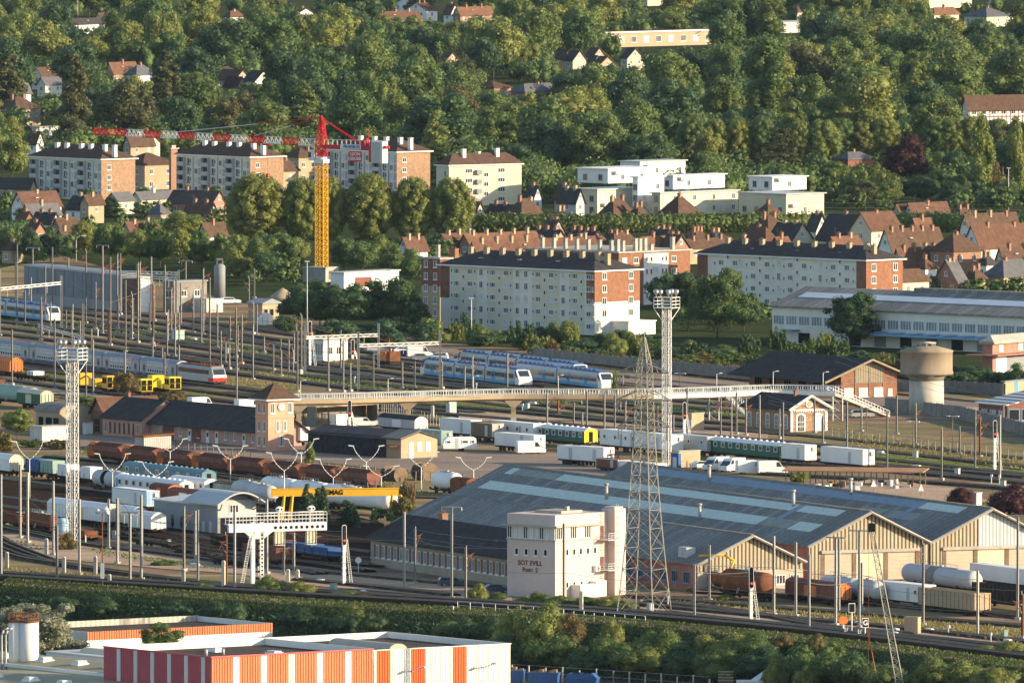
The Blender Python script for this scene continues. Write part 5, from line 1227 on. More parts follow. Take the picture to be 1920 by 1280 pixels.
def bankpts(x0, x1, f0, f1):
    def fn(n):
        xs = rng.random(n)*(x1-x0)+x0; out = np.zeros((n,3)); fs = f0+(f1-f0)*rng.random(n); X = [G(*p)[0] for p in crest_px]
        cr = np.array([tuple(G(*p)) for p in crest_px]); i = np.interp(xs,[p[0] for p in crest_px],np.arange(len(crest_px))); i0 = np.minimum(i.astype(int),len(crest_px)-2); t = (i-i0)[:,None]
        c = cr[i0]*(1-t)+cr[i0+1]*t; out = c+np.outer(fs*15,np.array(nrm)); out[:,2] = ZL*fs; return out
    return fn
scatter('bank_grass','rough grass covering the railway bank, painted dark for shade',bankpts(-100,2020,.03,1.25),60000,.12,.30,'grass_d')
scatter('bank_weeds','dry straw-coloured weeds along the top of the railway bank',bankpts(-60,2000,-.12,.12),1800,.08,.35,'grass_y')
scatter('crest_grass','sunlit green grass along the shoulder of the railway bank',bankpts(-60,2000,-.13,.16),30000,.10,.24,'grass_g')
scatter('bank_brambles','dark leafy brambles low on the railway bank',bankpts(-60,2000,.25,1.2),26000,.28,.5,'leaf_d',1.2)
def polypts(polys):
    def fn(n):
        out = []; ar = []
        for (a,b_,c,d) in polys: ar.append(abs(c[0]-a[0])*(abs(d[1]-a[1])+4))
        ar = np.array(ar)/sum(ar); ks = rng.choice(len(polys),n,p=ar)
        for k in ks:
            a,b_,c,d = polys[k]; u,v = rng.random(2); x = (1-u)*((1-v)*a[0]+v*d[0])+u*((1-v)*b_[0]+v*c[0]); y = (1-u)*((1-v)*a[1]+v*d[1])+u*((1-v)*b_[1]+v*c[1]); p = G(x,y); out.append((p.x,p.y,.05))
        return np.array(out)
    return fn
scatter('dry_grass','dry yellow grass in strips between the tracks',polypts([((0,1064),(420,1100),(420,1112),(0,1084)),((1260,1120),(1920,1182),(1920,1196),(1260,1134)),((480,692),(540,698),(560,712),(480,706)),((380,702),(560,724),(560,738),(420,722)),((1560,806),(1920,862),(1920,882),(1600,838)),((330,862),(560,868),(830,932),(600,930)),((580,672),(660,676),(690,690),(640,690)),((1500,1150),(1900,1186),(1920,1210),(1560,1165))]),16000,.12,.45,'grass_y')
scatter('green_grass','patches of green grass between the sidings',polypts([((1600,844),(1920,886),(1920,898),(1640,868)),((0,690),(400,742),(400,750),(0,700)),((730,748),(960,760),(960,770),(730,760)),((330,866),(560,872),(830,935),(600,925)),((0,968),(110,985),(110,995),(0,995)),((150,840),(300,850),(300,858),(150,850)),((0,575),(400,640),(700,690),(0,610)),((0,588),(300,628),(560,668),(300,636)),((0,655),(380,712),(420,722),(380,718)),((560,700),(900,742),(1180,765),(900,748)),((430,690),(640,715),(800,735),(600,722)),((1000,735),(1300,765),(1560,800),(1300,775)),((0,1010),(60,1020),(100,1040),(0,1020)),((160,1028),(330,1052),(420,1070),(200,1045)),((420,1096),(700,1118),(960,1138),(420,1106))]),24000,.14,.3,'grass_g')
# ================================================================ houses of the town
RD = {'tile_d':'dark slate','tile_b':'brown tiled','tile_r':'red tiled','tile_o':'orange tiled','tile_g':'grey slate','conc':'flat grey'}
WD = {'white':'white','cream':'cream','brick_o':'orange brick','brick':'brick','beige':'beige','salmon':'salmon','rosy':'rose brick','offwhite':'off-white','grey_l':'pale grey','brick_b':'brown brick','brick_d':'dark brick'}
M['salmon'] = MATS['salmon_render']; M['palegable'] = mat('pale_gable_render',(.50,.43,.34),.85,.08,.4); WD['palegable'] = 'pale beige'
HN = [0]
def house(px, ye, xL, xR, h, rise, ax, roof, wall, th=45, chim=1, ch_m='brick_o'):
    "ye: picture height of the near eave corner, whose real height is h"
    if ye > 395: rise *= .88
    if ye < 250 and wall in ('offwhite','cream','white') and 980 < px < 1270: wall = 'palegable'
    p = G(px, ye, h); p.z = 0; HN[0] += 1; q = random.Random(HN[0])
    a = max(3.0, span(p, th, xL, -1)); w = max(3.0, span(p, th, xR, 1))
    kind = {'x':'{}-roofed {} gabled house','y':'{}-roofed {} terrace house','h':'{} hip-roofed {} house','f':'low {}-roofed {} building'}[ax].format(RD[roof].replace(' ','-'), WD[wall].replace(' ','-'))
    t = thing('house', kind, 'house', p, th, 'houses of the town', True)
    b = MB()
    if ax in 'xy': gable_wall(b,a,w,h,rise,ax)
    else: b.box(-a,0,0,w,0,h)
    b.build('wall', M[wall], t)
    r = MB()
    if ax == 'h': hip_roof(r,a,w,h,rise,.45)
    elif ax == 'f': r.box(-a-.3,.3,-.3,w+.3,h,h+.35)
    else: gable_roof(r,a,w,h,rise,ax,ov=.4)
    r.build('roof', M[roof], t)
    for k in range(chim):
        f = (k+.6)/(chim+.2)
        if ax == 'x': x, y = -a*f, w*.5
        elif ax == 'y': x, y = -a*.5, w*f
        else: x, y = (-a*f, w*.5) if a > w else (-a*.5, w*f)
        chimney(t, x, y, h+rise*(.9 if ax != 'f' else 0), .9, .6, .8+q.random()*.5, ch_m if q.random() < .7 else 'beige', 2)
    if h >= 2.5:
        for k in range(max(1,min(4,int(a/3.5)))): win(t,'f',-a*(k+.5)/max(1,min(4,int(a/3.5))),max(.8,h-2.1),1.0,1.3,'wd',mull=1)
        for k in range(max(1,min(8,int(w/3.5)))): win(t,'s',w*(k+.5)/max(1,min(8,int(w/3.5))),max(.8,h-2.1),1.0,1.3,'wd' if q.random()<.7 else 'wl',mull=1)
        if ax == 'x' and rise > 2.5: win(t,'s',w*.5,h+rise*.25,.9,1.1,'wd',mull=1)
        if ax == 'y' and rise > 2.5: win(t,'f',-a*.5,h+rise*.25,.9,1.1,'wd',mull=1)
    if ax == 'y' and w > 9 and q.random() < .7:
        e = MB(); f = .35; e.cbox(-a/2*f-.0+0, w*.4, h+rise*(f)+.22, .8,1.0,.25) if False else e.cbox(-a*.25, w*.4, h+rise*.5+.3, 1.1,.9,.16); e.build('roof_light', M['glass_l'], t)
    if ax in 'xy' and q.random() < .5:
        e = MB(); x,y = (-a*.8,w*.5) if ax == 'x' else (-a*.5,w*.15); z = h+rise; e.bar((x,y,z),(x,y,z+2.2),.05); 
        for dz in (1.6,1.9,2.2): e.bar((x-.5,y,z+dz),(x+.5,y,z+dz),.03)
        e.build('aerial', M['steel_d'], t)
    return t
for a in [
 # left gardens
 (45,386,22,115,4,3.2,'y','tile_r','white'),(56,402,46,114,3.6,2.6,'y','tile_g','beige',45,1),(96,418,60,108,4,2.6,'x','tile_d','white',45,2),(47,412,38,54,3,2,'x','tile_r','brick'),(113,428,100,150,3,2.6,'y','tile_b','brick_b'),
 (150,392,124,178,3.5,3,'x','tile_d','white'),(158,392,148,180,3.5,1.6,'y','tile_r','brick_o',45,1),(166,382,160,195,5,2,'y','tile_b','beige'),(221,376,200,252,3.6,1.8,'y','tile_g','cream',40,0),(263,373,250,328,3.2,1.6,'y','tile_g','cream',40,1,'white'),
 (397,381,314,424,4,2.8,'x','tile_d','rosy',28,2),(392,402,345,404,3.4,3,'x','tile_r','brick_o',45,2),(300,402,278,318,3,2.6,'h','tile_g','beige'),(244,434,232,300,3,2.4,'y','tile_r','beige',45,2),(388,440,378,426,3,3,'y','tile_b','white',45,1),(56,352,-10,66,3.2,2.2,'x','tile_d','beige',30,0),
 (20,470,4,44,3,2,'h','tile_b','beige'),(66,432,52,84,3.4,2,'x','tile_b','brick_o'),(120,446,110,132,3,2,'y','tile_b','beige'),
 # beside the hedge and behind it
 (889,404,868,911,3,3.6,'x','tile_b','cream'),(950,404,912,962,3,2.8,'x','tile_d','brick_o',45,2),(978,406,946,1023,3,4.6,'h','tile_b','brick_o',45,2),(1052,405,1036,1066,3,1.4,'h','tile_d','white',45,2),(1080,378,1046,1092,4,3,'x','tile_d','grey_l',45,2),(1062,372,1040,1074,4,3,'x','tile_b','grey_l'),(1000,372,990,1012,4,3,'x','tile_d','white'),
 (1150,407,1122,1192,2.6,4.8,'h','tile_b','brick_o',45,2),(1196,407,1182,1214,2.6,3.2,'h','tile_b','brick_o',45,2),(1272,407,1232,1316,2.6,5.6,'h','tile_b','brick_o',45,1),(1440,405,1414,1466,2.4,3.4,'h','tile_b','brick_o',45,1),
 (1712,405,1700,1782,3,3.4,'y','tile_r','white',45,1),(1690,405,1672,1712,3,3.0,'y','tile_r','white',45,0),(1800,408,1782,1830,2.6,2.4,'h','tile_b','beige',45,2),
 # terracotta terraces
 (895,475,884,1122,4.6,2.8,'y','tile_r','brick_o',42,8,'beige'),(880,456,868,1012,4.4,2.2,'y','tile_o','brick_o',42,5,'beige'),(838,454,826,900,4.4,2.0,'y','tile_r','beige',42,3,'beige'),(765,468,754,802,4.4,3,'y','tile_r','white',42,2,'beige'),
 (1040,451,990,1062,4.2,2.6,'x','tile_d','beige',45,3),(1036,434,1020,1058,5,3,'x','tile_d','beige',45,2),(1078,465,1064,1146,4.4,2.6,'h','tile_b','beige',42,2),(1152,460,1142,1195,5,3,'h','tile_b','beige',42,2),(1112,447,1060,1128,3.6,1.8,'x','tile_d','beige',45,4),(1170,452,1130,1188,3.6,1.7,'x','tile_d','white',45,4),
 (1245,449,1210,1276,4.4,2.4,'x','tile_d','cream',45,3),(1262,464,1238,1292,5,3.2,'x','tile_b','brick_o',45,2),(1214,464,1204,1284,5,2.6,'y','tile_o','brick_o',42,2),(1305,447,1290,1326,4,2,'h','tile_b','cream',45,3),(1292,464,1284,1350,4,1.8,'y','tile_b','beige',45,2),(1340,446,1322,1360,4,1.6,'h','tile_d','white',45,2),(1340,462,1330,1378,3.5,2,'y','tile_b','beige',45,1),
 (1436,453,1390,1456,4,3.6,'h','tile_r','brick',45,1),(1440,434,1402,1482,3.6,4.0,'h','tile_b','white',45,2),(1483,453,1438,1526,4,4.6,'x','tile_d','cream',45,2),(1463,460,1455,1484,4,2,'y','tile_o','brick_o',45,1),(1396,462,1378,1412,4,2.2,'h','tile_b','beige'),
 # right-hand houses
 (1590,451,1530,1642,4.5,6.6,'x','tile_d','white',45,1),(1634,431,1594,1691,7.5,4.4,'y','tile_r','cream',45,1),(1570,464,1548,1618,4,2.6,'y','tile_o','beige',45,2),(1632,447,1608,1644,5,3.4,'x','tile_b','cream',45,2),(1530,430,1520,1552,4,4,'x','tile_d','grey_l'),
 (1673,469,1646,1772,6.5,5.2,'y','tile_b','white',45,5),(1722,436,1704,1752,5,3.6,'y','tile_o','brick_o',45,1),(1691,496,1676,1734,4.6,4,'y','tile_r','cream',45,2),(1746,490,1712,1772,5,3.6,'h','tile_r','brick_o',45,2),(1735,505,1712,1756,4,2.6,'h','tile_r','white',45,1),
 (1788,473,1745,1840,7.5,4.4,'h','tile_b','brick_o',45,1),(1796,528,1752,1812,4,5.2,'y','tile_g','brick_o',45,2),(1818,431,1800,1912,6,4,'y','tile_b','white',45,3),(1837,463,1806,1945,5.5,5.4,'y','tile_r','white',45,2),(1884,492,1872,1945,5.4,3.6,'y','tile_b','beige',45,2),(1882,520,1844,1960,4.4,4,'h','tile_g','beige',45,2),(1828,524,1810,1848,4,2.6,'h','tile_b','beige',45,2),(1690,530,1680,1742,4,3,'h','tile_b','cream',45,0),(1905,450,1890,1960,5,3,'h','tile_b','white',45,1),(1850,498,1836,1868,5,2.6,'h','tile_d','white',45,2),
 # pale gabled terrace in the wood
 (1007,107,990,1030,3.8,2.8,'x','tile_d','salmon',45,0),(1058,110,1042,1071,3.6,2.6,'x','tile_b','salmon',45,0),(1074,113,1058,1099,6.5,3,'x','tile_d','cream',45,0),(1112,106,1098,1135,3.6,2.8,'x','tile_b','beige',45,0),(1112,119,1100,1128,3.6,2.4,'x','tile_d','salmon',45,0),(1119,127,1106,1159,5,3.4,'x','tile_b','salmon',45,0),(1176,109,1166,1206,6.5,3,'x','tile_d','offwhite',45,0),(1200,119,1190,1230,4.6,3,'x','tile_d','offwhite',45,0),(1233,124,1222,1262,4.6,3,'x','tile_b','cream',45,0),(1142,137,1120,1166,3,1.2,'h','tile_g','cream',45,0),
 (836,114,824,860,3.6,2.6,'x','tile_b','salmon',45,0),(745,152,738,850,3.4,.2,'f','tile_b','beige',40,0),(926,166,884,958,3.4,2,'h','tile_b','brick_b',40,0),(984,174,958,1058,3.6,2.4,'h','tile_g','brick_b',40,1),(1050,150,1040,1070,3,2,'h','tile_d','white',45,0),
 # far hilltop houses
 (655,18,640,702,5,.2,'f','conc','white',40,0),(712,37,690,792,3.6,2.6,'y','tile_r','brick_b',40,3),(800,20,760,820,4,2.6,'y','tile_b','white',40,2),(845,26,832,860,4,3.4,'x','tile_b','white',45,1),(863,28,850,925,4,2.6,'y','tile_o','brick_o',40,2),(972,24,952,1000,4.4,3.6,'h','tile_r','white',40,2),(940,36,930,1000,3.4,2.4,'y','tile_o','white',40,2),(970,46,962,1006,4,2,'y','tile_d','white',40,0),(1010,24,1000,1040,4,3,'x','tile_b','white',45,1),(1050,18,1036,1076,4,2.6,'y','tile_b','beige',40,1),(1135,22,1120,1150,4,3,'x','tile_d','white',45,1),(1214,-46,1208,1244,12,.3,'f','conc','cream',40,0),(780,8,740,800,3,2.4,'y','tile_b','white',40,2),(690,62,672,720,3,2,'y','tile_d','white',40,1),
 (1752,29,1742,1798,3.6,2.6,'h','tile_o','cream',40,1),(1742,-22,1734,1822,8,.3,'f','conc','cream',40,0),(1850,32,1808,1895,3.8,3,'h','tile_g','cream',45,1),(1890,20,1878,1905,4,3.4,'x','tile_b','white',45,1),(1905,12,1896,1960,4,3,'y','tile_r','cream',45,2),(1870,8,1850,1890,4,3,'y','tile_r','white',45,1),(1495,24,1486,1505,5,2,'h','tile_r','cream',45,0),
 (134,46,116,218,4,1.8,'y','tile_d','white',35,0),(432,33,426,456,4,2.2,'h','tile_r','white',45,1),(556,28,548,590,4,2.2,'x','tile_b','white',40,1),(190,36,182,224,3.4,2,'y','tile_b','white',40,0),
 # hamlets at the left
 (78,142,60,116,4.6,2.4,'y','tile_b','offwhite',40,1),(85,158,70,116,4,2,'y','tile_g','offwhite',40,0),(212,136,198,260,4.6,3,'y','tile_o','brick_b',40,1),(256,142,234,292,5,3,'h','tile_g','white',45,1),(432,136,392,446,4,1.6,'y','tile_b','beige',40,0),(440,150,404,470,3.6,3,'x','tile_b','beige',45,0),(478,152,456,510,4,3,'x','tile_d','offwhite',45,0),(500,130,472,524,4,3,'x','tile_g','offwhite',45,0),(445,162,420,462,3.4,2.8,'x','tile_b','salmon',45,0),
 (30,206,-10,76,5,3.4,'h','tile_b','beige',40,2),(74,240,60,118,3,.3,'f','conc','grey_l',40,0),(15,174,2,58,4,2.6,'y','tile_g','white',45,1),(190,262,160,212,4,3,'x','tile_b','white',45,1),(245,272,232,290,4,2.6,'y','tile_b','beige',45,1),(265,268,250,300,4.2,2.8,'x','tile_r','cream',45,1),(68,268,52,82,4,3,'x','tile_b','white',45,1),(530,322,510,560,5,3,'h','tile_b','beige',45,1),
 (1565,240,1556,1602,4,.3,'f','conc','salmon',45,0),(1590,300,1560,1640,2.0,1.8,'h','tile_g','brick_d',45,1),(1700,20,1690,1716,5,2,'h','tile_r','cream',45,0)]:
    house(*a)
# ================================================================ rolling stock and road vehicles
def veh(name, label, cat, near, xL, th, group=None, auto=False, L=None):
    "a vehicle whose near end stands over pixel `near`; it reaches back along -x to pixel column xL"
    p = G(*near); l = L or span(p, th, xL, -1)
    return thing(name, label, cat, p, th, group, auto), l
def wheels(b, xs, g=.75, r=.46, m=0):
    for x in xs:
        for s in (-1,1): b.tube((x,s*g-.07,r),(x,s*g+.07,r),r,12,m)
def bogies(t, l, n=2, z=.95, inset=3.2):
    for c in ([-inset, -l+inset] if n == 2 else [-l/2]):
        b = MB(); wheels(b,(c-.95,c+.95)); b.box(c-1.5,c+1.5,-1.0,-.85,.35,.75); b.box(c-1.5,c+1.5,.85,1.0,.35,.75); b.box(c-.4,c+.4,-.9,.9,.5,.9); b.build('bogie', M['under'], t)
def axles(t, l):
    for c in (-1.8, -l+1.8): b = MB(); wheels(b,(c,)); b.box(c-.4,c+.4,-.95,-.8,.3,.9); b.box(c-.4,c+.4,.8,.95,.3,.9); b.build('wheelset', M['under'], t)
def buffers(b, l, m=0):
    for x, d in ((0,1),(-l,-1)):
        for y in (-.85,.85): b.tube((x,y,1.05),(x+.5*d,y,1.05),.09,6,m); b.tube((x+.45*d,y,1.05),(x+.52*d,y,1.05),.2,8,m)
def roofarc(w, h, rise, n=8): return [(-w/2+w*k/n, h+rise*math.sin(math.pi*k/n)**.7) for k in range(n+1)]
def coach(label, near, xL, th, body, roof, end=None, h=3.0, wins=10, stripe=None, name='passenger_coach', group=None, auto=False, winstyle='g', openend=False, W=2.8, cat='coach', vents=True, rise=.55, L=None):
    t, l = veh(name, label, cat, near, xL, th, group, auto, L)
    b = MB(); arc = roofarc(W,h,rise); b.ext([(-W/2,1.0),(W/2,1.0)]+list(reversed(arc)),'x',-l,0,0,mcap=1); b.build('body', [M[body], M[end or body]], t)
    b = MB(); up = [(y*1.03, z+.03) for y,z in arc]; b.ext(up+[(y,z+.08) for y,z in reversed(up)],'x',-l-.1,.1)
    if vents:
        for k in range(int(l/2)): b.cbox(-1-k*2.0,.15,h+rise+.15,.35,.4,.22)
    b.build('roof', M[roof], t)
    for k in range(wins):
        x = -l+1.9+k*(l-3.2)/max(1,wins-1); win(t,'f',x,1.95,min(1.25,(l-3)/wins*.62),.95,'nd' if winstyle=='g' else winstyle,off=-W/2,mull=0)
    for x in (-.7,-l+.75): d = MB(); d.box(x-.36,x+.36,-W/2-.03,-W/2+.05,1.05,2.95); d.build('door', M[body if not stripe else stripe], t)
    if stripe: s = MB(); s.box(-l,0,-W/2-.025,-W/2+.02,1.05,1.5); s.build('stripe', M[stripe], t)
    e = MB(); e.box(-.02,.05,-.4,.4,1.1,3.0)
    e.build('gangway', M['shade'], t)
    if openend: e = MB(); e.box(.0,.06,-W*.42,W*.42,1.3,h+.2); e.build('open_end', M['shade'], t)
    u = MB(); u.box(-l+.2,-.2,-1.2,1.2,.7,1.02); buffers(u,l); u.box(-l*.6,-l*.4,-1.0,1.0,.4,.8); u.build('underframe', M['under'], t)
    bogies(t,l); return t, l
def tank(label, near, xL, th, m, ends=None, d=2.9, group='tank wagons in the sidings', auto=True, stripe=None, z=1.0, ladder=True, L=None):
    t, l = veh('tank_wagon', label, 'tank wagon', near, xL, th, group, auto, L)
    r = d/2; zc = z+r; b = MB(); b.lathe([(0,-l+.3),(r*.6,-l+.42),(r*.92,-l+.75),(r,-l+1.2),(r,-1.2),(r*.92,-.75),(r*.6,-.42),(0,-.3)],20,(0,0,zc),0,'x'); b.build('barrel', M[m], t)
    if stripe: s = MB(); s.lathe([(r+.02,-l*.62),(r+.02,-l*.5)],20,(0,0,zc),0,'x'); s.build('band', M[stripe], t)
    k = MB(); k.box(-l*.75,-l*.25,-.35,.35,zc+r-.02,zc+r+.06)
    for i in range(7): x=-l*.75+i*l*.5/6; k.bar((x,-.4,zc+r),(x,-.4,zc+r+.6),.05)
    k.bar((-l*.75,-.4,zc+r+.6),(-l*.25,-.4,zc+r+.6),.05); k.tube((-l*.5,0,zc+r-.1),(-l*.5,0,zc+r+.3),.35,10)
    k.build('catwalk', M['steel'], t)
    if ladder: a = MB(); [a.bar((-l*.5+dx,-r*1.0-.1,z),(-l*.5+dx,-.45,zc+r),.06) for dx in (-.25,.25)]; a.build('ladder', M['steel_w'], t)
    u = MB(); u.box(-l+.1,-.1,-1.1,1.1,.75,1.0); buffers(u,l)
    for x in (-l*.2,-l*.8): u.box(x-.2,x+.2,-1.1,1.1,1.0,zc-r*.6)
    u.build('underframe', M['under'], t); (bogies(t,l,inset=2.2) if l > 11 else axles(t,l)); return t, l
def hopper(label, near, xL, th, m='rust', group='rake of ore hopper wagons', L=None):
    t, l = veh('hopper_wagon', label, 'hopper wagon', near, xL, th, group, True, L); W = 2.8
    b = MB(); b.ext([(-.7,1.1),(.7,1.1),(W/2,2.2),(W/2,3.1),(-W/2,3.1),(-W/2,2.2)],'x',-l+.9,-.9); b.build('hopper', M['brick_d'], t)
    r = MB(); r.ext([(-W/2-.05,3.08),(W/2+.05,3.08),(.15,3.65),(-.15,3.65)],'x',-l*.78,-.9); r.build('roof', mat('brown_wagon_paint',(.13,.06,.045),.8,.25,.6), t)
    o = MB(); o.box(-l+.2,-l*.80,-W/2+.1,W/2-.1,1.2,2.9); o.ext([(-1.2,2.9),(1.2,2.9),(.7,3.6),(-.7,3.6)],'x',-l+.3,-l*.80); [o.box(-l+.4+i*.5,-l+.5+i*.5,-W/2-.02,W/2+.02,1.0,3.0) for i in range(4)]; o.build('end_platform', M['orange'], t)
    u = MB(); u.box(-l+.1,-.1,-1.1,1.1,.75,1.0); buffers(u,l); u.build('underframe', M['under'], t); bogies(t,l,inset=2.0); return t
def boxwagon(label, near, xL, th, m, roof, end=None, arch=.5, h=2.9, name='box_wagon', cat='goods wagon', group='goods wagons in the sidings', auto=True, L=None, ribs=True):
    t, l = veh(name, label, cat, near, xL, th, group, auto, L); W = 2.8; arc = roofarc(W,h,arch)
    b = MB(); b.ext([(-W/2,1.0),(W/2,1.0)]+list(reversed(arc)),'x',-l,0,0,mcap=1); b.build('body', [M[m], M[end or m]], t)
    b = MB(); up = [(y*1.03,z+.03) for y,z in arc]; b.ext(up+[(y,z+.07) for y,z in reversed(up)],'x',-l-.08,.08); b.build('roof', M[roof], t)
    if ribs:
        k = MB()
        for i in range(int(l/1.1)+1): x = -l+i*l/int(l/1.1); k.box(x-.05,x+.05,-W/2-.06,-W/2+.02,1.0,h)
        for i in range(4): y = -W/2+.3+i*(W-.6)/3; k.box(-.02,.06,y-.05,y+.05,1.0,h+.1)
        k.build('frame_ribs', M[m], t)
    d = MB(); d.box(-l*.62,-l*.38,-W/2-.09,-W/2+.02,1.1,h-.15); d.build('sliding_door', M[end or m], t)
    u = MB(); u.box(-l+.1,-.1,-1.1,1.1,.7,1.02); buffers(u,l); u.build('underframe', M['under'], t); (bogies(t,l,inset=2.4) if l > 11 else axles(t,l)); return t
def flatwagon(label, near, xL, th, loads, m='under', group='flat wagons in the sidings', auto=True, L=None):
    "loads: (x fraction from, to, height, material)"
    t, l = veh('flat_wagon', label, 'flat wagon', near, xL, th, group, auto, L)
    b = MB(); b.box(-l,0,-1.35,1.35,.95,1.2); buffers(b,l)
    for i in range(7):
        for s in (-1,1): x = -l+.3+i*(l-.6)/6; b.bar((x,s*1.36,1.0),(x,s*1.36,2.0),.07)
    b.build('deck', M[m], t); (bogies(t,l,inset=2.2) if l > 11 else axles(t,l))
    for (f0,f1,h,mm) in loads:
        k = MB(); k.box(-l+l*f0,-l+l*f1,-1.2,1.2,1.2,1.2+h); n = max(2,int(l*(f1-f0)/.8))
        for i in range(n): x = -l+l*f0+(i+.5)*l*(f1-f0)/n; k.box(x-.06,x+.06,-1.26,1.26,1.2,1.2+h*.97)
        c = k.build('load_crate', M[mm]); c.location = t.location; c.rotation_euler = t.rotation_euler
        tag(c, 'ribbed '+mm.replace('_',' ')+' load crate', 'crate', 'crates on the flat wagons'); CR8.append((c, l*(1-(f0+f1)/2), t))
    return t
CR8 = []
def gondola(label, near, xL, th, m, h=2.6, group='open goods wagons in the sidings', L=None):
    t, l = veh('open_wagon', label, 'open wagon', near, xL, th, group, True, L); W = 2.7; b = MB()
    b.box(-l,0,-W/2,-W/2+.1,1.0,h); b.box(-l,0,W/2-.1,W/2,1.0,h); b.box(-.1,0,-W/2+.1,W/2-.1,1.0,h); b.box(-l,-l+.1,-W/2+.1,W/2-.1,1.0,h); b.box(-l,0,-W/2+.1,W/2-.1,.95,1.1); b.build('body', M[m], t)
    k = MB()
    for i in range(int(l/1.2)+1): x = -l+i*l/int(l/1.2); k.box(x-.07,x+.07,-W/2-.1,-W/2,1.0,h+.02)
    for i in range(4): y=-W/2+i*W/3; k.box(0,.1,y-.07,y+.07,1.0,h+.02)
    k.box(-l-.05,.12,-W/2-.12,-W/2+.05,h-.15,h+.05); k.box(0,.12,-W/2,W/2,h-.15,h+.05); k.build('frame_ribs', M[m], t)
    u = MB(); u.box(-l+.1,-.1,-1.1,1.1,.7,.95); buffers(u,l); u.build('underframe', M['under'], t); (bogies(t,l,inset=2.4) if l > 11 else axles(t,l)); return t
def container(label, near, xL, th, m='white', end=None, h=2.6, z=1.05, W=2.5, wheels_=True, cat='container', name='container', group='white containers and trailers', auto=False, wins=0, L=None):
    t, l = veh(name, label, cat, near, xL, th, group, auto, L)
    b = MB(); b.box(-l,0,-W/2,W/2,z,z+h); b.build('body', M[m], t)
    k = MB()
    for i in range(int(W/.25)): y=-W/2+.1+i*.25; k.box(0,.04,y,y+.1,z+.1,z+h-.1)
    for x in (-l,-.1): k.box(x-.02,x+.12,-W/2-.03,-W/2+.02,z,z+h)
    k.box(-l,.03,-W/2-.03,-W/2+.02,z+h-.1,z+h+.02); k.build('frame_ribs', M[end or m], t)
    d = MB(); d.box(-l*.35,-l*.35+.9,-W/2-.03,-W/2+.02,z+.1,z+2.1); d.build('door', M['grey_l'], t)
    for i in range(wins): win(t,'f',-l*(.15+.7*i/max(1,wins-1)),z+1.1,.9,.8,'nd',off=-W/2,mull=0)
    v = MB(); v.box(0,.25,W*.1,W*.35,z+h*.6,z+h*.85); v.build('vent_unit', M['grey_l'], t)
    if wheels_: u = MB(); u.box(-l,0,-1.1,1.1,z-.3,z-.01); wheels(u,(-1.5,-2.6,-l+1.5,-l+2.6),.95); u.build('chassis', M['under'], t)
    return t
# --- silver double-deck train
TT = 66; p = G(412,725); edges = [344,273,203,134,66,-2,-70]
t = thing('locomotive','silver electric locomotive with red nose and raised pantograph heading the double-deck train','locomotive',p,TT)
l = span(p,TT,344,-1); W = 2.9
b = MB(); b.ext([(-W/2,.9),(W/2,.9),(W/2,3.4),(W/2-.5,3.85),(-W/2+.5,3.85),(-W/2,3.4)],'x',-l+.3,-1.6,0); b.ext([(-W/2,.9),(W/2,.9),(W/2,2.3),(-W/2,2.3)],'x',-1.6,-.1,0); b.build('body', M['silver'], t)
b = MB(); b.ext([(-1.6,2.3),(-.1,2.3),(-.75,3.5),(-1.6,3.8)],'y',-W/2+.05,W/2-.05); b.build('cab', M['silver'], t)
b = MB(); b.face([(-.13,-W/2+.25,2.4),(-.13,W/2-.25,2.4),(-.68,W/2-.25,3.4),(-.68,-W/2+.25,3.4)]); b.box(-l+.8,-2.1,-W/2-.03,-W/2+.02,2.35,3.2); b.build('window_band', M['glass'], t)
b = MB(); b.box(-.1,.06,-W/2,W/2,1.0,1.75); b.box(-2.4,-.1,-W/2-.03,-W/2+.02,1.0,1.7); b.build('red_nose', M['red'], t); b = MB(); b.box(-.12,.05,-W/2,W/2,1.78,2.3); b.build('nose_panel', M['white'], t)
for y in (-.9,.9): b = MB(); b.tube((.05,y,1.4),(.12,y,1.4),.16,10); b.build('tail_lamp', M['lamp_r'], t)
b = MB(); b.box(-l+1,-2,-1.0,1.0,3.85,4.05)
for x0,s in ((-3.2,1),(-l+4,-1)): b.bar((x0,-.6,4.05),(x0-1.6*s,0,4.75),.08); b.bar((x0-1.6*s,0,4.75),(x0,0,5.4),.07); b.bar((x0,-.9,5.4),(x0,.9,5.4),.08)
for k in range(5): b.tube((-4-k*1.6,.4,4.05),(-4-k*1.6,.4,4.4),.13,8)
b.build('pantograph', M['rust'], t); u = MB(); u.box(-l+.3,-.2,-1.2,1.2,.6,.95); buffers(u,l); u.build('underframe', M['under'], t); bogies(t,l,inset=3.5)
pos = p+Vector((-math.cos(R(TT)),math.sin(R(TT)),0))*(l+.4); dd0 = None
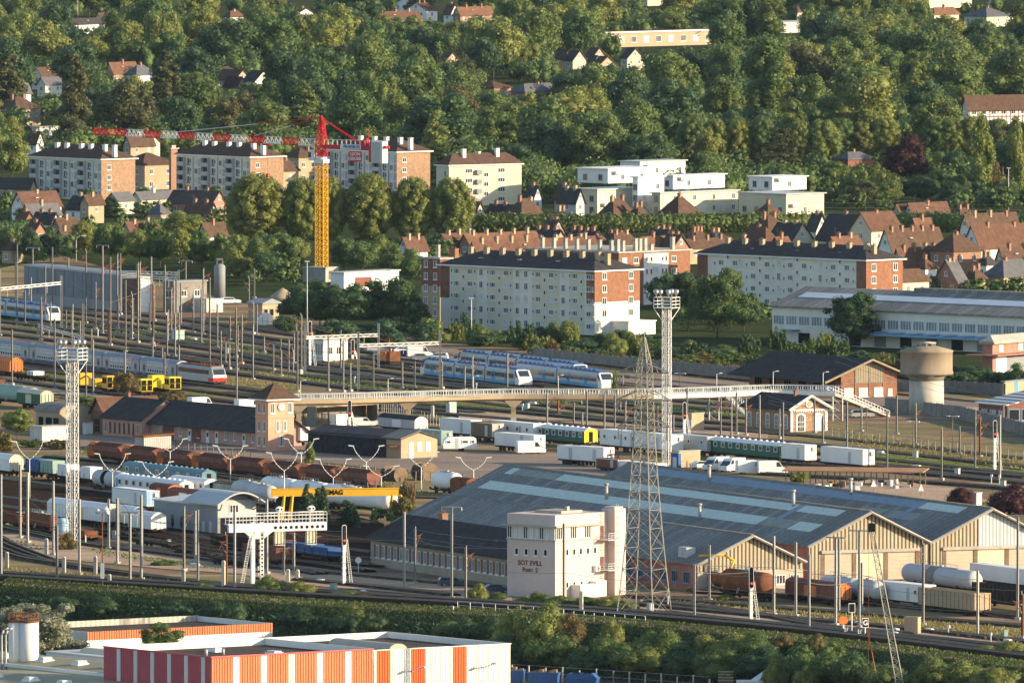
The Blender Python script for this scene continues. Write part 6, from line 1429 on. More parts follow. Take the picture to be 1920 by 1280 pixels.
for i in range(6):
    nx = edges[i+1]; q_ = Vector(pos); l = span(q_,TT,nx,-1)-.5
    if dd0 is None or True:
        t = thing('double_deck_coach','silver double-deck coach with navy skirt '+['directly behind the locomotive','second behind the locomotive','third behind the locomotive','fourth behind the locomotive','fifth behind the locomotive','last, cut by the picture edge'][i],'coach',q_,TT,'coaches of the double-deck train')
        arc = roofarc(2.9,3.5,.75); b = MB(); b.ext([(-1.45,.75),(1.45,.75)]+list(reversed(arc)),'x',-l,0); b.build('body', M['silver'], t)
        b = MB(); up=[(y*1.02,z+.03) for y,z in arc]; b.ext(up+[(y,z+.05) for y,z in reversed(up)],'x',-l+.1,-.1); b.build('roof', M['grey'] if False else mat('blue_grey_roof',(.22,.25,.29),.5,.12,.5), t)
        b = MB(); b.box(-l,0,-1.49,-1.44,.5,1.25); b.build('navy_skirt', M['navy'], t)
        for k in range(9): win(t,'f',-l*.24-l*.52*k/8,2.75,1.0,.85,'nl',off=-1.45,mull=0)  # pale panes paint the bright reflection on the upper windows
        for k in range(9): win(t,'f',-l*.24-l*.52*k/8,1.45,1.0,.7,'nk',off=-1.45,mull=0)
        for x in (-l*.09,-l*.88): d = MB(); d.box(x-.6,x+.6,-1.5,-1.44,.9,3.0); d.box(x-.4,x-.08,-1.52,-1.44,1.8,2.7,1); d.box(x+.08,x+.4,-1.52,-1.44,1.8,2.7,1); d.build('door', [M['grey'],M['glass']], t)
        e = MB(); e.box(0,.45,-1.2,1.2,.9,3.6); e.build('gangway', M['black'], t); bogies(t,l)
    pos = q_+Vector((-math.cos(R(TT)),math.sin(R(TT)),0))*(l+.5)
# --- blue and silver railcars
def railcar(label, near, xL, th, ncar, nose_far=True):
    t, l = veh('railcar', label, 'railcar', near, xL, th, 'blue and silver railcars'); W = 2.9
    prof = [(-W/2,.7),(W/2,.7),(W/2,3.1),(W/2-.35,3.6),(-W/2+.35,3.6),(-W/2,3.1)]
    cl = (l-3.4)/ncar
    for i in range(ncar):
        x1 = -1.7-i*cl; b = MB(); b.ext(prof,'x',x1-cl+.25,x1-.25); c = b.build('car_body', M['silver' if False else 'grey_l'], t)
        r = MB(); r.box(x1-cl+.5,x1-.5,-1.0,1.0,3.6,3.9); [r.box(x1-cl+1+k*2.2,x1-cl+2.4+k*2.2,-.8,.8,3.9,4.15) for k in range(int((cl-2)/2.2))]; r.build('roof', mat('deep_blue_roof',(.05,.11,.25),.5,.2,.5), c)
        g = MB(); g.box(x1-cl+1.0,x1-1.0,-W/2-.03,-W/2+.02,1.9,2.75); g.build('window_band', M['glass'], c)
        for f in (.3,.72): d = MB(); d.box(x1-cl*f-.75,x1-cl*f+.75,-W/2-.06,-W/2+.02,.8,2.95); d.box(x1-cl*f-.5,x1-cl*f+.5,-W/2-.08,-W/2+.02,1.8,2.7,1); d.build('door', [M['blue_l'],M['glass']], c)
        s = MB(); s.box(x1-cl+.3,x1-.3,-W/2-.02,-W/2+.02,.72,1.3); s.build('blue_skirt', M['blue_l'], c)
        j = MB(); j.box(x1-cl-.25,x1-cl+.25,-1.3,1.3,.8,3.5); j.build('gangway', M['navy'], c)
    for (x0,d) in ((-1.7,1),) + (((-l+1.7,-1),) if nose_far else ()):
        b = MB(); P = lambda a: x0+d*a
        b.ext([(P(-.3),.7),(P(1.5),.7),(P(1.7),1.6),(P(1.2),2.3),(P(.1),3.5),(P(-.3),3.6)],'y',-W/2,W/2); n_ = b.build('nose', M['white'], t)
        g = MB(); g.face([(P(1.22),-1.1,2.33),(P(1.22),1.1,2.33),(P(.2),1.1,3.43),(P(.2),-1.1,3.43)]); [g.face([(P(0),s*(W/2+.02),2.1),(P(1.0),s*(W/2+.02),2.1),(P(.4),s*(W/2+.02),3.0),(P(0),s*(W/2+.02),3.0)]) for s in (-1,1)]; g.build('windscreen', M['glass'], n_)
        v = MB(); v.ext([(P(-.3),2.5),(P(.9),2.6),(P(.05),3.55),(P(-.3),3.65)],'y',-W/2-.04,-W/2+.25); v.ext([(P(-.3),2.5),(P(.9),2.6),(P(.05),3.55),(P(-.3),3.65)],'y',W/2-.25,W/2+.04); v.build('blue_cheek', M['blue'], n_)
    u = MB(); u.box(-l+1.5,-1.5,-1.2,1.2,.35,.72); wheels(u,[-3-k*cl for k in range(ncar+1) for _ in (0,)]+[-4.8-k*cl for k in range(ncar)]); u.build('underframe', M['under'], t); return t
railcar('blue and silver railcar with rounded glass ends, furthest left of the front row',(986,728),800,66,3)
railcar('blue and silver railcar whose blue-cheeked nose points at the pylon',(1141,734),972,67,2)
railcar('blue and silver railcar in the back row, mostly roof visible',(1094,718),867,66,4)
railcar('blue and white railcar with white nose at the left picture edge',(104,607),-60,67,2)
M['turq'] = mat('faded_turquoise_paint',(.13,.24,.28),.55,.15,.5)
# --- wagons of the left sidings
x = 706; i = 0; p_ = G(706,921); TH6 = 61
for i in range(8):
    q_ = Vector(p_); l = 12.9; t = hopper('brown ore hopper wagon with orange end',(700,900),0,TH6,L=l); t.location = q_; p_ = q_+Vector((-math.cos(R(TH6)),math.sin(R(TH6)),0))*(l+.5)
tank('grey tank wagon with black patch',(236,927),181,62,'grey_l',stripe='black')
coach('white and blue coach with dark windows behind the grey tank wagon',(350,941),229,62,'white','white',wins=9,stripe='blue_l')
coach('old coach with turquoise roof behind the white coach',(392,920),243,62,'turq','turq',wins=8)
coach('short white coach before the brown-roofed wagons',(397,937),330,62,'white','white',wins=5,vents=False)
boxwagon('goods wagon with rusty brown roof',(452,941),388,62,'greygrn','wood'); tank('weathered grey tank wagon',(490,947),442,62,'grey_l'); tank('weathered grey tank wagon',(514,953),472,62,'grey_l')
boxwagon('dark red boxcar',(329,946),294,62,'brick_d','brick_d','orange'); boxwagon('dark red boxcar with white rounded end',(386,957),328,62,'brick_d','brick_d','white')
boxwagon('long white refrigerator wagon with cream end',(211,989),103,62,'white','white','cream',arch=.8,h=3.1); boxwagon('white refrigerator wagon',(262,992),215,62,'white','white','cream',arch=.8); boxwagon('white refrigerator wagon',(298,1003),255,62,'white','white','white',arch=.8)
container('white curtain-sided trailer with bright blue flank left of the grey annex',(287,960),222,62,'white','blue_l',h=2.6); 
tank('white tank wagon',(557,941),497,63,'white'); tank('white tank wagon',(616,948),554,63,'white'); tank('white tank wagon',(676,955),613,63,'white'); tank('long white tank wagon',(737,968),612,63,'white',d=3.1)
tank('white tank wagon beside the big grey roof',(860,930),817,62,'white',d=3.0,auto=False,group=None); boxwagon('rust-brown covered wagon coupled to a white tank',(889,934),858,62,'rust','rust',auto=False)
boxwagon('white covered wagon with arched end',(31,893),-22,62,'white','white','cream',arch=.9); flatwagon('flat wagon carrying a blue and a green crate',(113,900),56,62,[(.05,.5,2.2,'blue'),(.55,.95,2.2,'greygrn')],auto=False)
flatwagon('flat wagon carrying white crates',(182,910),118,62,[(.02,.3,2.0,'white'),(.4,.62,1.2,'grey_l'),(.7,.98,2.0,'white')],auto=False)
gondola('rust-red open wagon',(50,992),-4,68,'rust',2.4); tank('rusty red tank wagon',(104,1004),52,68,'rust',d=2.4); flatwagon('rusty flat wagon with low red load',(178,1018),108,68,[(.1,.9,.7,'rust')],'rust',auto=False)
flatwagon('black empty flat wagon',(330,1033),262,66,[],auto=True); flatwagon('black empty flat wagon',(404,1050),334,66,[]); flatwagon('black empty flat wagon',(470,1066),406,66,[]); flatwagon('black empty flat wagon',(250,1012),190,66,[])
gondola('dark brown open wagon',(533,1062),470,66,'brick_d',3.0); flatwagon('flat wagon loaded with blue coils',(630,1056),540,64,[(.03,.3,1.3,'blue'),(.33,.62,1.5,'blue'),(.65,.97,1.3,'blue')],auto=False); gondola('dark brown open wagon',(480,1040),410,66,'under',2.4)
gondola('rust-brown open wagon',(540,1040),486,66,'rust',2.4); gondola('dark brown open wagon',(600,1030),550,66,'brick_d',2.2); tank('small green tank wagon',(262,985),228,62,'green',d=1.9)
# far-left sidings near the double-deck train
boxwagon('orange-red covered wagon with rounded end',(31,706),-30,66,'orange','orange','orange',arch=.9); flatwagon('dark flat wagon with small white frame',(82,716),36,66,[(.55,.8,.8,'white')],auto=False); flatwagon('dark flat wagon at the picture edge',(10,733),-40,66,[(.2,.8,.9,'rust')],auto=False)
tank('green and white tank wagon beside the arched shed',(68,765),-20,62,'greygrn'); boxwagon('green covered wagon with cream end',(88,768),44,62,'green','cream','cream',arch=.7)
def machine(label, near, xL, th, m, cab='glass'):
    t, l = veh('track_machine', label, 'track machine', near, xL, th, 'yellow track maintenance machines'); b = MB(); b.box(-l,0,-1.2,1.2,.8,1.2); b.build('frame', M['under'], t)
    b = MB(); b.box(-2.6,-.1,-1.25,1.25,1.2,3.6); b.build('cab', M[m], t); MB().box(-l*.62,-l*.4,-1.1,1.1,1.2,2.7).build('engine_housing', M[m], t); MB().box(-l,-l+2.4,-1.25,1.25,1.2,3.5).build('rear_cab', M[m], t)
    for y in (-.62,.62):
        for z in (1.5,2.55): win(t,'s',y,z,.85,.8,'kk',off=.0-.1+.05,mull=0)
    for x in (-1.9,-.8): win(t,'f',x,2.3,.8,.9,'kk',off=-1.25,mull=0)
    b = MB(); b.bar((-2.6,0,2.4),(-l*.4,0,2.0),.3); b.bar((-l*.62,0,2.2),(-l+2.4,0,3.0),.3); [b.tube((-3-k*.9,-1.0,1.2),(-3-k*.9,-1.0,2.0),.2,8) for k in range(4)]; b.build('working_arm', M[m], t); bogies(t,l,inset=2.0); return t
machine('orange-yellow tamping machine with open working arms left of the bush',(212,739),153,66,'yellow'); machine('lemon-yellow track machine partly behind the bush',(276,745),214,66,'yel2'); machine('bright yellow track machine with four dark end windows',(329,741),288,66,'yel2')
# orange rail crane by the parked cars
t = thing('rail_crane','small orange rail crane with raised jib near the parked cars','crane',G(737,688),62); b = MB(); b.box(-5,1,-1.3,1.3,.6,1.1); wheels(b,(-4,-2.5,-.5,.6)); b.build('chassis', M['under'], t)
b = MB(); b.box(-4.5,-.6,-1.3,1.3,1.2,2.5); b.ext([(-1.3,2.5),(1.3,2.5),(.9,3.1),(-.9,3.1)],'x',-4.2,-2); b.build('housing', M['orange'], t); b = MB(); b.box(-.6,.9,-1.2,1.2,1.2,3.2); b.build('cab', M['rust'], t); b = MB(); b.bar((-1,0,2.5),(-2.2,0,6.2),.35); b.bar((-2.2,0,6.2),(1.2,0,4.4),.28); b.build('jib', M['rust'], t)
# --- works yard
coach('dark green coach with white roof and bright yellow end',(1108,840),1003,60,'green','white','yel2',wins=8); coach('dark green coach with white roof and open olive end',(1474,868),1330,60,'green','white',None,wins=10,openend=True)
M['olive'] = mat('olive_paint',(.30,.26,.06),.6,.1,.5)
container('large white box trailer left of the junk wagon',(893,824),836,56); container('white box with brown junk beside the large trailer',(934,830),893,56,'wood','white'); container('long white works coach body left of the yellow-ended coach',(1011,832),932,58,h=2.7,wins=4); container('cream-white truck box behind the white delivery van',(1012,850),938,55,'white',h=2.3)
container('long white sleeper container right of the yellow-ended coach',(1193,848),1136,60,wins=3,h=2.8); container('second long white container beside the right floodlight tower',(1270,855),1186,60,h=2.8,wins=2); container('pale grey container with three dark doors before the open-ended coach',(1337,856),1268,60,'grey_l','grey_l',wins=3)
container('short white trailer on thin legs, left of the pair by the forklift',(1088,872),1055,50,h=2.4); container('longer white trailer next to the forklift',(1142,876),1083,50,h=2.5); container('white container with ribbed end beside the open-ended coach',(1520,873),1476,58,h=2.7); container('isolated white container with round vent at the yard end',(1629,882),1550,58,h=2.7)
container('pale green container between the caravan and the graffiti shed',(838,834),790,58,'greygrn','greygrn',h=2.4,z=.2,wheels_=False); boxwagon('old wagon body with black arched roof behind the graffiti shed',(790,814),722,60,'grey_l','tile_d','white',arch=.7,h=2.6,auto=False)
container('white box trailer beside the orange clock tower',(572,836),549,40,h=2.4,L=4); container('low red trailer under the lattice pylon base yard',(1170,884),1128,56,'brick_d','white',h=1.6,z=.6); container('white low container beside the blue hut',(1240,890),1172,56,'white','white',h=1.8,z=.2,wheels_=False)
cabin((1274,878),50,1261,1313,3.0,'beige hut with dark green door and a blue flank beside the floodlight tower','beige',0); t, a, w = cabin((1272,879),40,1258,1277,2.8,'small dark blue hut beside the beige hut','blue',0)
cabin((1440,910),50,1398,1460,2.4,'low white cabin roof behind the parked vans','white',0) if False else None
def road_profile(kind):
    return {'car':([(0,.35),(4.2,.35),(4.25,.8),(3.9,.95),(3.1,1.02),(2.5,1.45),(1.0,1.48),(.25,1.0),(0,.9)],[(2.95,1.03),(2.45,1.4),(1.1,1.42),(.5,1.03)]),
            'estate':([(0,.35),(4.4,.35),(4.45,.8),(4.0,.98),(3.2,1.05),(2.6,1.5),(.35,1.52),(.05,1.0)],[(3.05,1.06),(2.55,1.43),(.5,1.45),(.3,1.06)]),
            'van':([(0,.35),(5.2,.35),(5.25,.95),(4.95,1.15),(4.35,1.35),(3.75,2.3),(3.4,2.45),(0,2.45)],[(4.2,1.4),(3.7,2.2),(3.2,2.2),(3.2,1.4)]),
            'smallvan':([(0,.35),(4.3,.35),(4.35,.85),(3.9,1.05),(3.3,1.15),(2.7,1.78),(0,1.8)],[(3.15,1.17),(2.65,1.68),(2.0,1.68),(2.0,1.17)])}[kind]
def car(px, py, kind, m, th, label, group='parked cars and vans', auto=False):
    "th: direction of the bonnet, degrees clockwise from picture right"
    t = thing('parked_car' if kind in ('car','estate') else 'parked_van', label, 'car' if kind in ('car','estate') else 'van', G(px,py), th, group, auto); P, Wn = road_profile(kind); w = 1.75 if kind != 'van' else 2.0; L = max(x for x,z in P); 
    P = [(x-L/2,z) for x,z in P]; Wn = [(x-L/2,z) for x,z in Wn]
    b = MB(); b.ext(P,'y',-w/2,w/2); b.build('body', M[m], t)
    g = MB(); g.ext(Wn,'y',-w/2-.015,w/2+.015); 
    if kind != 'van': 
        i = max(range(len(P)), key=lambda k: P[k][1]-0.001*abs(P[k][0]))
    f = [q for q in P if q[1] > 1.0 and q[0] > 0]; f.sort(key=lambda q: q[1]); lo, hi = f[0], f[-1]
    lo, hi = (f[-2] if kind=='van' and False else f[0]), f[-1]
    g.face([(lo[0]+.02,-w/2+.15,lo[1]+.03),(lo[0]+.02,w/2-.15,lo[1]+.03),(hi[0]+.03,w/2-.2,hi[1]-.06),(hi[0]+.03,-w/2+.2,hi[1]-.06)]); g.build('windows', M['glass'], t)
    for x in (-L*.31,L*.31):
        for s in (-1,1):
            k = MB(); k.tube((x,s*w/2-.12*s-.08,.33),(x,s*w/2-.12*s+.1,.33),.33,14); k.tube((x,s*(w/2+.0),.33),(x,s*(w/2+.015),.33),.18,10,1); k.build('wheel', [M['black'],M['steel']], t)
    for s in (-.62,.62): k = MB(); k.cbox(L/2-.02,s,.75,.12,.32,.18); k.build('headlight', M['glass_l'], t); k = MB(); k.cbox(-L/2-.01,s*1.15,.95,.06,.2,.3); k.build('tail_light', M['red'], t)
    return t
car(995,851,'van','car_w',-14,'white delivery van facing right before the cream truck box'); car(616,794,'smallvan','car_w',-30,'small white van half hidden at the left of the row under the footbridge'); car(645,800,'van','car_w',-40,'tall white van with box body beneath the footbridge')
car(682,800,'smallvan','car_w',-8,'white van facing right beneath the footbridge'); car(717,799,'smallvan','car_w',188,'white van facing left beneath the footbridge'); car(668,793,'car','car_g',-8,'dark car between the white vans under the footbridge')
car(1317,879,'car','car_w',-20,'white car at the left end of the row of white vans'); car(1342,882,'van','car_w',130,'white van with its rear turned to the viewer, left end of the row'); car(1372,884,'van','car_w',130,'white van in the middle of the row of vans'); car(1408,888,'van','car_w',-14,'long white minibus-like van with side windows facing right'); car(1448,889,'van','car_w',-10,'white van at the right end next to the canopy')
car(848,1099,'estate','car_b',-8,'dark blue estate car parked on the dirt by the office'); car(930,1112,'car','car_b',-14,'blue car half hidden beside the signal box'); car(706,660,'car','car_s',-10,'silver car, furthest left in the parking by the bank'); car(731,662,'car','car_g',-10,'grey car second from left in the parking by the bank'); car(757,663,'car','car_w',-10,'white car in the middle of the parking by the bank'); car(762,670,'car','car_b',-10,'small blue car before the white parked van'); car(787,671,'van','car_w',-8,'white van in the parking by the bank'); car(791,676,'car','car_g',-8,'dark car half hidden behind the white people carrier'); car(820,675,'estate','car_w',188,'white people carrier at the right end of the parking')
car(393,580,'van','car_w',-20,'white van parked left of the grey silo'); car(432,570,'estate','car_w',-20,'white estate car right of the grey silo'); car(1617,783,'estate','car_s',-8,'silver car parked under the footbridge stairs'); car(378,768,'van','car_w',-30,'white van beside the clock tower roof'); car(466,772,'van','car_w',-30,'white van behind the clock tower'); car(655,802,'car','car_s',-20,'silver car behind the lattice signal post') if False else None
# caravan
t = thing('caravan','white touring caravan with rounded front beside the pale green container','caravan',G(861,846),-12); b = MB(); b.ext([(-3.1,.6),(2.9,.6),(3.1,1.2),(2.9,2.4),(2.5,2.65),(-2.2,2.65),(-2.9,2.1),(-3.2,1.2)],'y',-1.1,1.1); b.build('body', M['car_w'], t)
for x,w_ in ((-2.2,.9),(.9,1.2),(2.3,.7)): win(t,'f',x,1.5,w_,.6,'nd',off=-1.1,mull=0)
b = MB(); b.box(-1.0,-.35,-1.13,-1.05,.7,2.4); b.build('door', M['grey_l'], t)
for s in (-1,1): k = MB(); k.tube((.4,s*1.0-.1,.33),(.4,s*1.0+.1,.33),.33,14); k.build('wheel', M['black'], t)
b = MB(); b.bar((-3.1,0,.5),(-4.2,0,.5),.1); b.build('tow_bar', M['steel'], t)
# forklift
t = thing('forklift','dark green forklift beside the white trailers','forklift',G(1148,876),20); b = MB(); b.box(-1.2,1.0,-.6,.6,.4,1.2); b.build('body', M['under'], t); b = MB(); [b.bar((x,y,1.2),(x,y,2.3),.08) for x in (-.9,.5) for y in (-.5,.5)]; b.box(-1,.6,-.6,.6,2.3,2.4); b.build('cab', M['black'], t); b = MB(); [b.bar((1.1,y,.1),(1.1,y,2.6),.12) for y in (-.35,.35)]; b.build('mast', M['under'], t)
for x in (-.8,.7):
    for s in (-1,1): k = MB(); k.tube((x,s*.6-.12,.4),(x,s*.6+.12,.4),.4,12); k.build('wheel', M['black'], t)
# right-front sidings
tank('rusty red tank wagon in front of the cream gable',(1442,1128),1362,64,'rust',d=3.5,auto=False); M['redrust'] = mat('red_oxide_paint',(.30,.09,.05),.75,.25,.7)
boxwagon('red-brown covered wagon with a lit end door',(1581,1136),1488,64,'brick_d','brick_d','orange',arch=.6,auto=False); tank('blue-grey tank wagon between the boxcar and the shed',(1608,1131),1546,64,'grey_l'); tank('blue-grey tank wagon',(1652,1137),1604,64,'grey_l'); tank('rusted red tank wagon',(1360,1112),1325,64,'rust',d=2.2)
container('white site trailer with blue stripe and two grey windows',(1742,1142),1658,60,'white','white',h=2.7,wins=2); gondola('weathered grey-beige ribbed open wagon',(1842,1156),1737,62,'beige',3.6); tank('large pale tank wagon with dark band',(1832,1118),1700,64,'grey_l',d=2.95,stripe='steel_d'); gondola('black-brown open wagon',(1965,1150),1838,64,'under',3.6); container('long white trailer behind the pale tank at the right edge',(1965,1112),1832,64,'white','white',h=2.4)
t = thing('loading_machine','pale yellow loading machine with curved arm by the rust tank','machine',G(1356,1110),20); b = MB(); b.box(-1.6,1.6,-.9,.9,0,1.6); b.ext([(-1.6,1.6),(1.0,1.6),(.2,2.6),(-1.2,2.6)],'y',-.8,.8); b.build('body', M['cream'], t); b = MB(); b.path([(.5,0,2.4),(1.8,0,5),(.2,0,5.8),(-4,0,5.6)],.18,6); b.build('arm', M['yellow'], t)
for (c, lx, t) in CR8:
    v = Matrix.Rotation(t.rotation_euler[2],3,'Z') @ Vector((-lx,0,0)); 
    me = c.data
    for vv in me.vertices: vv.co.x += lx
    c.location = t.location+v; AUTO.append((c, c['label']))
# ================================================================ masts, towers, crane, footbridge, lamps, signals
def hw(prof, z):
    for (z0,w0),(z1,w1) in zip(prof[:-1],prof[1:]):
        if z0 <= z <= z1: return w0+(w1-w0)*(z-z0)/max(1e-6,z1-z0)
    return prof[-1][1]
def lattice(t, prof, zs, r, rb, m, x=True, leg_name='leg', br_name='bracing', horiz=True):
    C = ((-1,-1),(1,-1),(1,1),(-1,1)); out = []
    for (cx,cy) in C:
        b = MB()
        for z0,z1 in zip(zs[:-1],zs[1:]): b.bar((cx*hw(prof,z0),cy*hw(prof,z0),z0),(cx*hw(prof,z1),cy*hw(prof,z1),z1),r*2)
        out.append(b.build(leg_name, M[m], t))
    b = MB()
    for i,(z0,z1) in enumerate(zip(zs[:-1],zs[1:])):
        a, c = hw(prof,z0), hw(prof,z1)
        for k in range(4):
            p, q = C[k], C[(k+1)%4]
            A=(p[0]*a,p[1]*a,z0); B=(q[0]*a,q[1]*a,z0); D=(p[0]*c,p[1]*c,z1); E=(q[0]*c,q[1]*c,z1)
            if x or i%2==0: b.bar(A,E,rb*2)
            if x or i%2==1: b.bar(B,D,rb*2)
            if horiz: b.bar(D,E,rb*2)
    b.build(br_name, M[m], t); return out
M['crane_y'] = mat('crane_yellow',(.85,.45,.02),.5,.08,.4); M['crane_r'] = mat('crane_red',(.60,.02,.03),.5,.08,.4)
# --- tower crane
CB = G(603,528); HJ = 30.9
t = thing('tower_crane','tall construction tower crane with yellow mast and long red and white jib','crane',CB,30)
b = MB(); b.box(-3.4,2.6,-2.6,3.2,0,3.1); b.box(-3.6,2.8,-2.8,3.4,3.1,3.4); b.build('concrete_base', M['conc'], t); b = MB(); b.box(2.55,2.65,-1.2,1.4,.6,2.6); b.build('base_opening', M['wood'], t)
zs = list(np.linspace(3.4,27.0,19)); lattice(t,[(0,1.05),(40,1.05)],zs,.085,.042,'crane_y')
b = MB(); b.box(-1.3,1.3,-1.3,1.3,27.0,27.9); b.lathe([(1.25,27.9),(1.25,28.4)],16); b.build('slewing_ring', M['steel_w'], t)
lattice(t,[(28.4,1.0),(31.0,1.0),(36.4,.45),(37.8,.12)],[28.4,29.7,31.0,32.6,34.2,35.6,36.8,37.8],.10,.055,'crane_r',leg_name='head_post',br_name='head_bracing')
b = MB(); b.box(-2.9,-1.3,-1.0,.6,27.6,30.0); b.build('cab', M['steel_w'], t); b = MB(); b.box(-2.95,-2.2,-1.04,.64,28.3,29.5); b.build('cab_glass', M['glass'], t)
JL = 60.0; nsec = 13; tilt = 1.6/JL
for i in range(nsec):
    x0 = -1.2-JL*i/nsec; x1 = -1.2-JL*(i+1)/nsec; b = MB(); zt = lambda x: HJ+1.5+(-x)*tilt; zb = lambda x: HJ+(-x)*tilt; taper = 1.0 if i < nsec-1 else .7
    for y in (-.65,.65): b.bar((x0,y,zb(x0)),(x1,y,zb(x1)),.16)
    b.bar((x0,0,zt(x0)),(x1,0,zt(x1)*taper+zb(x1)*(1-taper)),.18); n = 4
    for k in range(n):
        a, c = x0+(x1-x0)*k/n, x0+(x1-x0)*(k+1)/n; mid = (a+c)/2
        for y in (-.65,.65): b.bar((a,y,zb(a)),(mid,0,zt(mid)),.09); b.bar((mid,0,zt(mid)),(c,y,zb(c)),.09)
        b.bar((a,-.65,zb(a)),(a,.65,zb(a)),.09); b.bar((a,-.65,zb(a)),(c,.65,zb(c)),.07)
    b.build('jib_section', M['crane_r'] if i % 2 or i in (12,) else M['steel_w'], t)
for f,mm in ((.62,'crane_r'),(.28,'steel_w')):
    b = MB(); x = -1.2-JL*f; b.bar((-.1,0,37.4),(x*.45,0,37.4+(zt(x)-37.4)*.45),.14); b.build('tie_bar', M['crane_r'], t); b = MB(); b.bar((x*.45,0,37.4+(zt(x)-37.4)*.45),(x,0,zt(x)),.12); b.build('tie_bar', M['steel_w'], t)
b = MB(); x = -1.2-JL*.22; b.box(x-.8,x+.8,-.8,.8,zb(x)-.5,zb(x)-.1); b.bar((x,0,zb(x)-.4),(x,0,zb(x)-7),.05); b.cbox(x,0,zb(x)-7.4,.5,.3,.9); b.build('trolley', M['crane_r'], t)
CJ = 17.5
b = MB(); b.box(1.0,CJ,-.9,-.65,HJ-.35,HJ+.35); b.box(1.0,CJ,.65,.9,HJ-.35,HJ+.35)
for k in range(9): x=1.2+k*2; b.box(x,x+.15,-.65,.65,HJ-.2,HJ+.2)
b.build('counter_jib', M['crane_r'], t)
b = MB()
for k in range(14):
    for y in (-.85,.85): b.bar((1.2+k*1.2,y,HJ+.3),(1.2+k*1.2,y,HJ+1.5),.07)
for y in (-.85,.85): b.bar((1.2,y,HJ+1.5),(CJ,y,HJ+1.5),.06)
b.build('railing', M['steel_w'], t)
b = MB()
for y in (-.7,.7): b.bar((.2,y*.2,37.2),(11,y,HJ+.4),.14)
b.build('counter_tie', M['crane_r'], t)
for k in range(5): b = MB(); b.box(13.8+k*.62,14.35+k*.62,-1.2,1.2,HJ-3.6,HJ+1.3); b.build('counterweight', M['grey_l'] if k < 4 else M['steel_w'], t)
b = MB(); b.box(13.2,13.7,-1.25,1.25,HJ-3.4,HJ); b.build('ballast_frame', M['crane_r'], t)
b = MB(); b.box(10.6,12.4,-.7,.7,HJ+.4,HJ+1.5); b.tube((11.8,-.6,HJ+1.4),(11.8,.6,HJ+1.4),.6,12); b.bar((12.4,0,HJ+.4),(12.6,0,HJ+4.4),.12); b.bar((10.8,0,HJ+3.6),(12.6,0,HJ+3.6),.12); b.build('winch', M['crane_r'], t)
b = MB(); b.box(5.6,11.0,-1.06,-.98,HJ-.55,HJ+.55); s_ = b.build('sign_board', M['steel_w'], t); text(s_,'FRANKAI',1.05,(8.6,-1.08,HJ),0,'blue',.03)
b = MB(); b.box(8.0,11.2,-1.06,-.98,HJ-3.4,HJ-1.0); s_ = b.build('sign_board', M['crane_r'], t); text(s_,'LEON',1.0,(9.6,-1.08,HJ-1.65),0,'steel_w',.03); text(s_,'GROSSE',1.0,(9.6,-1.08,HJ-2.7),0,'steel_w',.03,sx=.85)
# --- lattice pylon
PB = G(1208,1152); t = thing('lattice_pylon','tall tapering lattice electricity pylon with short cross-arms beside the signal box','pylon',PB,28)
prof = [(0,3.1),(6,2.55),(12.3,2.05),(20,1.55),(28,1.15),(37,.92),(38.2,.80),(42.2,.10)]
lattice(t,prof,[0,3.6,7.0,10.2,13.2,16,18.7,21.2,23.6,25.8,27.8,29.6,31.4,33.2,35,36.6,38.2,39.6,41,42.2],.075,.030,'pyl')
b = MB(); b.bar((0,0,42),(0,0,43.8),.10); b.build('spike', M['pyl'], t)
for z,L_ in ((28.6,4.4),(32.6,4.8),(36.8,4.4)):
    for s in (-1,1):
        b = MB(); w_ = hw(prof,z)
        for y in (-w_,w_): b.bar((s*w_,y,z),(s*(w_+L_*.75),0,z+.1),.12); b.bar((s*w_,y,z+1.5),(s*(w_+L_*.75),0,z+.1),.10)
        for k in (.33,.66): b.bar((s*(w_+L_*.75*k),-w_*(1-k),z),(s*(w_+L_*.75*k),w_*(1-k),z),.08); b.bar((s*(w_+L_*.75*k),w_*(1-k),z),(s*(w_+L_*.75*k),0,z+1.5*(1-k)),.08)
        c = b.build('cross_arm', M['pyl'], t)
        for dx in (0,-.55): i_ = MB(); i_.tube((s*(w_+L_*.75)+dx*s,0,z+.05),(s*(w_+L_*.75)+dx*s,0,z-2.0),.07,6); [i_.tube((s*(w_+L_*.75)+dx*s,0,z-.3-k*.2),(s*(w_+L_*.75)+dx*s,0,z-.38-k*.2),.14,8) for k in range(8)]; i_.build('insulator', M['steel'], c)
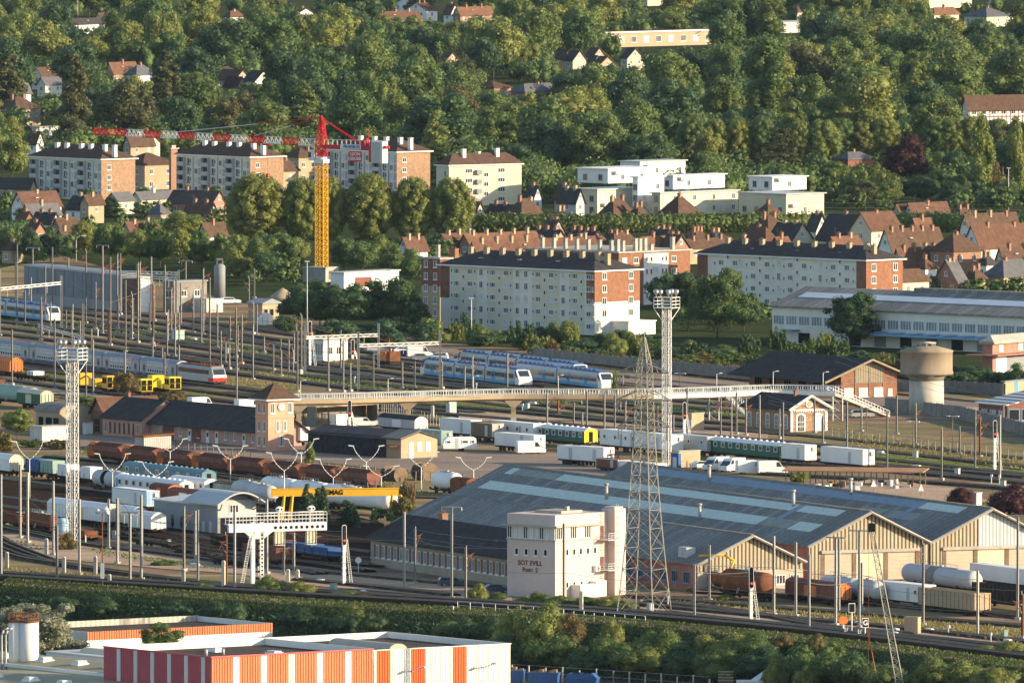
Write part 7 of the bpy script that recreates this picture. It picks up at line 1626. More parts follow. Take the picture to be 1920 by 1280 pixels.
# --- floodlight towers
def floodtower(label, base, yt, half, th, r):
    p = G(*base); H = hpx(base[0],base[1],yt); t = thing('floodlight_tower', label, 'floodlight tower', p, th)
    n = int(H/1.55); zs = list(np.linspace(0,H,n+1)); lattice(t,[(0,half),(H+2,half)],zs,.05,.024,'steel_w',x=True)
    b = MB(); w_ = half+1.15; b.box(-w_,w_,-w_,w_,H,H+.1)
    for s in ((-1,-1),(1,-1),(1,1),(-1,1)): b.bar((s[0]*half,s[1]*half,H-2.2),(s[0]*w_,s[1]*w_,H),.12)
    b.build('platform', M['steel_w'], t)
    b = MB()
    for z in (.65,1.25,1.9):
        for a,c in (((-w_,-w_),(w_,-w_)),((w_,-w_),(w_,w_)),((w_,w_),(-w_,w_)),((-w_,w_),(-w_,-w_))): b.bar((*a,H+z),(*c,H+z),.09)
    for k in range(3):
        f = -w_+k*w_
        for q in ((f,-w_),(f,w_),(-w_,f),(w_,f)): b.bar((*q,H),(*q,H+1.9),.09)
    b.build('railing', M['steel_w'], t)
    for (x,y) in ((-w_*.95,-w_*.5),(-w_*.3,-w_*.9),(w_*.45,-w_*.6),(w_*.95,w_*.2),(w_*.2,w_*.8)):
        b = MB(); b.lathe([(.12,.62),(.5,.45),(r,.0),(r,-.05),(.0,-.12)],14,(x,y,H+2.75)); b.ball((x,y,H+2.75),r*.92,0,12); b.bar((x,y,H+1.9),(x,y,H+2.4),.12); b.build('floodlight', mat('lamp_housing',(.45,.43,.40),.3,.2,1,metal=.7), t)
    b = MB(); [b.bar((half*.5,-half-.12+dx*0,0),(half*.5,-half-.12,H),.05) for dx in (0,)]; [b.bar((half*.2,-half-.12,.3+k*.4),(half*.5,-half-.12,.3+k*.4),.04) for k in range(int(H/.4))]; b.bar((half*.2,-half-.12,0),(half*.2,-half-.12,H),.05); b.build('ladder', M['steel_w'], t); return t
floodtower('white lattice floodlight tower among the parked wagons at left',(136,1030),674,.74,24,.48); floodtower('white lattice floodlight tower beside the green coach and pylon',(1250,873),577,.62,24,.44)
# --- catenary masts
MT = {}
def mast(px, yb, yt, kind='m', wide=1.0, label=None, m='steel_d', z=0.0):
    H = (yb-yt)/S(px,yb,z); ka = (kind, m)
    if ('post',m) not in MT:
        b = MB(); b.box(-.16,-.10,-.14,.14,0,1); b.box(.10,.16,-.14,.14,0,1); b.box(-.10,.10,-.03,.03,0,1); MT[('post',m)] = b.mesh('post', M[m])
        f = MB(); f.box(-.4,.4,-.4,.4,0,.45); MT['foot'] = f.mesh('footing', M['conc'])
        for nm, up in (('cantilever',1),):
            c = MB(); c.bar((0,.1,-1.0),(0,3.0,-.2),.07); c.bar((0,.1,-2.3),(0,2.4,-.45),.07); c.bar((0,1.6,-.55),(0,3.2,-1.5),.05); c.bar((0,.1,-.4),(0,2.0,-.4),.05); MT['cant'] = c.mesh('cantilever', M['rust'])
            i_ = MB(); [i_.tube((0,.2+k*.1,-.97+k*.027),(0,.25+k*.1,-.955+k*.027),.11,8) for k in range(4)]; [i_.tube((0,.3+k*.1,-2.14+k*.08),(0,.35+k*.1,-2.1+k*.08),.11,8) for k in range(4)]; MT['ins'] = i_.mesh('insulator', M['steel'])
            T = MB(); T.bar((-1.6,0,0),(1.6,0,0),.14); T.bar((-1.6,0,0),(-1.6,0,-.5),.12); T.bar((1.6,0,0),(1.6,0,-.5),.12); MT['tbar'] = T.mesh('cross_arm', M['steel'])
            s_ = MB(); s_.tube((0,.25,0),(0,.25,.5),.07,6); s_.box(-.1,.1,0,.3,-.08,0); MT['cap'] = s_.mesh('feeder_insulator', M['steel'])
    desc = {'m':'catenary mast with cantilever','p':'plain catenary mast','t':'T-headed mast'}[kind]
    t = thing('catenary_mast', label or {'steel_d':'brown-grey ','steel':'pale grey ','rust':'rusty ','conc':'concrete '}[m]+desc, 'mast', G(px,yb,z), 25+(int(px)*37%7-3)*3 + (180 if int(px+yb)%3 == 0 else 0), 'overhead line masts', auto=label is None)
    o = put('post', MT[('post',m)], t); o.scale = (wide,wide,H); put('footing', MT['foot'], t)
    if kind == 'm': c = put('cantilever', MT['cant'], t, (0,0,H-.7)); put('insulator', MT['ins'], c); put('feeder_insulator', MT['cap'], t, (0,0,H-.1))
    elif kind == 't': put('cross_arm', MT['tbar'], t, (0,0,H))
    return t, H
def Z4(lst, ox, oy, k=4.0):
    for e in lst: yield ox+e[0]/k, oy+e[2]/k, oy+e[1]/k, (e[3] if len(e) > 3 else 'm')
A = list(Z4([(128,110,690,'p'),(245,140,520,'t'),(393,132,600,'p'),(513,210,575,'p'),(645,157,600),(770,233,790),(828,222,870),(880,190,650),(903,180,640,'p'),(1025,258,600,'p'),(1050,252,690),(1135,205,700,'p'),(1237,280,640),(1393,235,600,'t'),(1525,300,660),(118,240,640,'p'),(232,360,660,'p'),(340,270,690,'p'),
 (308,520,835),(717,410,750),(942,380,925,'p'),(1035,260,850),(1145,410,860),(1157,400,690),(1253,640,955),(1285,450,805),(1313,640,960),(1357,400,735),(1510,450,860),(1450,490,780),(1573,360,1000,'p'),(1630,560,900),(1867,360,650),(1907,290,520,'p'),(1770,600,960),(1813,650,1010),(1897,715,1130,'p'),(1775,950,1290),(90,750,1165,'p'),(410,670,1205,'p'),(645,870,1300,'p'),(698,825,1250,'p'),(1233,935,1205),(990,480,830),(813,600,870),(937,920,1230),(0,300,800,'p'),(545,560,760,'p'),(770,120,600,'t')],0,430))
A += list(Z4([(310,760,1220,'p'),(340,640,1050),(543,795,1210,'p'),(635,770,1060),(655,830,1220,'p'),(708,1000,1215,'p'),(880,935,1210,'p'),(1097,995,1200,'p'),(1190,990,1195,'p'),(1395,990,1195),(1565,1020,1210,'t'),(1623,960,1200),(1885,940,1200),(285,780,1010,'p'),(60,820,930),(130,940,1060,'p')],480,430))
A += list(Z4([(263,430,665),(345,480,600),(463,485,670,'t'),(560,410,685,'p'),(693,420,710,'p'),(770,445,710),(1313,390,720,'p'),(1565,460,775),(1645,470,780),(1683,420,740,'p'),(1753,480,750),(1857,440,800,'p'),(527,570,680,'p'),(850,500,720),(1090,540,740),(1210,590,740,'p'),(1285,510,760),(1470,470,560,'p')],960,630))
A += list(Z4([(112,495,820,'p'),(592,490,855,'p'),(893,560,1010,'p'),(1553,550,1000),(1740,590,1090,'p'),(1590,620,910),(1107,520,820),(1302,700,1080),(1765,510,700,'p'),(412,600,810),(85,560,775),(348,470,730),(965,440,740,'p'),(1437,690,890),(1590,870,1000,'p') if False else (700,540,720)],1440,630))
A += [(38,1009,870,'p'),(52,1018,885,'p'),(100,1041,901,'p'),(107,1089,988,'m'),(149,1078,935,'p'),(204,1030,935,'p'),(220,1057,933,'p'),(244,1095,960,'t'),(265,1087,927,'p'),(345,1070,953,'m'),(366,1052,957,'p'),(371,1093,955,'p'),(424,1100,1001,'m'),(440,1108,952,'p'),(2,1085,890,'p'),
 (500.5,1076,934,'t'),(532,1078,1015,'m'),(551,1074,998,'p'),(758,1106,959,'p'),(778,1095,991,'m'),(847,1123,950,'t'),(873,1130,1027,'m'),(1302,1163,1058,'p'),(1330,1127,1021,'p'),(1451,1154,1004,'p'),(1492,1156,1016,'p'),(1517,1184,1039,'p'),(1567,1173,1007,'t'),(1573,1150,1009,'p'),(1611,1177,994,'t'),(1616,1144,1054,'p'),(1731,1173,1017,'m'),(1833,1193,1069,'p'),(1908,1162,966,'t'),(1917,1197,1112,'m'),(1057,1123,980,'p'),(1431,1040,955,'p')]
for i,(x,yb,yt,k) in enumerate(A): mast(x,yb,yt,k,1.0 if yb > 1000 else .85,m='steel' if yb > 900 and k!='m' else ('rust' if k=='m' and i%11==0 else 'steel_d'))
def portal(label, a, b_, yta, ybeam, ytb, m='steel'):
    p, q = G(*a), G(*b_); t = thing('catenary_portal', label, 'portal', p, 0, 'overhead line portals'); d = q-p; s = S(*a); H0 = (a[1]-yta)/s; H1 = (b_[1]-ytb)/S(*b_); hb = (a[1]-ybeam)/s
    for o_, H in ((Vector((0,0,0)),H0),(d,H1)): k = MB(); k.box(o_.x-.22,o_.x-.12,o_.y-.2,o_.y+.2,0,H); k.box(o_.x+.12,o_.x+.22,o_.y-.2,o_.y+.2,0,H); k.box(o_.x-.12,o_.x+.12,o_.y-.04,o_.y+.04,0,H); k.build('post', M[m], t)
    k = MB(); n = 12; Z = Vector((0,0,hb)); up = Vector((0,0,.5))
    k.bar(Z,d+Z,.14); k.bar(Z+up,d+Z+up,.14); [k.bar(d*(i/n)+Z+(up if i%2 else up*0),d*((i+1)/n)+Z+(up*0 if i%2 else up),.08) for i in range(n)]; k.build('beam', M['steel_w'], t)
    k = MB(); k.bar(Vector((0,0,H0-.2)),d*.45+Z+up,.06); k.build('stay', M['rust'], t)
    for f in (.25,.55,.8): i_ = MB(); o_ = d*f; i_.bar(o_+Z,o_+Z-Vector((0,0,1.6)),.07); [i_.tube(o_+Z-Vector((0,0,.3+j*.16)),o_+Z-Vector((0,0,.38+j*.16)),.12,8) for j in range(4)]; i_.build('insulator', M['steel'], t)
portal('overhead line portal across the tracks before the railcar at left',(-20,632),(115,618),560,546,517); portal('overhead line portal left of the white relay building',(572,700),(710,695),608,635,606); portal('overhead line portal right of the white relay building',(672,733),(825,728),622,650,620)
portal('low overhead line portal before the double-deck train',(71,626),(156,650),612,612,570); portal('overhead line portal before the grey yard shed',(225,582),(335,585),520,512,506); portal('second overhead line portal before the grey yard shed',(262,600),(330,604),525,521,512); portal('overhead line portal beside the blue tank at lower left',(222,1042),(266,1052),933,960,950)
# --- tall white light poles, yard lamps
def lightpole(label, px, yb, yt, auto=False, r=.11):
    H = (yb-yt)/S(px,yb); t = thing('light_pole', label, 'light pole', G(px,yb), 0, 'tall light poles', auto); b = MB(); b.tube((0,0,0),(0,0,H),r,8,0,r2=r*.6); b.build('pole', M['steel_w'], t); b = MB(); b.box(-.5,.5,-.2,.2,H,H+.25); b.build('lamp_head', M['grey_l'], t)
for a in [('tall white light pole left of the dark trees by the crane',576,622,491),('tall white light pole before the dark trees right of the crane',728,606,507),('white light pole before the five-storey white block',884,634,560),('thin pale light pole right of the copper beech',1891,396,316),('slender pole on the far left hillside',146,45,-4),('slender pole at the far top behind the plane trees',393,30,-6)]: lightpole(*a)
def ylamp(px, yb, yt, z=0):
    H = (yb-yt)/S(px,yb); t = thing('yard_lamp','white double-armed yard lamp','yard lamp',G(px,yb),0,'white double-armed yard lamps',True); b = MB(); h0 = H*.62 if H < 9 else H-3.0; b.tube((0,0,0),(0,0,h0),.11,8,0,r2=.08); b.build('pole', M['steel_w'], t)
    for s in (-1,1):
        k = MB(); pts = [(0,0,h0)]+[(s*(.25+2.0*math.sin(a)*1.0)-(s*.25*math.cos(a)),0,h0+(H-h0)*(1-math.cos(a*1.0))/1.0*.62+(H-h0)*.38*math.sin(a)) for a in np.linspace(.15,math.pi/2,7)]; k.path(pts,.06,6); c = k.build('arm', M['steel_w'], t)
        e = pts[-1]; k = MB(); k.ext([(e[0]-.1*s,e[2]-.1),(e[0]+.9*s,e[2]+.06),(e[0]+.85*s,e[2]+.22),(e[0]-.1*s,e[2]+.1)],'y',-.16,.16); k.build('lamp_head', M['white'], c)
for a in [(55.5,937,828),(211,940,851),(292,935,866),(319,884,823),(432,901,836),(533,950,849),(565,897,823),(625,950,861),(687,914,836),(715,924,874),(790,920,848),(888,918,858)]: ylamp(*a)
def alamp(label, px, yb, yt, s=1, z=0, auto=False):
    H = (yb-yt)/S(px,yb,z); t = thing('street_lamp', label, 'street lamp', G(px,yb,z), 0, 'single-armed street lamps', auto); b = MB(); b.tube((0,0,0),(0,0,H-.9),.09,8,0,r2=.06); b.path([(0,0,H-.9),(s*.25,0,H-.35),(s*.8,0,H-.05),(s*1.4,0,H)],.05,6); b.build('pole', M['steel_w'], t); b = MB(); b.box(s*1.3 if s>0 else s*2.1, s*2.1 if s>0 else s*1.3,-.15,.15,H-.08,H+.1); b.build('lamp_head', M['white'], t)
alamp('single-armed street lamp on the green bank behind the orange-topped building',226,1172,1130,-1,ZL); alamp('street lamp half hidden by the silvery willow',78,1170,1120,-1,ZL); alamp('street lamp among the trees above the grey yard shed',143,490,442,1); alamp('street lamp on the hedge road right of the long hedge',1558,402,395,1) if False else None
def tlamp(px, yb, yt):
    H = (yb-yt)/S(px,yb); t = thing('platform_lamp','thin T-shaped platform lamp','lamp',G(px,yb),30,'T-shaped platform lamps',True); b = MB(); b.tube((0,0,0),(0,0,H),.08,6); b.build('pole', M['wood'], t); b = MB(); b.bar((-.9,0,H),(.9,0,H),.09); b.box(-1.3,-.6,-.12,.12,H-.05,H+.1); b.box(.6,1.3,-.12,.12,H-.05,H+.1); b.build('lamp_head', M['white'], t)
for a in [(1625,838,764),(1786,840,780),(1712,846,790),(1275,727,700),(1273,727,702),(1872,800,788)][:4]: tlamp(*a)
t = thing('loudspeaker_mast','thin rusty mast with two loudspeaker horns and a white plate','mast',G(192,1103),10); b = MB(); b.tube((0,0,0),(0,0,11.8),.09,8); b.build('pole', M['rust'], t)
for s in (-1,1): b = MB(); b.tube((s*.15,0,12),(s*.95,0,12.15),.12,10,0,r2=.55); b.build('horn', M['steel_w'], t)
b = MB(); b.box(-.3,.3,-.12,-.06,1.6,4.0); b.build('plate', M['white'], t)
# --- concrete posts
for (x,yb,yt) in [(13,1066,1034),(87,1039,1009),(120,1074,1043),(179,1078,1042),(205,1096,1076),(344,1096,1066),(419,1106,1050),(540,1090,1066),(558,1089,1067),(811,782,760),(1090,1152,1107)]:
    H = (yb-yt)/S(x,yb); t = thing('concrete_post','short pale concrete post','post',G(x,yb),20,'short concrete posts',True); b = MB(); b.box(-.26,.26,-.2,.2,0,H-.12); b.build('shaft', M['cream'] if x > 400 else M['conc'], t); b = MB(); b.box(-.18,.18,-.14,.14,H-.12,H); b.build('cap', M['white'], t)
# --- footbridge
base = [(540,805),(660,803),(772,800),(870,797),(965,795),(1100,795),(1200,795),(1345,791),(1450,787),(1566,789)]
BP = smooth([G(*p) for p in base],5); t = thing('footbridge','long curved concrete footbridge with pale railings on T-shaped piers','footbridge',BP[0]); o = BP[0]; zb, zt = 4.4, 5.35
dk = MB(); rl = MB(); n = len(BP); NN = []
for i in range(n): d = BP[min(i+1,n-1)]-BP[max(i-1,0)]; d.normalize(); NN.append(Vector((-d.y,d.x,0)))
for i in range(n-1):
    a, c = BP[i]-o, BP[i+1]-o; A, C = NN[i], NN[i+1]; W = 3.0; mi = 0 if BP[i].x < G(1215,795).x else 1
    P = lambda v,nv,k,z: tuple(v+nv*k+Vector((0,0,z)))
    for (k0,z0,k1,z1) in ((0,zb+.35,0,zt+.15),(0,zt+.15,.15,zt+.15),(.15,zt+.15,.15,zt),(.15,zt,W-.15,zt),(W-.15,zt,W-.15,zt+.15),(W,zt+.15,W,zb+.35),(W,zb+.35,W*.7,zb),(W*.7,zb,W*.3,zb),(W*.3,zb,0,zb+.35)): dk.face([P(a,A,k0,z0),P(c,C,k0,z0),P(c,C,k1,z1),P(a,A,k1,z1)],mi)
    L_ = (c-a).length; m_ = max(1,int(L_/.45))
    for s in (.08,W-.08):
        for z in (zt+.3,zt+1.15): rl.bar(P(a,A,s,z),P(c,C,s,z),.10)
        for j in range(m_): q = a+(c-a)*(j/m_); rl.bar(tuple(q+A*s+Vector((0,0,zt+.1))),tuple(q+A*s+Vector((0,0,zt+1.15))),.14 if j%4==0 else .07)
dk.build('deck', [M['beige'],M['white']], t); rl.build('railing', M['grey_l'], t)
for px in (560,772,965):
    i = min(range(n), key=lambda k: abs(PX(BP[k])[0]-px)); v = BP[i]-o+NN[i]*1.5; d = Vector((NN[i].y,-NN[i].x,0)); k = MB(); k.box(v.x-.45,v.x+.45,v.y-.45,v.y+.45,0,zb-.9); k.ext([(v.x-.45,zb-1.2),(v.x+.45,zb-1.2),(v.x+1.6,zb-.15),(v.x+1.6,zb+.05),(v.x-1.6,zb+.05),(v.x-1.6,zb-.15)],'y',v.y-1.3,v.y+1.3); k.build('pier', M['beige'], t); k = MB(); k.box(v.x-.55,v.x+.55,v.y-.55,v.y+.55,0,1.3); k.build('pier_plinth', M['conc'], t)
for px in (1350,1561):
    i = min(range(n), key=lambda k: abs(PX(BP[k])[0]-px)); v = BP[i]-o+NN[i]*1.2; k = MB(); [k.bar((v.x+sx,v.y+sy,0),(v.x+sx,v.y+sy,zb+.2),.22) for sx in (-.9,.9) for sy in (-.9,.9)]; [k.bar((v.x-.9,v.y-.9,z),(v.x+.9,v.y-.9,z+1.4),.10) for z in (0,1.4,2.8)]; [k.bar((v.x+.9,v.y-.9,z),(v.x-.9,v.y-.9,z+1.4),.10) for z in (0,1.4,2.8)]; k.build('trestle', M['steel'], t)
def stair(a, b_, w=1.8):
    p, q = G(*a)-o, G(*b_)-o; d = (q-p); e = d.normalized(); s = Vector((-e.y,e.x,0)); k = MB(); N_ = 28
    for i in range(N_): u = p+d*(i/N_); z = zt*(1-(i+1)/N_); v = p+d*((i+1)/N_); k.face([tuple(u+Vector((0,0,z))),tuple(v+Vector((0,0,z))),tuple(v+s*w+Vector((0,0,z))),tuple(u+s*w+Vector((0,0,z)))]); k.face([tuple(u+Vector((0,0,z))),tuple(u+s*w+Vector((0,0,z))),tuple(u+s*w+Vector((0,0,z+zt/N_))),tuple(u+Vector((0,0,z+zt/N_)))])
    for f in (0,w): k.face([tuple(p+s*f+Vector((0,0,zt-.6))),tuple(q+s*f+Vector((0,0,-.1))),tuple(q+s*f+Vector((0,0,.35))),tuple(p+s*f+Vector((0,0,zt)))])
    k.build('stairs', M['conc'], t); r = MB()
    for f in (0,w):
        for h in (.55,1.1): r.bar(tuple(p+s*f+Vector((0,0,zt+h))),tuple(q+s*f+Vector((0,0,h))),.08)
        for i in range(19): u = p+d*(i/18)+s*f; z = zt*(1-i/18); r.bar(tuple(u+Vector((0,0,z))),tuple(u+Vector((0,0,z+1.1))),.08)
    r.build('stair_railing', M['steel_w'], t)
stair((1566,789),(1668,781)); stair((1352,789),(1416,800))
for i,px in enumerate((553,720,883,1043,1352,1448,1541)):
    j = min(range(n), key=lambda k: abs(PX(BP[k])[0]-px)); v = BP[j]+NN[j]*.2; l_ = thing('bridge_lamp','slim pale lamp on the footbridge railing','lamp',(v.x,v.y,zt+.1),0,'lamps on the footbridge',True); b = MB(); b.tube((0,0,0),(0,0,3.6),.06,6); b.bar((0,0,3.6),(.7,0,3.75),.08); b.build('pole', M['steel_w'], l_); b = MB(); b.box(.5,1.1,-.12,.12,3.7,3.85); b.build('lamp_head', M['white'], l_)
# --- signals
M['sig_r'] = mat('red_signal_lens',(.5,.02,.02),.3,0,.3,emit=(1,.05,.02,2.0)); M['wh_hole'] = M['shade']
gb = G(482,1093); t = thing('signal_gantry','white railway signal gantry with perforated column, cantilever beam and railings','signal gantry',gb,-24)
b = MB(); 
for x in (-.75,.75): b.box(x-.3,x+.3,-.3,.3,0,9.6); 
b.build('column', M['steel_w'], t)
b = MB(); [b.tube((x,-.33,.8+k*.62),(x,.33,.8+k*.62),.17,10) for x in (.75,) for k in range(13)]; [b.box(-.45,.45,-.05,.05,.6+k*1.1,.9+k*1.1) for k in range(7)]; b.build('column_openings', M['shade'], t)
x0, x1 = -4.9, 11.8; b = MB(); b.box(x0,x1,-.35,.35,8.1,9.3); b.ext([(-2.2,8.1),(2.6,8.1),(1.0,7.0),(-1.0,7.0)],'y',-.3,.3); b.box(x0-.2,x1,-.35,1.2,9.3,9.4); b.build('beam', M['steel_w'], t)
b = MB(); [b.tube((3.0+k*.9,-.4,8.7),(3.0+k*.9,.4,8.7),.26,12) for k in range(10)]; b.build('beam_openings', M['shade'], t)
b = MB()
for y in (-.3,1.15):
    for z in (9.95,10.55,11.0): b.bar((x0,y,z),(x1,y,z),.07)
    for k in range(15): x = x0+k*(x1-x0)/14; b.bar((x,y,9.4),(x,y,11.0),.08)
b.build('railing', M['steel_w'], t)
for x in (3.6,9.0):
    b = MB(); b.ball((x,-.5,11.6),.72,0,12,(1.0,.45,.62)); b.bar((x,-.3,9.4),(x,-.3,11.3),.14); h_ = b.build('signal_head', M['white'], t); b = MB(); [b.tube((x+dx,-.86,11.6),(x+dx,-.78,11.6),.16,10) for dx in (-.28,.28)]; b.build('lens', M['shade'], h_)
    b = MB(); b.box(x-.7,x+.7,-.7,.1,6.2,8.0); [b.bar((x+dx,-.8,5.9),(x+dx,-.8,8.1),.08) for dx in (-.8,-.3,.3,.8)]; b.box(x-.8,x+.8,-.9,.2,5.9,6.0); b.build('signal_cage', M['cream'], t)
b = MB(); [b.bar((-3.0+s,-.4,0),(-1.4+s,-.4,7.6),.08) for s in (0,.5)]; [b.bar((-3.0+k*.055*1.0,-.4,.3+k*.27),(-2.5+k*.055,-.4,.3+k*.27),.05) for k in range(27)]; b.build('ladder', M['steel_w'], t)
def signal(label, px, yb, yt, th=-20, double=True):
    H = (yb-yt)/S(px,yb); t = thing('railway_signal', label, 'railway signal', G(px,yb), th, 'railway signals with ladders'); b = MB(); b.box(-.22,.22,-.22,.22,0,H-1.2); [b.box(-.3,.3,-.24,.24,k*.9,k*.9+.2) for k in range(1,int((H-2)/.9))]; b.build('post', M['steel_w'], t)
    b = MB(); b.ext([(.38*math.cos(a)-.1,H-1.6+(1.5 if math.sin(a)>0 else -1.0)+.38*math.sin(a)) for a in np.linspace(0,2*math.pi,17)[:-1]],'y',-.5,-.3); hd = b.build('signal_head', M['white'], t); b = MB(); b.ext([(.3*math.cos(a)-.1,H-1.6+(1.5 if math.sin(a)>0 else -1.0)+.3*math.sin(a)) for a in np.linspace(0,2*math.pi,17)[:-1]],'y',-.54,-.46); b.build('backplate', M['black'], hd)
    for k in range(3): b = MB(); b.tube((-.1,-.62,H-2.2+k*.7),(-.1,-.5,H-2.2+k*.7),.15,10); b.build('lens', M['sig_r'] if k==0 else M['glass'], hd)
    b = MB(); [b.bar((.5+s+.5,0,0),(.3+s*.6,0,H-2),.07) for s in (0,.45)]; [b.bar((.98-.62*k/24,0,.2+k*(H-2.3)/24),(1.4-.82*k/24,0,.2+k*(H-2.3)/24),.045) for k in range(24)]; b.build('ladder', M['steel_w'], t); return t
signal('white railway signal with ladder right of the signal gantry',645,1098,986); signal('white railway signal with ladder before the rust tank wagon',1408,1170,1065); signal('tall white signal with oval head before the far right wall',1865,884,790); signal('white signal on the left portal of the relay building',581,687,604); signal('round-headed signal beside the relay building',661,676,638); signal('signal post under the footbridge with white ladder',655,806,752); signal('white signal post right of the floodlight tower',1283,822,756)
for (px,yb,yt,ch,lab) in [(1597,1192,1130,'S','small black signal board on a post beside the orange disc'),(1622,1196,1158,'G','small black signal board with a white letter G')]:
    H = (yb-yt)/S(px,yb); t = thing('signal_board', lab, 'signal', G(px,yb), -15); b = MB(); b.tube((0,0,0),(0,0,H-1.4),.1,8); b.build('post', M['steel_w'], t); b = MB(); b.box(-.5,.5,-.12,.08,H-1.4,H); bd = b.build('board', M['white'], t); b = MB(); b.box(-.42,.42,-.15,-.1,H-1.32,H-.08); b.build('face', M['black'], bd); text(bd,ch,1.0,(0,-.17,H-.7),0,'white',.03) if ch == 'G' else None
    b = MB(); [b.bar((s-1.2,0,0),(s-1.0,0,1.4),.06) for s in (0,.4)]; [b.bar((-1.15,0,.2+k*.3),(-.7,0,.2+k*.3),.05) for k in range(4)]; b.build('ladder', M['steel_w'], t)
t = thing('signal_disc','orange disc signal on a short white post','signal',G(1581,1186),-15); b = MB(); b.tube((0,0,0),(0,0,1.2),.16,8); b.build('post', M['white'], t); b = MB(); b.ext([(.72*math.cos(a)*1.1,1.9+.66*math.sin(a)) for a in np.linspace(0,2*math.pi,9)[:-1]],'y',-.08,.08); b.build('disc', M['orange'], t)
t = thing('round_sign','white round speed disc on a thin post','sign',G(672,1078),-10); b = MB(); b.tube((0,0,0),(0,0,2.0),.06,6); b.build('post', M['steel_w'], t); b = MB(); b.tube((0,.05,2.4),(0,-.05,2.4),.5,16); b.build('disc', M['white'], t)
t = thing('relay_cabinet','tan double-door relay cabinet between the front sidings','cabinet',G(1711,1188),24); b = MB(); b.box(-1.1,1.1,-.6,.6,.1,2.5); b.box(-1.15,1.15,-.65,.65,2.5,2.6); b.build('cabinet', M['beige'], t); b = MB(); b.box(-1.0,-.03,-.63,-.58,.2,2.4); b.box(.03,1.0,-.63,-.58,.2,2.4); b.build('door', M['salmon'], t)
t = thing('blue_tank','upright pale blue storage tank at the foot of the left floodlight tower','tank',G(118,1024)); b = MB(); b.lathe([(.95,0),(.95,4.1),(.8,4.5),(0,4.7)],20); b.build('barrel', mat('pale_blue_tank',(.33,.52,.62),.5,.1,.5), t); b = MB(); [b.lathe([(.97,z),(.97,z+.08)],20) for z in (1.2,2.5,3.8)]; b.build('band', M['skyl_b'], t)
for (px,yb) in [(448,1118),(436,1116),(606,1120)]: pass
# --- relay building, silo, yard shed, small huts
t, a, w = site('relay_building','weathered white flat-roofed relay building with a row of slots beside the tracks','relay building',(606,680),52,578,652); b = MB(); b.box(-a,0,0,w,0,4.6); b.build('wall', mat('peeling_white',(.66,.64,.58),.9,.12,.6,dirt=(.38,.34,.28,.56)), t); b = MB(); b.box(-a-.2,.2,-.2,w+.2,4.6,4.85); b.build('roof', M['conc'], t)
for k in range(6): win(t,'f',-a*(.12+.15*k),1.5,.45,2.4,'wk',mull=0)
for y in (.3,.62): win(t,'s',w*y,1.6,1.1,1.6,'wk',mull=1)
t = thing('silo','grey cylindrical silo at the end of the yard sheds','silo',G(412,562)); b = MB(); b.lathe([(1.25,0),(1.25,7.4),(.9,7.9),(0,8.1)],20); b.build('barrel', M['grey'], t); b = MB(); [b.bar((x,y,7.6),(x,y,9.2),.08) for x in (-.6,.6) for y in (-.6,.6)]; b.box(-.7,.7,-.7,.7,8.8,9.2); b.build('filter', M['steel_d'], t)
M['yshed'] = mat_stripes('grey_blue_cladding',(.17,.19,.21),(.09,.13,.19),5.0,'X',.86)
t, a, w = site('yard_shed','long grey train wash shed with blue posts and arched dark end opening','shed',(224,586),65,45,284); h = 8.0; b = MB(); b.box(-a,0,0,w,0,h); b.build('wall', M['yshed'], t)
arc = roofarc(w,h,.35,10); b = MB(); up = [(y+w/2,z) for y,z in arc]; b.ext(up+[(y,z+.2) for y,z in reversed(up)],'x',-a,.6); roofpart(t,b,'grey'); b = MB(); b.ext([(0,h)]+up+[(w,h)],'x',-.2,0); b.build('gable', M['grey_l'], t)
b = MB(); b.box(-.06,.08,w*.1,w*.62,0,h-.6); b.build('end_opening', M['shade'], t); b = MB(); b.box(-.05,.1,w*.64,w*.98,0,h); b.build('white_panel', M['white'], t); b = MB(); b.box(-a,0,-.3,0,0,2.2); b.build('plinth', M['grey'], t)
t, a, w = site('yard_building','grey-beige flat-roofed yard workshop between the shed and the silo','workshop',(326,586),50,306,388); b = MB(); b.box(-a,0,0,w,0,6.6); b.build('wall', M['conc_d'], t); b = MB(); b.box(-a-.2,.2,-.2,w+.2,6.6,6.9); roofpart(t,b,'grey'); [win(t,'s',w*y,3.4,1.6,1.4,'wd',mull=1) for y in (.3,.7)]; win(t,'f',-a*.5,3.2,2,1.6,'wd',mull=1)
b = MB(); b.box(0,5,w*.55,w*1.05,0,3); b.build('annex', M['grey_l'], t)
cabin((330,640),40,321,346,2.2,'pale green-grey relay hut between the upper tracks','greygrn',0); cabin((1297,808),40,1290,1320,3.2,'small concrete hut with wide flat roof beside the floodlight tower','beige',0); cabin((842,777),35,838,856,2.6,'pale green relay hut under the footbridge','greygrn',0)
t, a, w = site('depot_hut','brick depot hut with flat grey roof behind the white crane shrubs','hut',(492,602),40,466,523); b = MB(); b.box(-a,0,0,w,0,3.6); b.build('wall', M['beige'], t); b = MB(); b.box(-a-.4,.4,-.4,w+.4,3.6,3.9); b.ext([(-.4,3.9),(w+.4,3.9),(w*.5,4.8)],'x',-a-.4,.4); roofpart(t,b,'grey'); [win(t,'s',w*y,1,1.4,1.6,'gk',mull=0) for y in (.2,.55)]
t, a, w = site('low_building','new white flat building with a red panel beside the crane base','building',(645,548),40,620,748); b = MB(); b.box(-a,0,0,w,0,4.2); b.build('wall', M['white'], t); b = MB(); b.box(-a-.3,.3,-.3,w+.3,4.2,4.5); roofpart(t,b,'grey_l'); b = MB(); b.box(-.02,.08,w*.2,w*.5,1,3.2); b.build('red_panel', M['brick_d'], t)
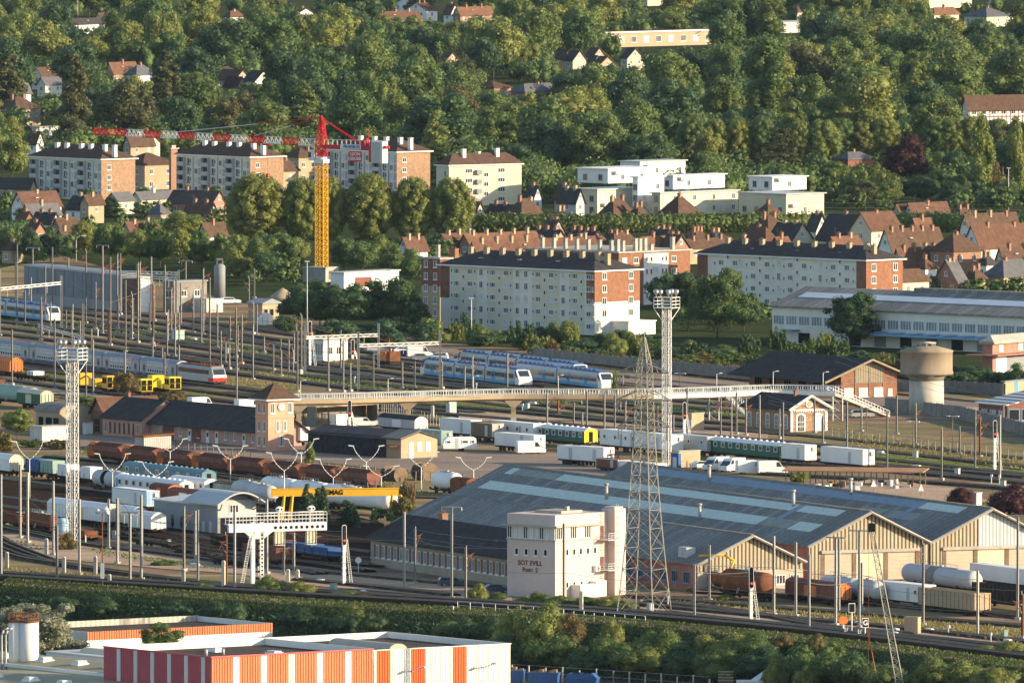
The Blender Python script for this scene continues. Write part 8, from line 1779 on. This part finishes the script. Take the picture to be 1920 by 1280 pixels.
t = thing('sand_heap','heap of ochre sand by the building site left of the crane','sand heap',G(530,562)); b = MB(); b.lathe([(3.6,0),(2.6,.9),(1.2,2.0),(.2,2.6),(0,2.62)],14); b.build('heap', M['beige'], t)
t, a, w = site('white_tent','small white frame tent at the foot of the depot hut','tent',(492,609),40,484,512); b = MB(); gable_wall(b,a,w,1.6,1.0); b.build('canvas', M['white'], t); b = MB(); [b.bar((0.02,y,0),(0.02,y,1.6),.08) for y in (0,w*.5,w)]; b.build('pole', M['steel'], t)
t, a, w = site('works_shelter','low brown shelter with flat sheet roof beneath the footbridge','shelter',(592,800),45,560,710); b = MB(); b.box(-a,0,0,w,3.6,3.85); roofpart(t,b,'beige'); b = MB(); b.box(-a,-a+.3,0,w,0,3.6); b.box(-a,0,w-.3,w,0,3.6); b.box(-a*.5,0,0,.3,0,3.6); b.build('wall', M['conc_d'], t); [b.build('post', M['wood'], t) for b in [MB().box(-.2,0,y,y+.2,0,3.6) for y in (w*.2,w*.5,w*.8)]]
# junk canopy
t, a, w = site('canopy_shelter','long rusty sheet canopy on thin posts sheltering scrap and crates','shelter',(1727,914),13,1470,1780)
w = 5.0; t.location = G(1727,914); 
b = MB(); b.ext([(-.6,2.6),(w+.3,3.0),(w+.3,3.15),(-.6,2.75)],'x',-a-.3,.4); roofpart(t,b,mat('rusty_sheet',(.42,.24,.14),.8,.2,.6) and [MATS['rusty_sheet']])
b = MB(); [b.bar((x,y*w,0),(x,y*w,2.8),.13) for x in np.linspace(-a+.3,-.2,12) for y in (.02,.95)]; b.build('post', M['wood'], t)
jr = random.Random(4)
for k in range(26):
    x = 1512+jr.random()*200; y = 917-(1512-x)*-.022+jr.uniform(-8,6); mm = jr.choice(['white','wood','grey_l','rust','beige','under','conc']); o_ = thing('pallet_crate', {'white':'white','wood':'wooden','grey_l':'pale grey','rust':'rusty','beige':'beige','under':'black','conc':'concrete'}[mm]+' crate','crate',G(x,y+4),jr.uniform(0,90),'crates and scrap by the rusty canopy',True)
    b = MB(); s1, s2, s3 = jr.uniform(.6,1.6), jr.uniform(.5,1.1), jr.uniform(.6,1.5); b.box(-s1/2,s1/2,-s2/2,s2/2,.12,s3); [b.box(-s1/2-.02,s1/2+.02,-s2/2-.03,s2/2+.03,.12+j*s3/4,.18+j*s3/4) for j in range(4)]; b.build('slats', M[mm], o_); b = MB(); [b.box(-s1/2,s1/2,y_-.06,y_+.06,0,.12) for y_ in (-s2/2+.08,0,s2/2-.08)]; b.build('runner', M['wood'], o_)
for (x,y,r) in [(730,904,1.5),(748,905,1.4),(790,902,1.7),(803,903,1.7)]:
    o_ = thing('cable_drum','big wooden cable drum standing on its rim','cable drum',G(x,y),60,'cable drums by the yard fence',True); b = MB(); b.tube((-.6,0,r),(.6,0,r),r*.6,16); b.build('core', M['black'], o_); [MB().tube((s*.6,0,r),(s*.72,0,r),r,20).build('flange', M['wood'], o_) for s in (-1,1)]
for (x,yb,lab) in [(1638,925,'small white triangle marker beside the junk canopy'),(1727,933,'white triangle marker at the canopy end')]:
    o_ = thing('track_marker',lab,'marker',G(x,yb),-10); b = MB(); b.ext([(-.5,1.2),(.5,1.2),(0,2.4)],'y',-.05,.05); b.build('panel', M['white'], o_); b = MB(); b.bar((0,0,0),(0,0,1.3),.1); b.build('post', M['wood'], o_)
o_ = thing('white_kiosk','white kiosk with pink edge between the copper shrubs','kiosk',G(1830,946),40); b = MB(); b.box(-.7,.7,-.7,.7,0,2.0); b.build('wall', M['white'], o_); b = MB(); b.box(-.8,.8,-.8,.8,2.0,2.15); b.build('roof', M['grey_l'], o_)
# --- fences
def fence(name, label, pts, h, step, rails=(.5,1.0), m='wood', r=.09, z=0, rr_=.04, lean=0):
    P = [G(*p, z) if len(p) == 2 else G(*p) for p in pts]; t = thing(name, label, 'fence', P[0]); k = MB(); o = P[0]; c = 0
    for p, q in zip(P[:-1],P[1:]):
        d = q-p; n = max(1,int(d.length/step))
        for i in range(n+1):
            v = p+d*(i/n)-o
            if c < 96: b = MB(); b.bar(v,v+Vector((lean*math.sin(i*1.7)*.1,0,h*(.92+.1*math.sin(i*2.9)))),r*2); b.build('post', M[m], t); c += 1
        for f in rails: k.bar(p-o+Vector((0,0,h*f)),q-o+Vector((0,0,h*f)),rr_)
    k.build('rails', M['steel'] if m != 'steel_w' else M['steel_w'], t); return t
fence('post_fence','row of thin leaning wooden fence posts along the works road',[(330,862),(480,880),(600,888),(900,916)],2.2,2.6,(.95,.5),lean=1); fence('post_fence','second row of wooden posts behind the hopper wagons',[(490,897),(600,910),(720,925)],2.0,3.2,(.9,),lean=1); fence('mesh_fence','dark mesh fence beside the tracks at right',[(1560,822),(1700,840),(1960,872)],2.2,3.0,(.1,.5,.98),'steel_d',.05); fence('mesh_fence','tall dark mesh fence under the footbridge piers',[(716,775),(790,796),(835,806)],2.6,2.2,(.1,.5,.98),'steel_d',.06)
fence('bridge_railing','pale metal railing along the main line below the signal box',[(858,1142),(1000,1152),(1210,1170)],1.3,2.4,(.5,1.0),'steel_w',.035,rr_=.045); fence('slope_fence','white post and wire fence climbing the green bank',[(672,1190,ZL*.75),(740,1172,ZL*.5),(850,1149,0)],1.3,3.6,(.9,),'steel_w',.08); fence('depot_fence','short posts before the depot building',[(330,842),(470,862)],1.6,3.0,(.9,),'wood',.08)
fence('yard_fence','row of pale concrete fence posts at the bottom street',[(960,1272,ZL),(1150,1284,ZL),(1330,1296,ZL)],2.3,2.9,(.95,.5),'conc',.09)
yq = random.Random(17)
for i in range(46):
    f = yq.random(); rg = yq.choice(((0,560,900,700,-20,60),(430,640,1000,745,0,50),(0,960,700,1085,0,40),(1200,1130,1900,1195,0,22),(1450,820,1900,880,0,40)))
    x = rg[0]+(rg[2]-rg[0])*f; y = rg[1]+(rg[3]-rg[1])*f+yq.uniform(rg[4],rg[5]); k_ = i%3
    t = thing(('point_machine','track_cabinet','marker_stake')[k_],('low pale point machine','small grey trackside cabinet','thin white marker stake')[k_],('point machine','cabinet','marker')[k_],G(x,y),yq.uniform(30,75),('point machines between the rails','trackside cabinets','white marker stakes')[k_],True)
    b = MB()
    if k_ == 0: b.box(-.9,.9,-.3,.3,.25,.6); b.box(-1.4,-.9,-.12,.12,.25,.4); b.box(.9,1.6,-.08,.08,.3,.4); b.build('housing', M['grey_l'], t); MB().box(-.8,.8,-.25,.25,.6,.68).build('lid', M['white'], t)
    elif k_ == 1: b.box(-.45,.45,-.3,.3,.15,1.35); b.build('cabinet', M['grey_l' if i%2 else 'greygrn'], t); MB().box(-.5,.5,-.35,.35,1.35,1.43).build('roof', M['conc'], t)
    else: b.bar((0,0,0),(0,0,1.5),.16); b.build('stake', M['white'], t); MB().box(-.25,.25,-.06,.06,1.2,1.6).build('plate', M['white'], t)
for i in range(34):
    f = yq.random(); x = 10+560*f; y = 590+ (60+40*f)*yq.random()+f*40; mast(x,y,y-yq.uniform(38,66),yq.choice(('p','m','p')),.8,m='steel_d')
# --- overhead wires
WN = [0]
def wire(pts, z, sag=.5):
    P = [G(*p) for p in pts]; WN[0] += 1; o = P[0]; t = put('overhead_wire', None) ; t.location = (0,0,0); b = MB()
    for p, q in zip(P[:-1],P[1:]):
        for i in range(6):
            f0, f1 = i/6, (i+1)/6; zz = lambda f: z-sag*4*f*(1-f); b.tube(p+(q-p)*f0-o+Vector((0,0,zz(f0))),p+(q-p)*f1-o+Vector((0,0,zz(f1))),.03,4,caps=False,sm=False)
    bpy.data.objects.remove(t); t = b.build('overhead_wire', M['steel_d']); t.location = o; tag(t,'thin overhead wire','wire','overhead contact wires'); AUTO.append((t,'thin overhead wire'))
for y0 in (594,617,641,676,702): wire([(-60,y0-9),(200,y0+24),(420,y0+50),(655,y0+80),(900,y0+106)],6.2)
wire([(0,1030),(150,1066),(345,1092),(560,1110),(760,1122),(960,1134)],6.6); wire([(0,1090),(265,1104),(480,1118),(850,1138),(1060,1152),(1302,1172),(1517,1192),(1833,1228),(1960,1244)],6.4); wire([(200,1030),(345,1044),(551,1068),(758,1092),(960,1106)],6.6); wire([(1200,1124),(1451,1144),(1611,1158),(1731,1168),(1960,1190)],6.6); wire([(1200,1140),(1451,1162),(1611,1178),(1833,1200),(1960,1214)],6.6); wire([(1440,815),(1600,829),(1800,852),(1960,872)],6.4); wire([(1420,862),(1660,880),(1960,905)],6.4)
for (a,b_,z) in [((310,512),(645,580),8),((393,560+10),(770,628),8),((880,592),(1285,630),8),((1025,580),(1510,645),9),((622,650),(1253,668),8),((940,660),(1573,680),8),((1313,670),(1897,712),8),((410,732),(698,742),9),((828,648),(1393,580),9)]: wire([(a[0]/4 if a[0]>420 else a[0]/4,a[1]),(b_[0]/4,b_[1])],z,.7)
for (a,b_) in [((38,1009),(149,1078)),((204,1030),(265,1087)),((345,1070),(440,1108)),((500,1076),(645,1098)),((758,1106),(873,1130)),((1302,1163),(1451,1154)),((1517,1184),(1611,1177)),((1731,1173),(1833,1193)),((1492,1156),(1573,1150)),((778,1095),(1057,1120)),((567,735),(655,740)),((1565,748),(1857,830)),((1440,830),(1663,880)),((1740,860),(1830,895)),((1553,880),(1740,905))]:
    for z in (7.4,8.6): wire([a,b_],z,.6)
for dz in (0,1.2,2.4): wire([(1490,500),(1700,500),(1990,506)],13+dz,.6)

# --- yellow gantry crane over the white tanks
M['dem'] = M['yellow']
t = thing('gantry_crane','yellow gantry crane beam on splayed legs over the white tank wagons','gantry crane',G(526,978),-6); s = S(526,978); L_ = 222/s
b = MB(); b.box(-1.5,L_,-.4,.4,4.3,5.5); b.box(-1.7,L_+.1,-.5,.5,5.5,5.62); bm = b.build('girder', M['yellow'], t); text(bm,'DEMAG',1.1,(L_*.435,-.43,4.9),0,'black',.04)
for x in (.6,L_-1.0):
    for y in (-2.0,2.0):
        b = MB(); b.bar((x,y*.2,4.4),(x-.5,y,0.3),.28); b.bar((x+1.4,y*.2,4.4),(x+.9,y,0.3),.28); b.bar((x-.6,y,.3),(x+1.0,y,.3),.3); b.build('leg', M['yellow'], t)
b = MB(); b.box(L_*.3,L_*.36,-.7,.7,3.8,4.3); b.bar((L_*.33,0,3.9),(L_*.33,0,1.4),.08); b.build('hoist', M['black'], t)
# ================================================================ foreground works below the bank
def corrug(b, face, L, z0, z1, segs, pitch=.45, depth=.10, off=0.0):
    "profiled sheet wall: segs = [(u0,u1,mat index)]; face f runs x in [-L,0] at y=off, s runs y in [0,L] at x=off"
    for (u0,u1,mi) in segs:
        n = max(1,int(round((u1-u0)/pitch))); p = (u1-u0)/n
        for i in range(n):
            a = u0+i*p
            for (s0,d0,s1,d1) in ((0,0,.12,1),(.12,1,.5,1),(.5,1,.62,0),(.62,0,1,0)):
                A, B = a+s0*p, a+s1*p; e0, e1 = d0*depth, d1*depth
                if face == 'f': b.face([(-L+A,off-e0,z0),(-L+B,off-e1,z0),(-L+B,off-e1,z1),(-L+A,off-e0,z1)],mi)
                else: b.face([(off+e0,A,z0),(off+e1,B,z0),(off+e1,B,z1),(off+e0,A,z1)],mi)
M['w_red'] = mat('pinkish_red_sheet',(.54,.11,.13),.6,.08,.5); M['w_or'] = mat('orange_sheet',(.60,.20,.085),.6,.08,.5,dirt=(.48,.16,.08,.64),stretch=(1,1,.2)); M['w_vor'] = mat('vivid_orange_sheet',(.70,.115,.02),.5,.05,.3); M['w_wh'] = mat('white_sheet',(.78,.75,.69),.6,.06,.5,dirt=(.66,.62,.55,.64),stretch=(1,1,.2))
M['roofd'] = mat('felt_roof',(.10,.085,.075),.9,.2,.3,dirt=(.16,.14,.12,.58))
zr = 1.6; p = G(396,1230,zr); p.z = ZL; TF = 54; H = zr-ZL
def spanz(p, th, x, side, z):
    q = p.copy(); q.z = z
    return span(q, th, x, side)
aR = spanz(p,TF,195,-1,zr); wR = spanz(p,TF,700,1,zr)
t = thing('striped_warehouse','flat-roofed warehouse clad in red and orange ribbed sheet with white stripes','warehouse',p,TF)
b = MB(); n = 6.3; segs = []; u = 0.0; ps = aR/6.35
for k in range(7):
    e = min(aR,u+ps*.78); segs.append((u,e,0)); 
    if e < aR: segs.append((e,min(aR,e+ps*.22),1)); u = min(aR,e+ps*.22)
    else: break
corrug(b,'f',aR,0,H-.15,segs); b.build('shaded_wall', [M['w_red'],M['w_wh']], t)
b = MB(); X = lambda px: spanz(p,TF,px,1,zr); segs = []; cuts = [396,436,449,488,501,540,553,593,606,646,659,700]
for i in range(len(cuts)-1): segs.append((X(cuts[i]),X(cuts[i+1]),i%2))
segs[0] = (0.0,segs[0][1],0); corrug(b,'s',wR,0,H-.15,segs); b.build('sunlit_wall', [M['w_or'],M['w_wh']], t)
b = MB(); b.box(-aR-.1,.14,-.14,.05,H-.2,H+.02); b.box(-.05,.16,-.1,wR,H-.2,H+.02); b.box(-aR,-aR+.2,0,wR,H-1.6,H,1); b.box(-aR,0,wR-.2,wR,H-1.6,H,1); b.box(-aR+.2,-.1,.1,.25,H-1.6,H-.02,1); b.box(-.25,-.1,.25,wR-.2,H-1.6,H-.02,1); b.build('parapet', [M['w_red'],M['w_wh']], t)
b = MB(); b.box(-aR+.2,-.25,.25,wR-.2,H-1.2,H-1.0); b.build('roof', M['roofd'], t)
for (f,g) in ((.72,.5),(.35,.62)): b = MB(); b.box(-aR*f-1.2,-aR*f+1.2,wR*g-.8,wR*g+.8,H-1.0,H-.6); b.box(-aR*f-1.0,-aR*f+1.0,wR*g-.6,wR*g+.6,H-.6,H-.4,1); b.build('roof_light', [M['white'],M['glass_l']], t)
b = MB(); [b.tube((-aR*.5,wR*.3+k*3,H-1),(-aR*.5,wR*.3+k*3,H-.1),.25,8) for k in range(2)]; b.build('roof_vent', M['steel'], t)
p2 = G(700,1218,1.15); p2.z = ZL; H2 = 1.15-ZL; w2 = spanz(p2,TF,957,1,1.15); a2 = 31
t = thing('white_warehouse','white ribbed-sheet warehouse with bold orange stripes and sunken dark roof','warehouse',p2,TF)
b = MB(); X = lambda px: spanz(p2,TF,px,1,1.15); cuts = [700,706,731,771,797,849,874,957]; corrug(b,'s',w2,0,H2-.1,[(0 if i == 0 else X(cuts[i]),X(cuts[i+1]),0 if i%2 == 0 else 1) for i in range(7)],off=.0); b.build('sunlit_wall', [M['w_wh'],M['w_vor']], t)
b = MB(); corrug(b,'f',a2,0,H2-.1,[(0,a2,0)]); b.box(-a2,0,w2-.05,w2,0,H2-.1); b.box(-a2,-a2+.05,0,w2,0,H2-.1); b.build('wall', M['w_wh'], t)
b = MB(); b.box(-.2,.15,-.1,w2+.1,H2-.1,H2+.02); b.box(-a2-.1,-.2,w2-.25,w2+.1,H2-1.5,H2,0); b.box(-a2-.1,-a2+.2,-.1,w2-.25,H2-1.5,H2,0); b.build('parapet', M['w_wh'], t); b = MB(); b.box(-a2+.2,-.2,0,w2-.25,H2-1.1,H2-.9); b.build('roof', M['roofd'], t)
b = MB(); n = 10; b.ext([(w2*.45+1.6*math.cos(a_),H2-.9+.9*math.sin(a_)) for a_ in np.linspace(0,math.pi,9)],'x',-a2*.8,-a2*.3); b.build('barrel_skylight', mat('ribbed_skylight',(.42,.38,.30),.6,.1,.5) , t)
for (u,k) in ((.28,1),(.80,1)): b = MB(); x = w2*u; b.box(.15,.35,x-.1,x+.1,H2-3.4,H2-3.2); b.bar((.2,x,H2-3.3),(2.6,x+.2,H2-2.6),.12); b.box(2.2,3.2,x-.05,x+.45,H2-2.75,H2-2.5); b.build('wall_lamp', M['grey_l'], t)
# low orange-topped building behind
p3 = G(163,1184,ZL+4.6); p3.z = ZL; z3 = 4.6; w3 = span(p3+Vector((0,0,z3)),TF,511,1); a3 = 20
t = thing('low_workshop','low flat workshop with orange ribbed upper wall above a white band','workshop',p3,TF); b = MB(); corrug(b,'s',w3,3.3,z3,[(0,w3,0)]); b.build('orange_wall', M['w_or'], t); b = MB(); b.box(-a3,-.02,0,w3,0,3.3); b.box(-a3,-.1,.1,.3,1.9,z3); b.box(-a3,-.1,w3-.3,w3-.1,1.9,z3); b.build('white_wall', M['w_wh'], t)
b = MB(); b.box(-a3,-a3+.3,0,w3,1.9,z3+.1); b.build('rear_parapet', mat_stripes('cream_ribbed',(.55,.50,.40),(.40,.36,.30),.9,'Y',.5) and MATS['cream_ribbed'], t); b = MB(); b.box(-a3+.3,-.1,.3,w3-.3,z3-1.0,z3-.8); b.build('roof', M['roofd'], t)
# chimney tanks
for (px,r,lab) in [(54,1.5,'broad white steel tank with rusty railing on top'),(28,.95,'narrow white steel tank beside the broad one')]:
    q = G(px,1238,ZL+3.2); q.z = ZL; t = thing('storage_tank',lab,'tank',q,20); b = MB(); b.lathe([(r,0),(r,9.0),(0,9.05)],24); b.build('barrel', M['w_wh'], t); b = MB(); b.lathe([(r+.12,8.95),(r+.12,9.2),(r,9.2)],24); n = 10
    for k in range(n): a_ = k*2*math.pi/n; c_ = 2*math.pi*(k+1)/n; b.bar((r*math.cos(a_),r*math.sin(a_),9.1),(r*math.cos(a_),r*math.sin(a_),10.3),.09); [b.bar((r*math.cos(a_),r*math.sin(a_),z),(r*math.cos(c_),r*math.sin(c_),z),.08) for z in (9.6,10.3)]
    b.build('railing', M['rust'], t)
q = G(7,1240,ZL+3.2); q.z = ZL; t = thing('duct_pipe','pair of bent silver ducts at the left picture edge','duct',q,0); [MB().path([(x,0,0),(x,0,7.2),(x+.3,.1,7.9),(x+1.0,.2,8.2)],.18,8).build('pipe', M['steel'], t) for x in (-.3,.3)]
# low beige roofs in the corner
for (C,xL,xR,hh,lab) in [((205,1262),-120,360,3.0,'low beige ribbed roof building with skylight domes in the corner'),((150,1300),-160,380,2.9,'second low beige roof building at the bottom left edge')]:
    q = G(*C,ZL+hh); q.z = ZL; t = thing('low_roof_building',lab,'building',q,TF); a_ = min(60,span(q+Vector((0,0,hh)),TF,xL,-1)); w_ = min(40,span(q+Vector((0,0,hh)),TF,xR,1)); b = MB(); b.box(-a_,0,0,w_,0,hh-.3); b.build('wall', M['cream'], t)
    b = MB(); M['beigerib'] = mat_stripes('beige_ribbed_roof',(.33,.29,.17),(.24,.21,.12),1.1,'X',.6); b.ext([(0,hh-.25),(w_*.5,hh+.5),(w_,hh-.25),(w_,hh-.05),(w_*.5,hh+.7),(0,hh-.05)],'x',-a_,0); b.build('roof', M['beigerib'], t); b = MB(); b.box(-a_-.2,.2,-.3,0,hh-.5,hh); b.build('fascia', M['white'], t)
    for f in (.12,.3,.5,.72): b = MB(); x = -a_*f; y = w_*.28; z = hh+.35; b.box(x-1,x+1,y-1,y+1,z-.2,z+.25); b.ext([(x-.9,z+.25),(x+.9,z+.25),(x+.6,z+.65),(x-.6,z+.65)],'y',y-.8,y+.8,1); b.build('skylight_dome', [M['white'],M['skyl']], t)
q = G(200,1236,ZL+3.4); q.z = ZL; t = thing('white_hall','low white-walled hall behind the beige roofs','building',q,TF); b = MB(); b.box(-16,0,0,12,0,3.6); b.build('wall', M['white'], t); b = MB(); b.box(-16.2,.2,-.2,12.2,3.6,3.8); b.ext([(4+1.3*math.cos(a_),3.8+.7*math.sin(a_)) for a_ in np.linspace(0,math.pi,9)],'x',-11,-2,1); b.build('roof', [M['grey_l'],M['cream']], t)
# dumpsters, pallets, cranes at the bottom edge
def skip(label, px, py, th, L, h, lid):
    t = thing('dumpster',label,'dumpster',G(px,py,ZL),th,'blue dumpsters by the bottom street'); b = MB(); b.ext([(-L/2+.3,.2),(L/2-.3,.2),(L/2,h),(-L/2,h)],'y',-1.1,1.1); b.build('bin', M['blue'], t); b = MB(); [b.box(-L/2+.4+k*L/7,-L/2+.55+k*L/7,-1.18,-1.08,.3,h) for k in range(7)]; b.box(-L/2-.05,L/2+.05,-1.2,1.2,h-.12,h+.02); b.build('ribs', M['blue'], t)
    if lid: b = MB(); b.ext([(-L/2,h),(L/2,h),(L/2-.7,h+.7),(-L/2+.5,h+.7)],'y',-1.1,1.1); l_ = b.build('lid', M['blue'], t); b = MB(); [b.box(x-.6,x+.6,-.9,.9,h+.7,h+.75) for x in (-.8,.8)]; b.build('hatch', M['black'], l_)
    else: b = MB(); [b.box(-L/2+.2+k*.5,-L/2+.75+k*.5,-.9+.2*(k%3),.7,h-.3,h+.1+.12*(k%4)) for k in range(int(L/.55))]; b.build('scrap_load', M['wood'], t)
skip('open blue dumpster filled with scrap wood',1020,1290,10,4.6,2.4,False); skip('closed blue dumpster with sloping lid and black hatches',1092,1294,12,4.8,1.9,True); skip('blue dumpster half hidden behind the white warehouse',962,1288,10,3.4,2.6,False)
t = thing('pallet_stack','stack of pale wooden pallets at the bottom edge','pallet stack',G(1364,1292,ZL),15); [ (lambda b: b.build('pallet', M['wood'] if k%2 else M['beige'], t))(MB().box(-1.2,1.2,-1.0,1.0,k*.22,k*.22+.06).box(-1.2,1.2,-1.0,-.8,k*.22+.06,k*.22+.18).box(-1.2,1.2,.8,1.0,k*.22+.06,k*.22+.18)) for k in range(13)]
q = G(1425,1300,ZL); t = thing('telescopic_crane','white telescopic crane boom rising at the bottom edge','crane',q,0); b = MB(); b.box(-3.5,.5,-1.2,1.2,.6,2.0); [b.tube((x,s*1.0-.2,.5),(x,s*1.0+.2,.5),.5,12) for x in (-2.8,-.4) for s in (-1,1)]; b.build('chassis', M['white'], t); b = MB(); b.bar((-1,0,1.6),(1.4,0,3.3),.85); b.bar((1.0,0,3.05),(3.2,0,4.55),.65); b.bar((2.9,0,4.4),(4.4,0,5.4),.5); b.build('boom', M['steel_w'], t); b = MB(); b.cbox(4.4,0,5.3,.7,.6,.8); b.bar((4.6,0,5.0),(4.55,0,3.2),.1); b.build('boom_head', M['steel_w'], t)
q = G(1694,1330,ZL); t = thing('lattice_crane','slender lattice crane jib leaning across the railway bank','crane',q,0); 
tipH = 26.0; d = Vector((-4.6,2.0,tipH)); n = 40; e = d.normalized(); sx = Vector((1,0,0)); sy = e.cross(sx).normalized(); sx = sy.cross(e).normalized(); 
for s in ((-1,-1),(1,-1),(1,1),(-1,1)): b = MB(); b.bar(sx*s[0]*.55+sy*s[1]*.45+Vector((0,0,.6)),d+sx*s[0]*.28+sy*s[1]*.25,.12); b.build('chord', M['pyl'], t)
b = MB()
for k in range(n):
    f0, f1 = k/n, (k+1)/n; w0 = .55-.27*f0; w1 = .55-.27*f1; P = lambda f,a_,c_: d*f+sx*a_+sy*c_*.85+Vector((0,0,.6*(1-f)))
    for c_ in (-1,1): b.bar(P(f0,-w0 if k%2 else w0,c_*w0),P(f1,w1 if k%2 else -w1,c_*w1),.06); b.bar(P(f0,-w0,c_*w0),P(f0,w0,c_*w0),.05)
    for c_ in (-1,1): b.bar(P(f0,c_*w0,-w0 if k%2 else w0),P(f1,c_*w1,w1 if k%2 else -w1),.06)
b.build('bracing', M['pyl'], t); b = MB(); b.cbox(d.x,d.y,d.z+.3,1.0,.7,1.2); b.tube((d.x,d.y-.3,d.z+.5),(d.x,d.y+.3,d.z+.5),.5,12); b.build('jib_head', M['black'], t)
b = MB(); b.box(-1.8,2.4,-1.3,1.3,.9,2.6); b.box(-2.2,2.2,-1.6,-1.0,0,.9); b.box(-2.2,2.2,1.0,1.6,0,.9); b.build('crane_body', M['yellow'], t); b = MB(); b.bar((d.x-.4,d.y,d.z),(d.x-.4,d.y,d.z-15),.04); b.cbox(d.x-.4,d.y,d.z-15,.35,.35,.9); [b.bar((d.x-.4,d.y,d.z-15.3),(d.x-.4+s,d.y,d.z-21),.05) for s in (-.1,1.1)]; b.build('hook_line', M['orange'], t)
# --- haze over the whole valley
b = MB(); b.box(-3900,3900,-2750,8800,ZL-1,165)
hz = b.build('haze', None) if False else put('haze', b.mesh('haze', []))
hm = bpy.data.materials.new('haze_air'); hm.use_nodes = True; hn = hm.node_tree; hn.nodes.remove(hn.nodes['Principled BSDF']); pv = hn.nodes.new('ShaderNodeVolumePrincipled'); pv.inputs['Color'].default_value = (.62,.80,1.0,1); pv.inputs['Density'].default_value = HAZE_D; pv.inputs['Anisotropy'].default_value = .2; hn.links.new(pv.outputs[0], hn.nodes['Material Output'].inputs['Volume'])
hz.data.materials.append(hm); hz['kind'] = 'stuff'; hz['category'] = 'haze'; hz['label'] = 'thin pale evening haze filling the valley air'
resolve_labels()
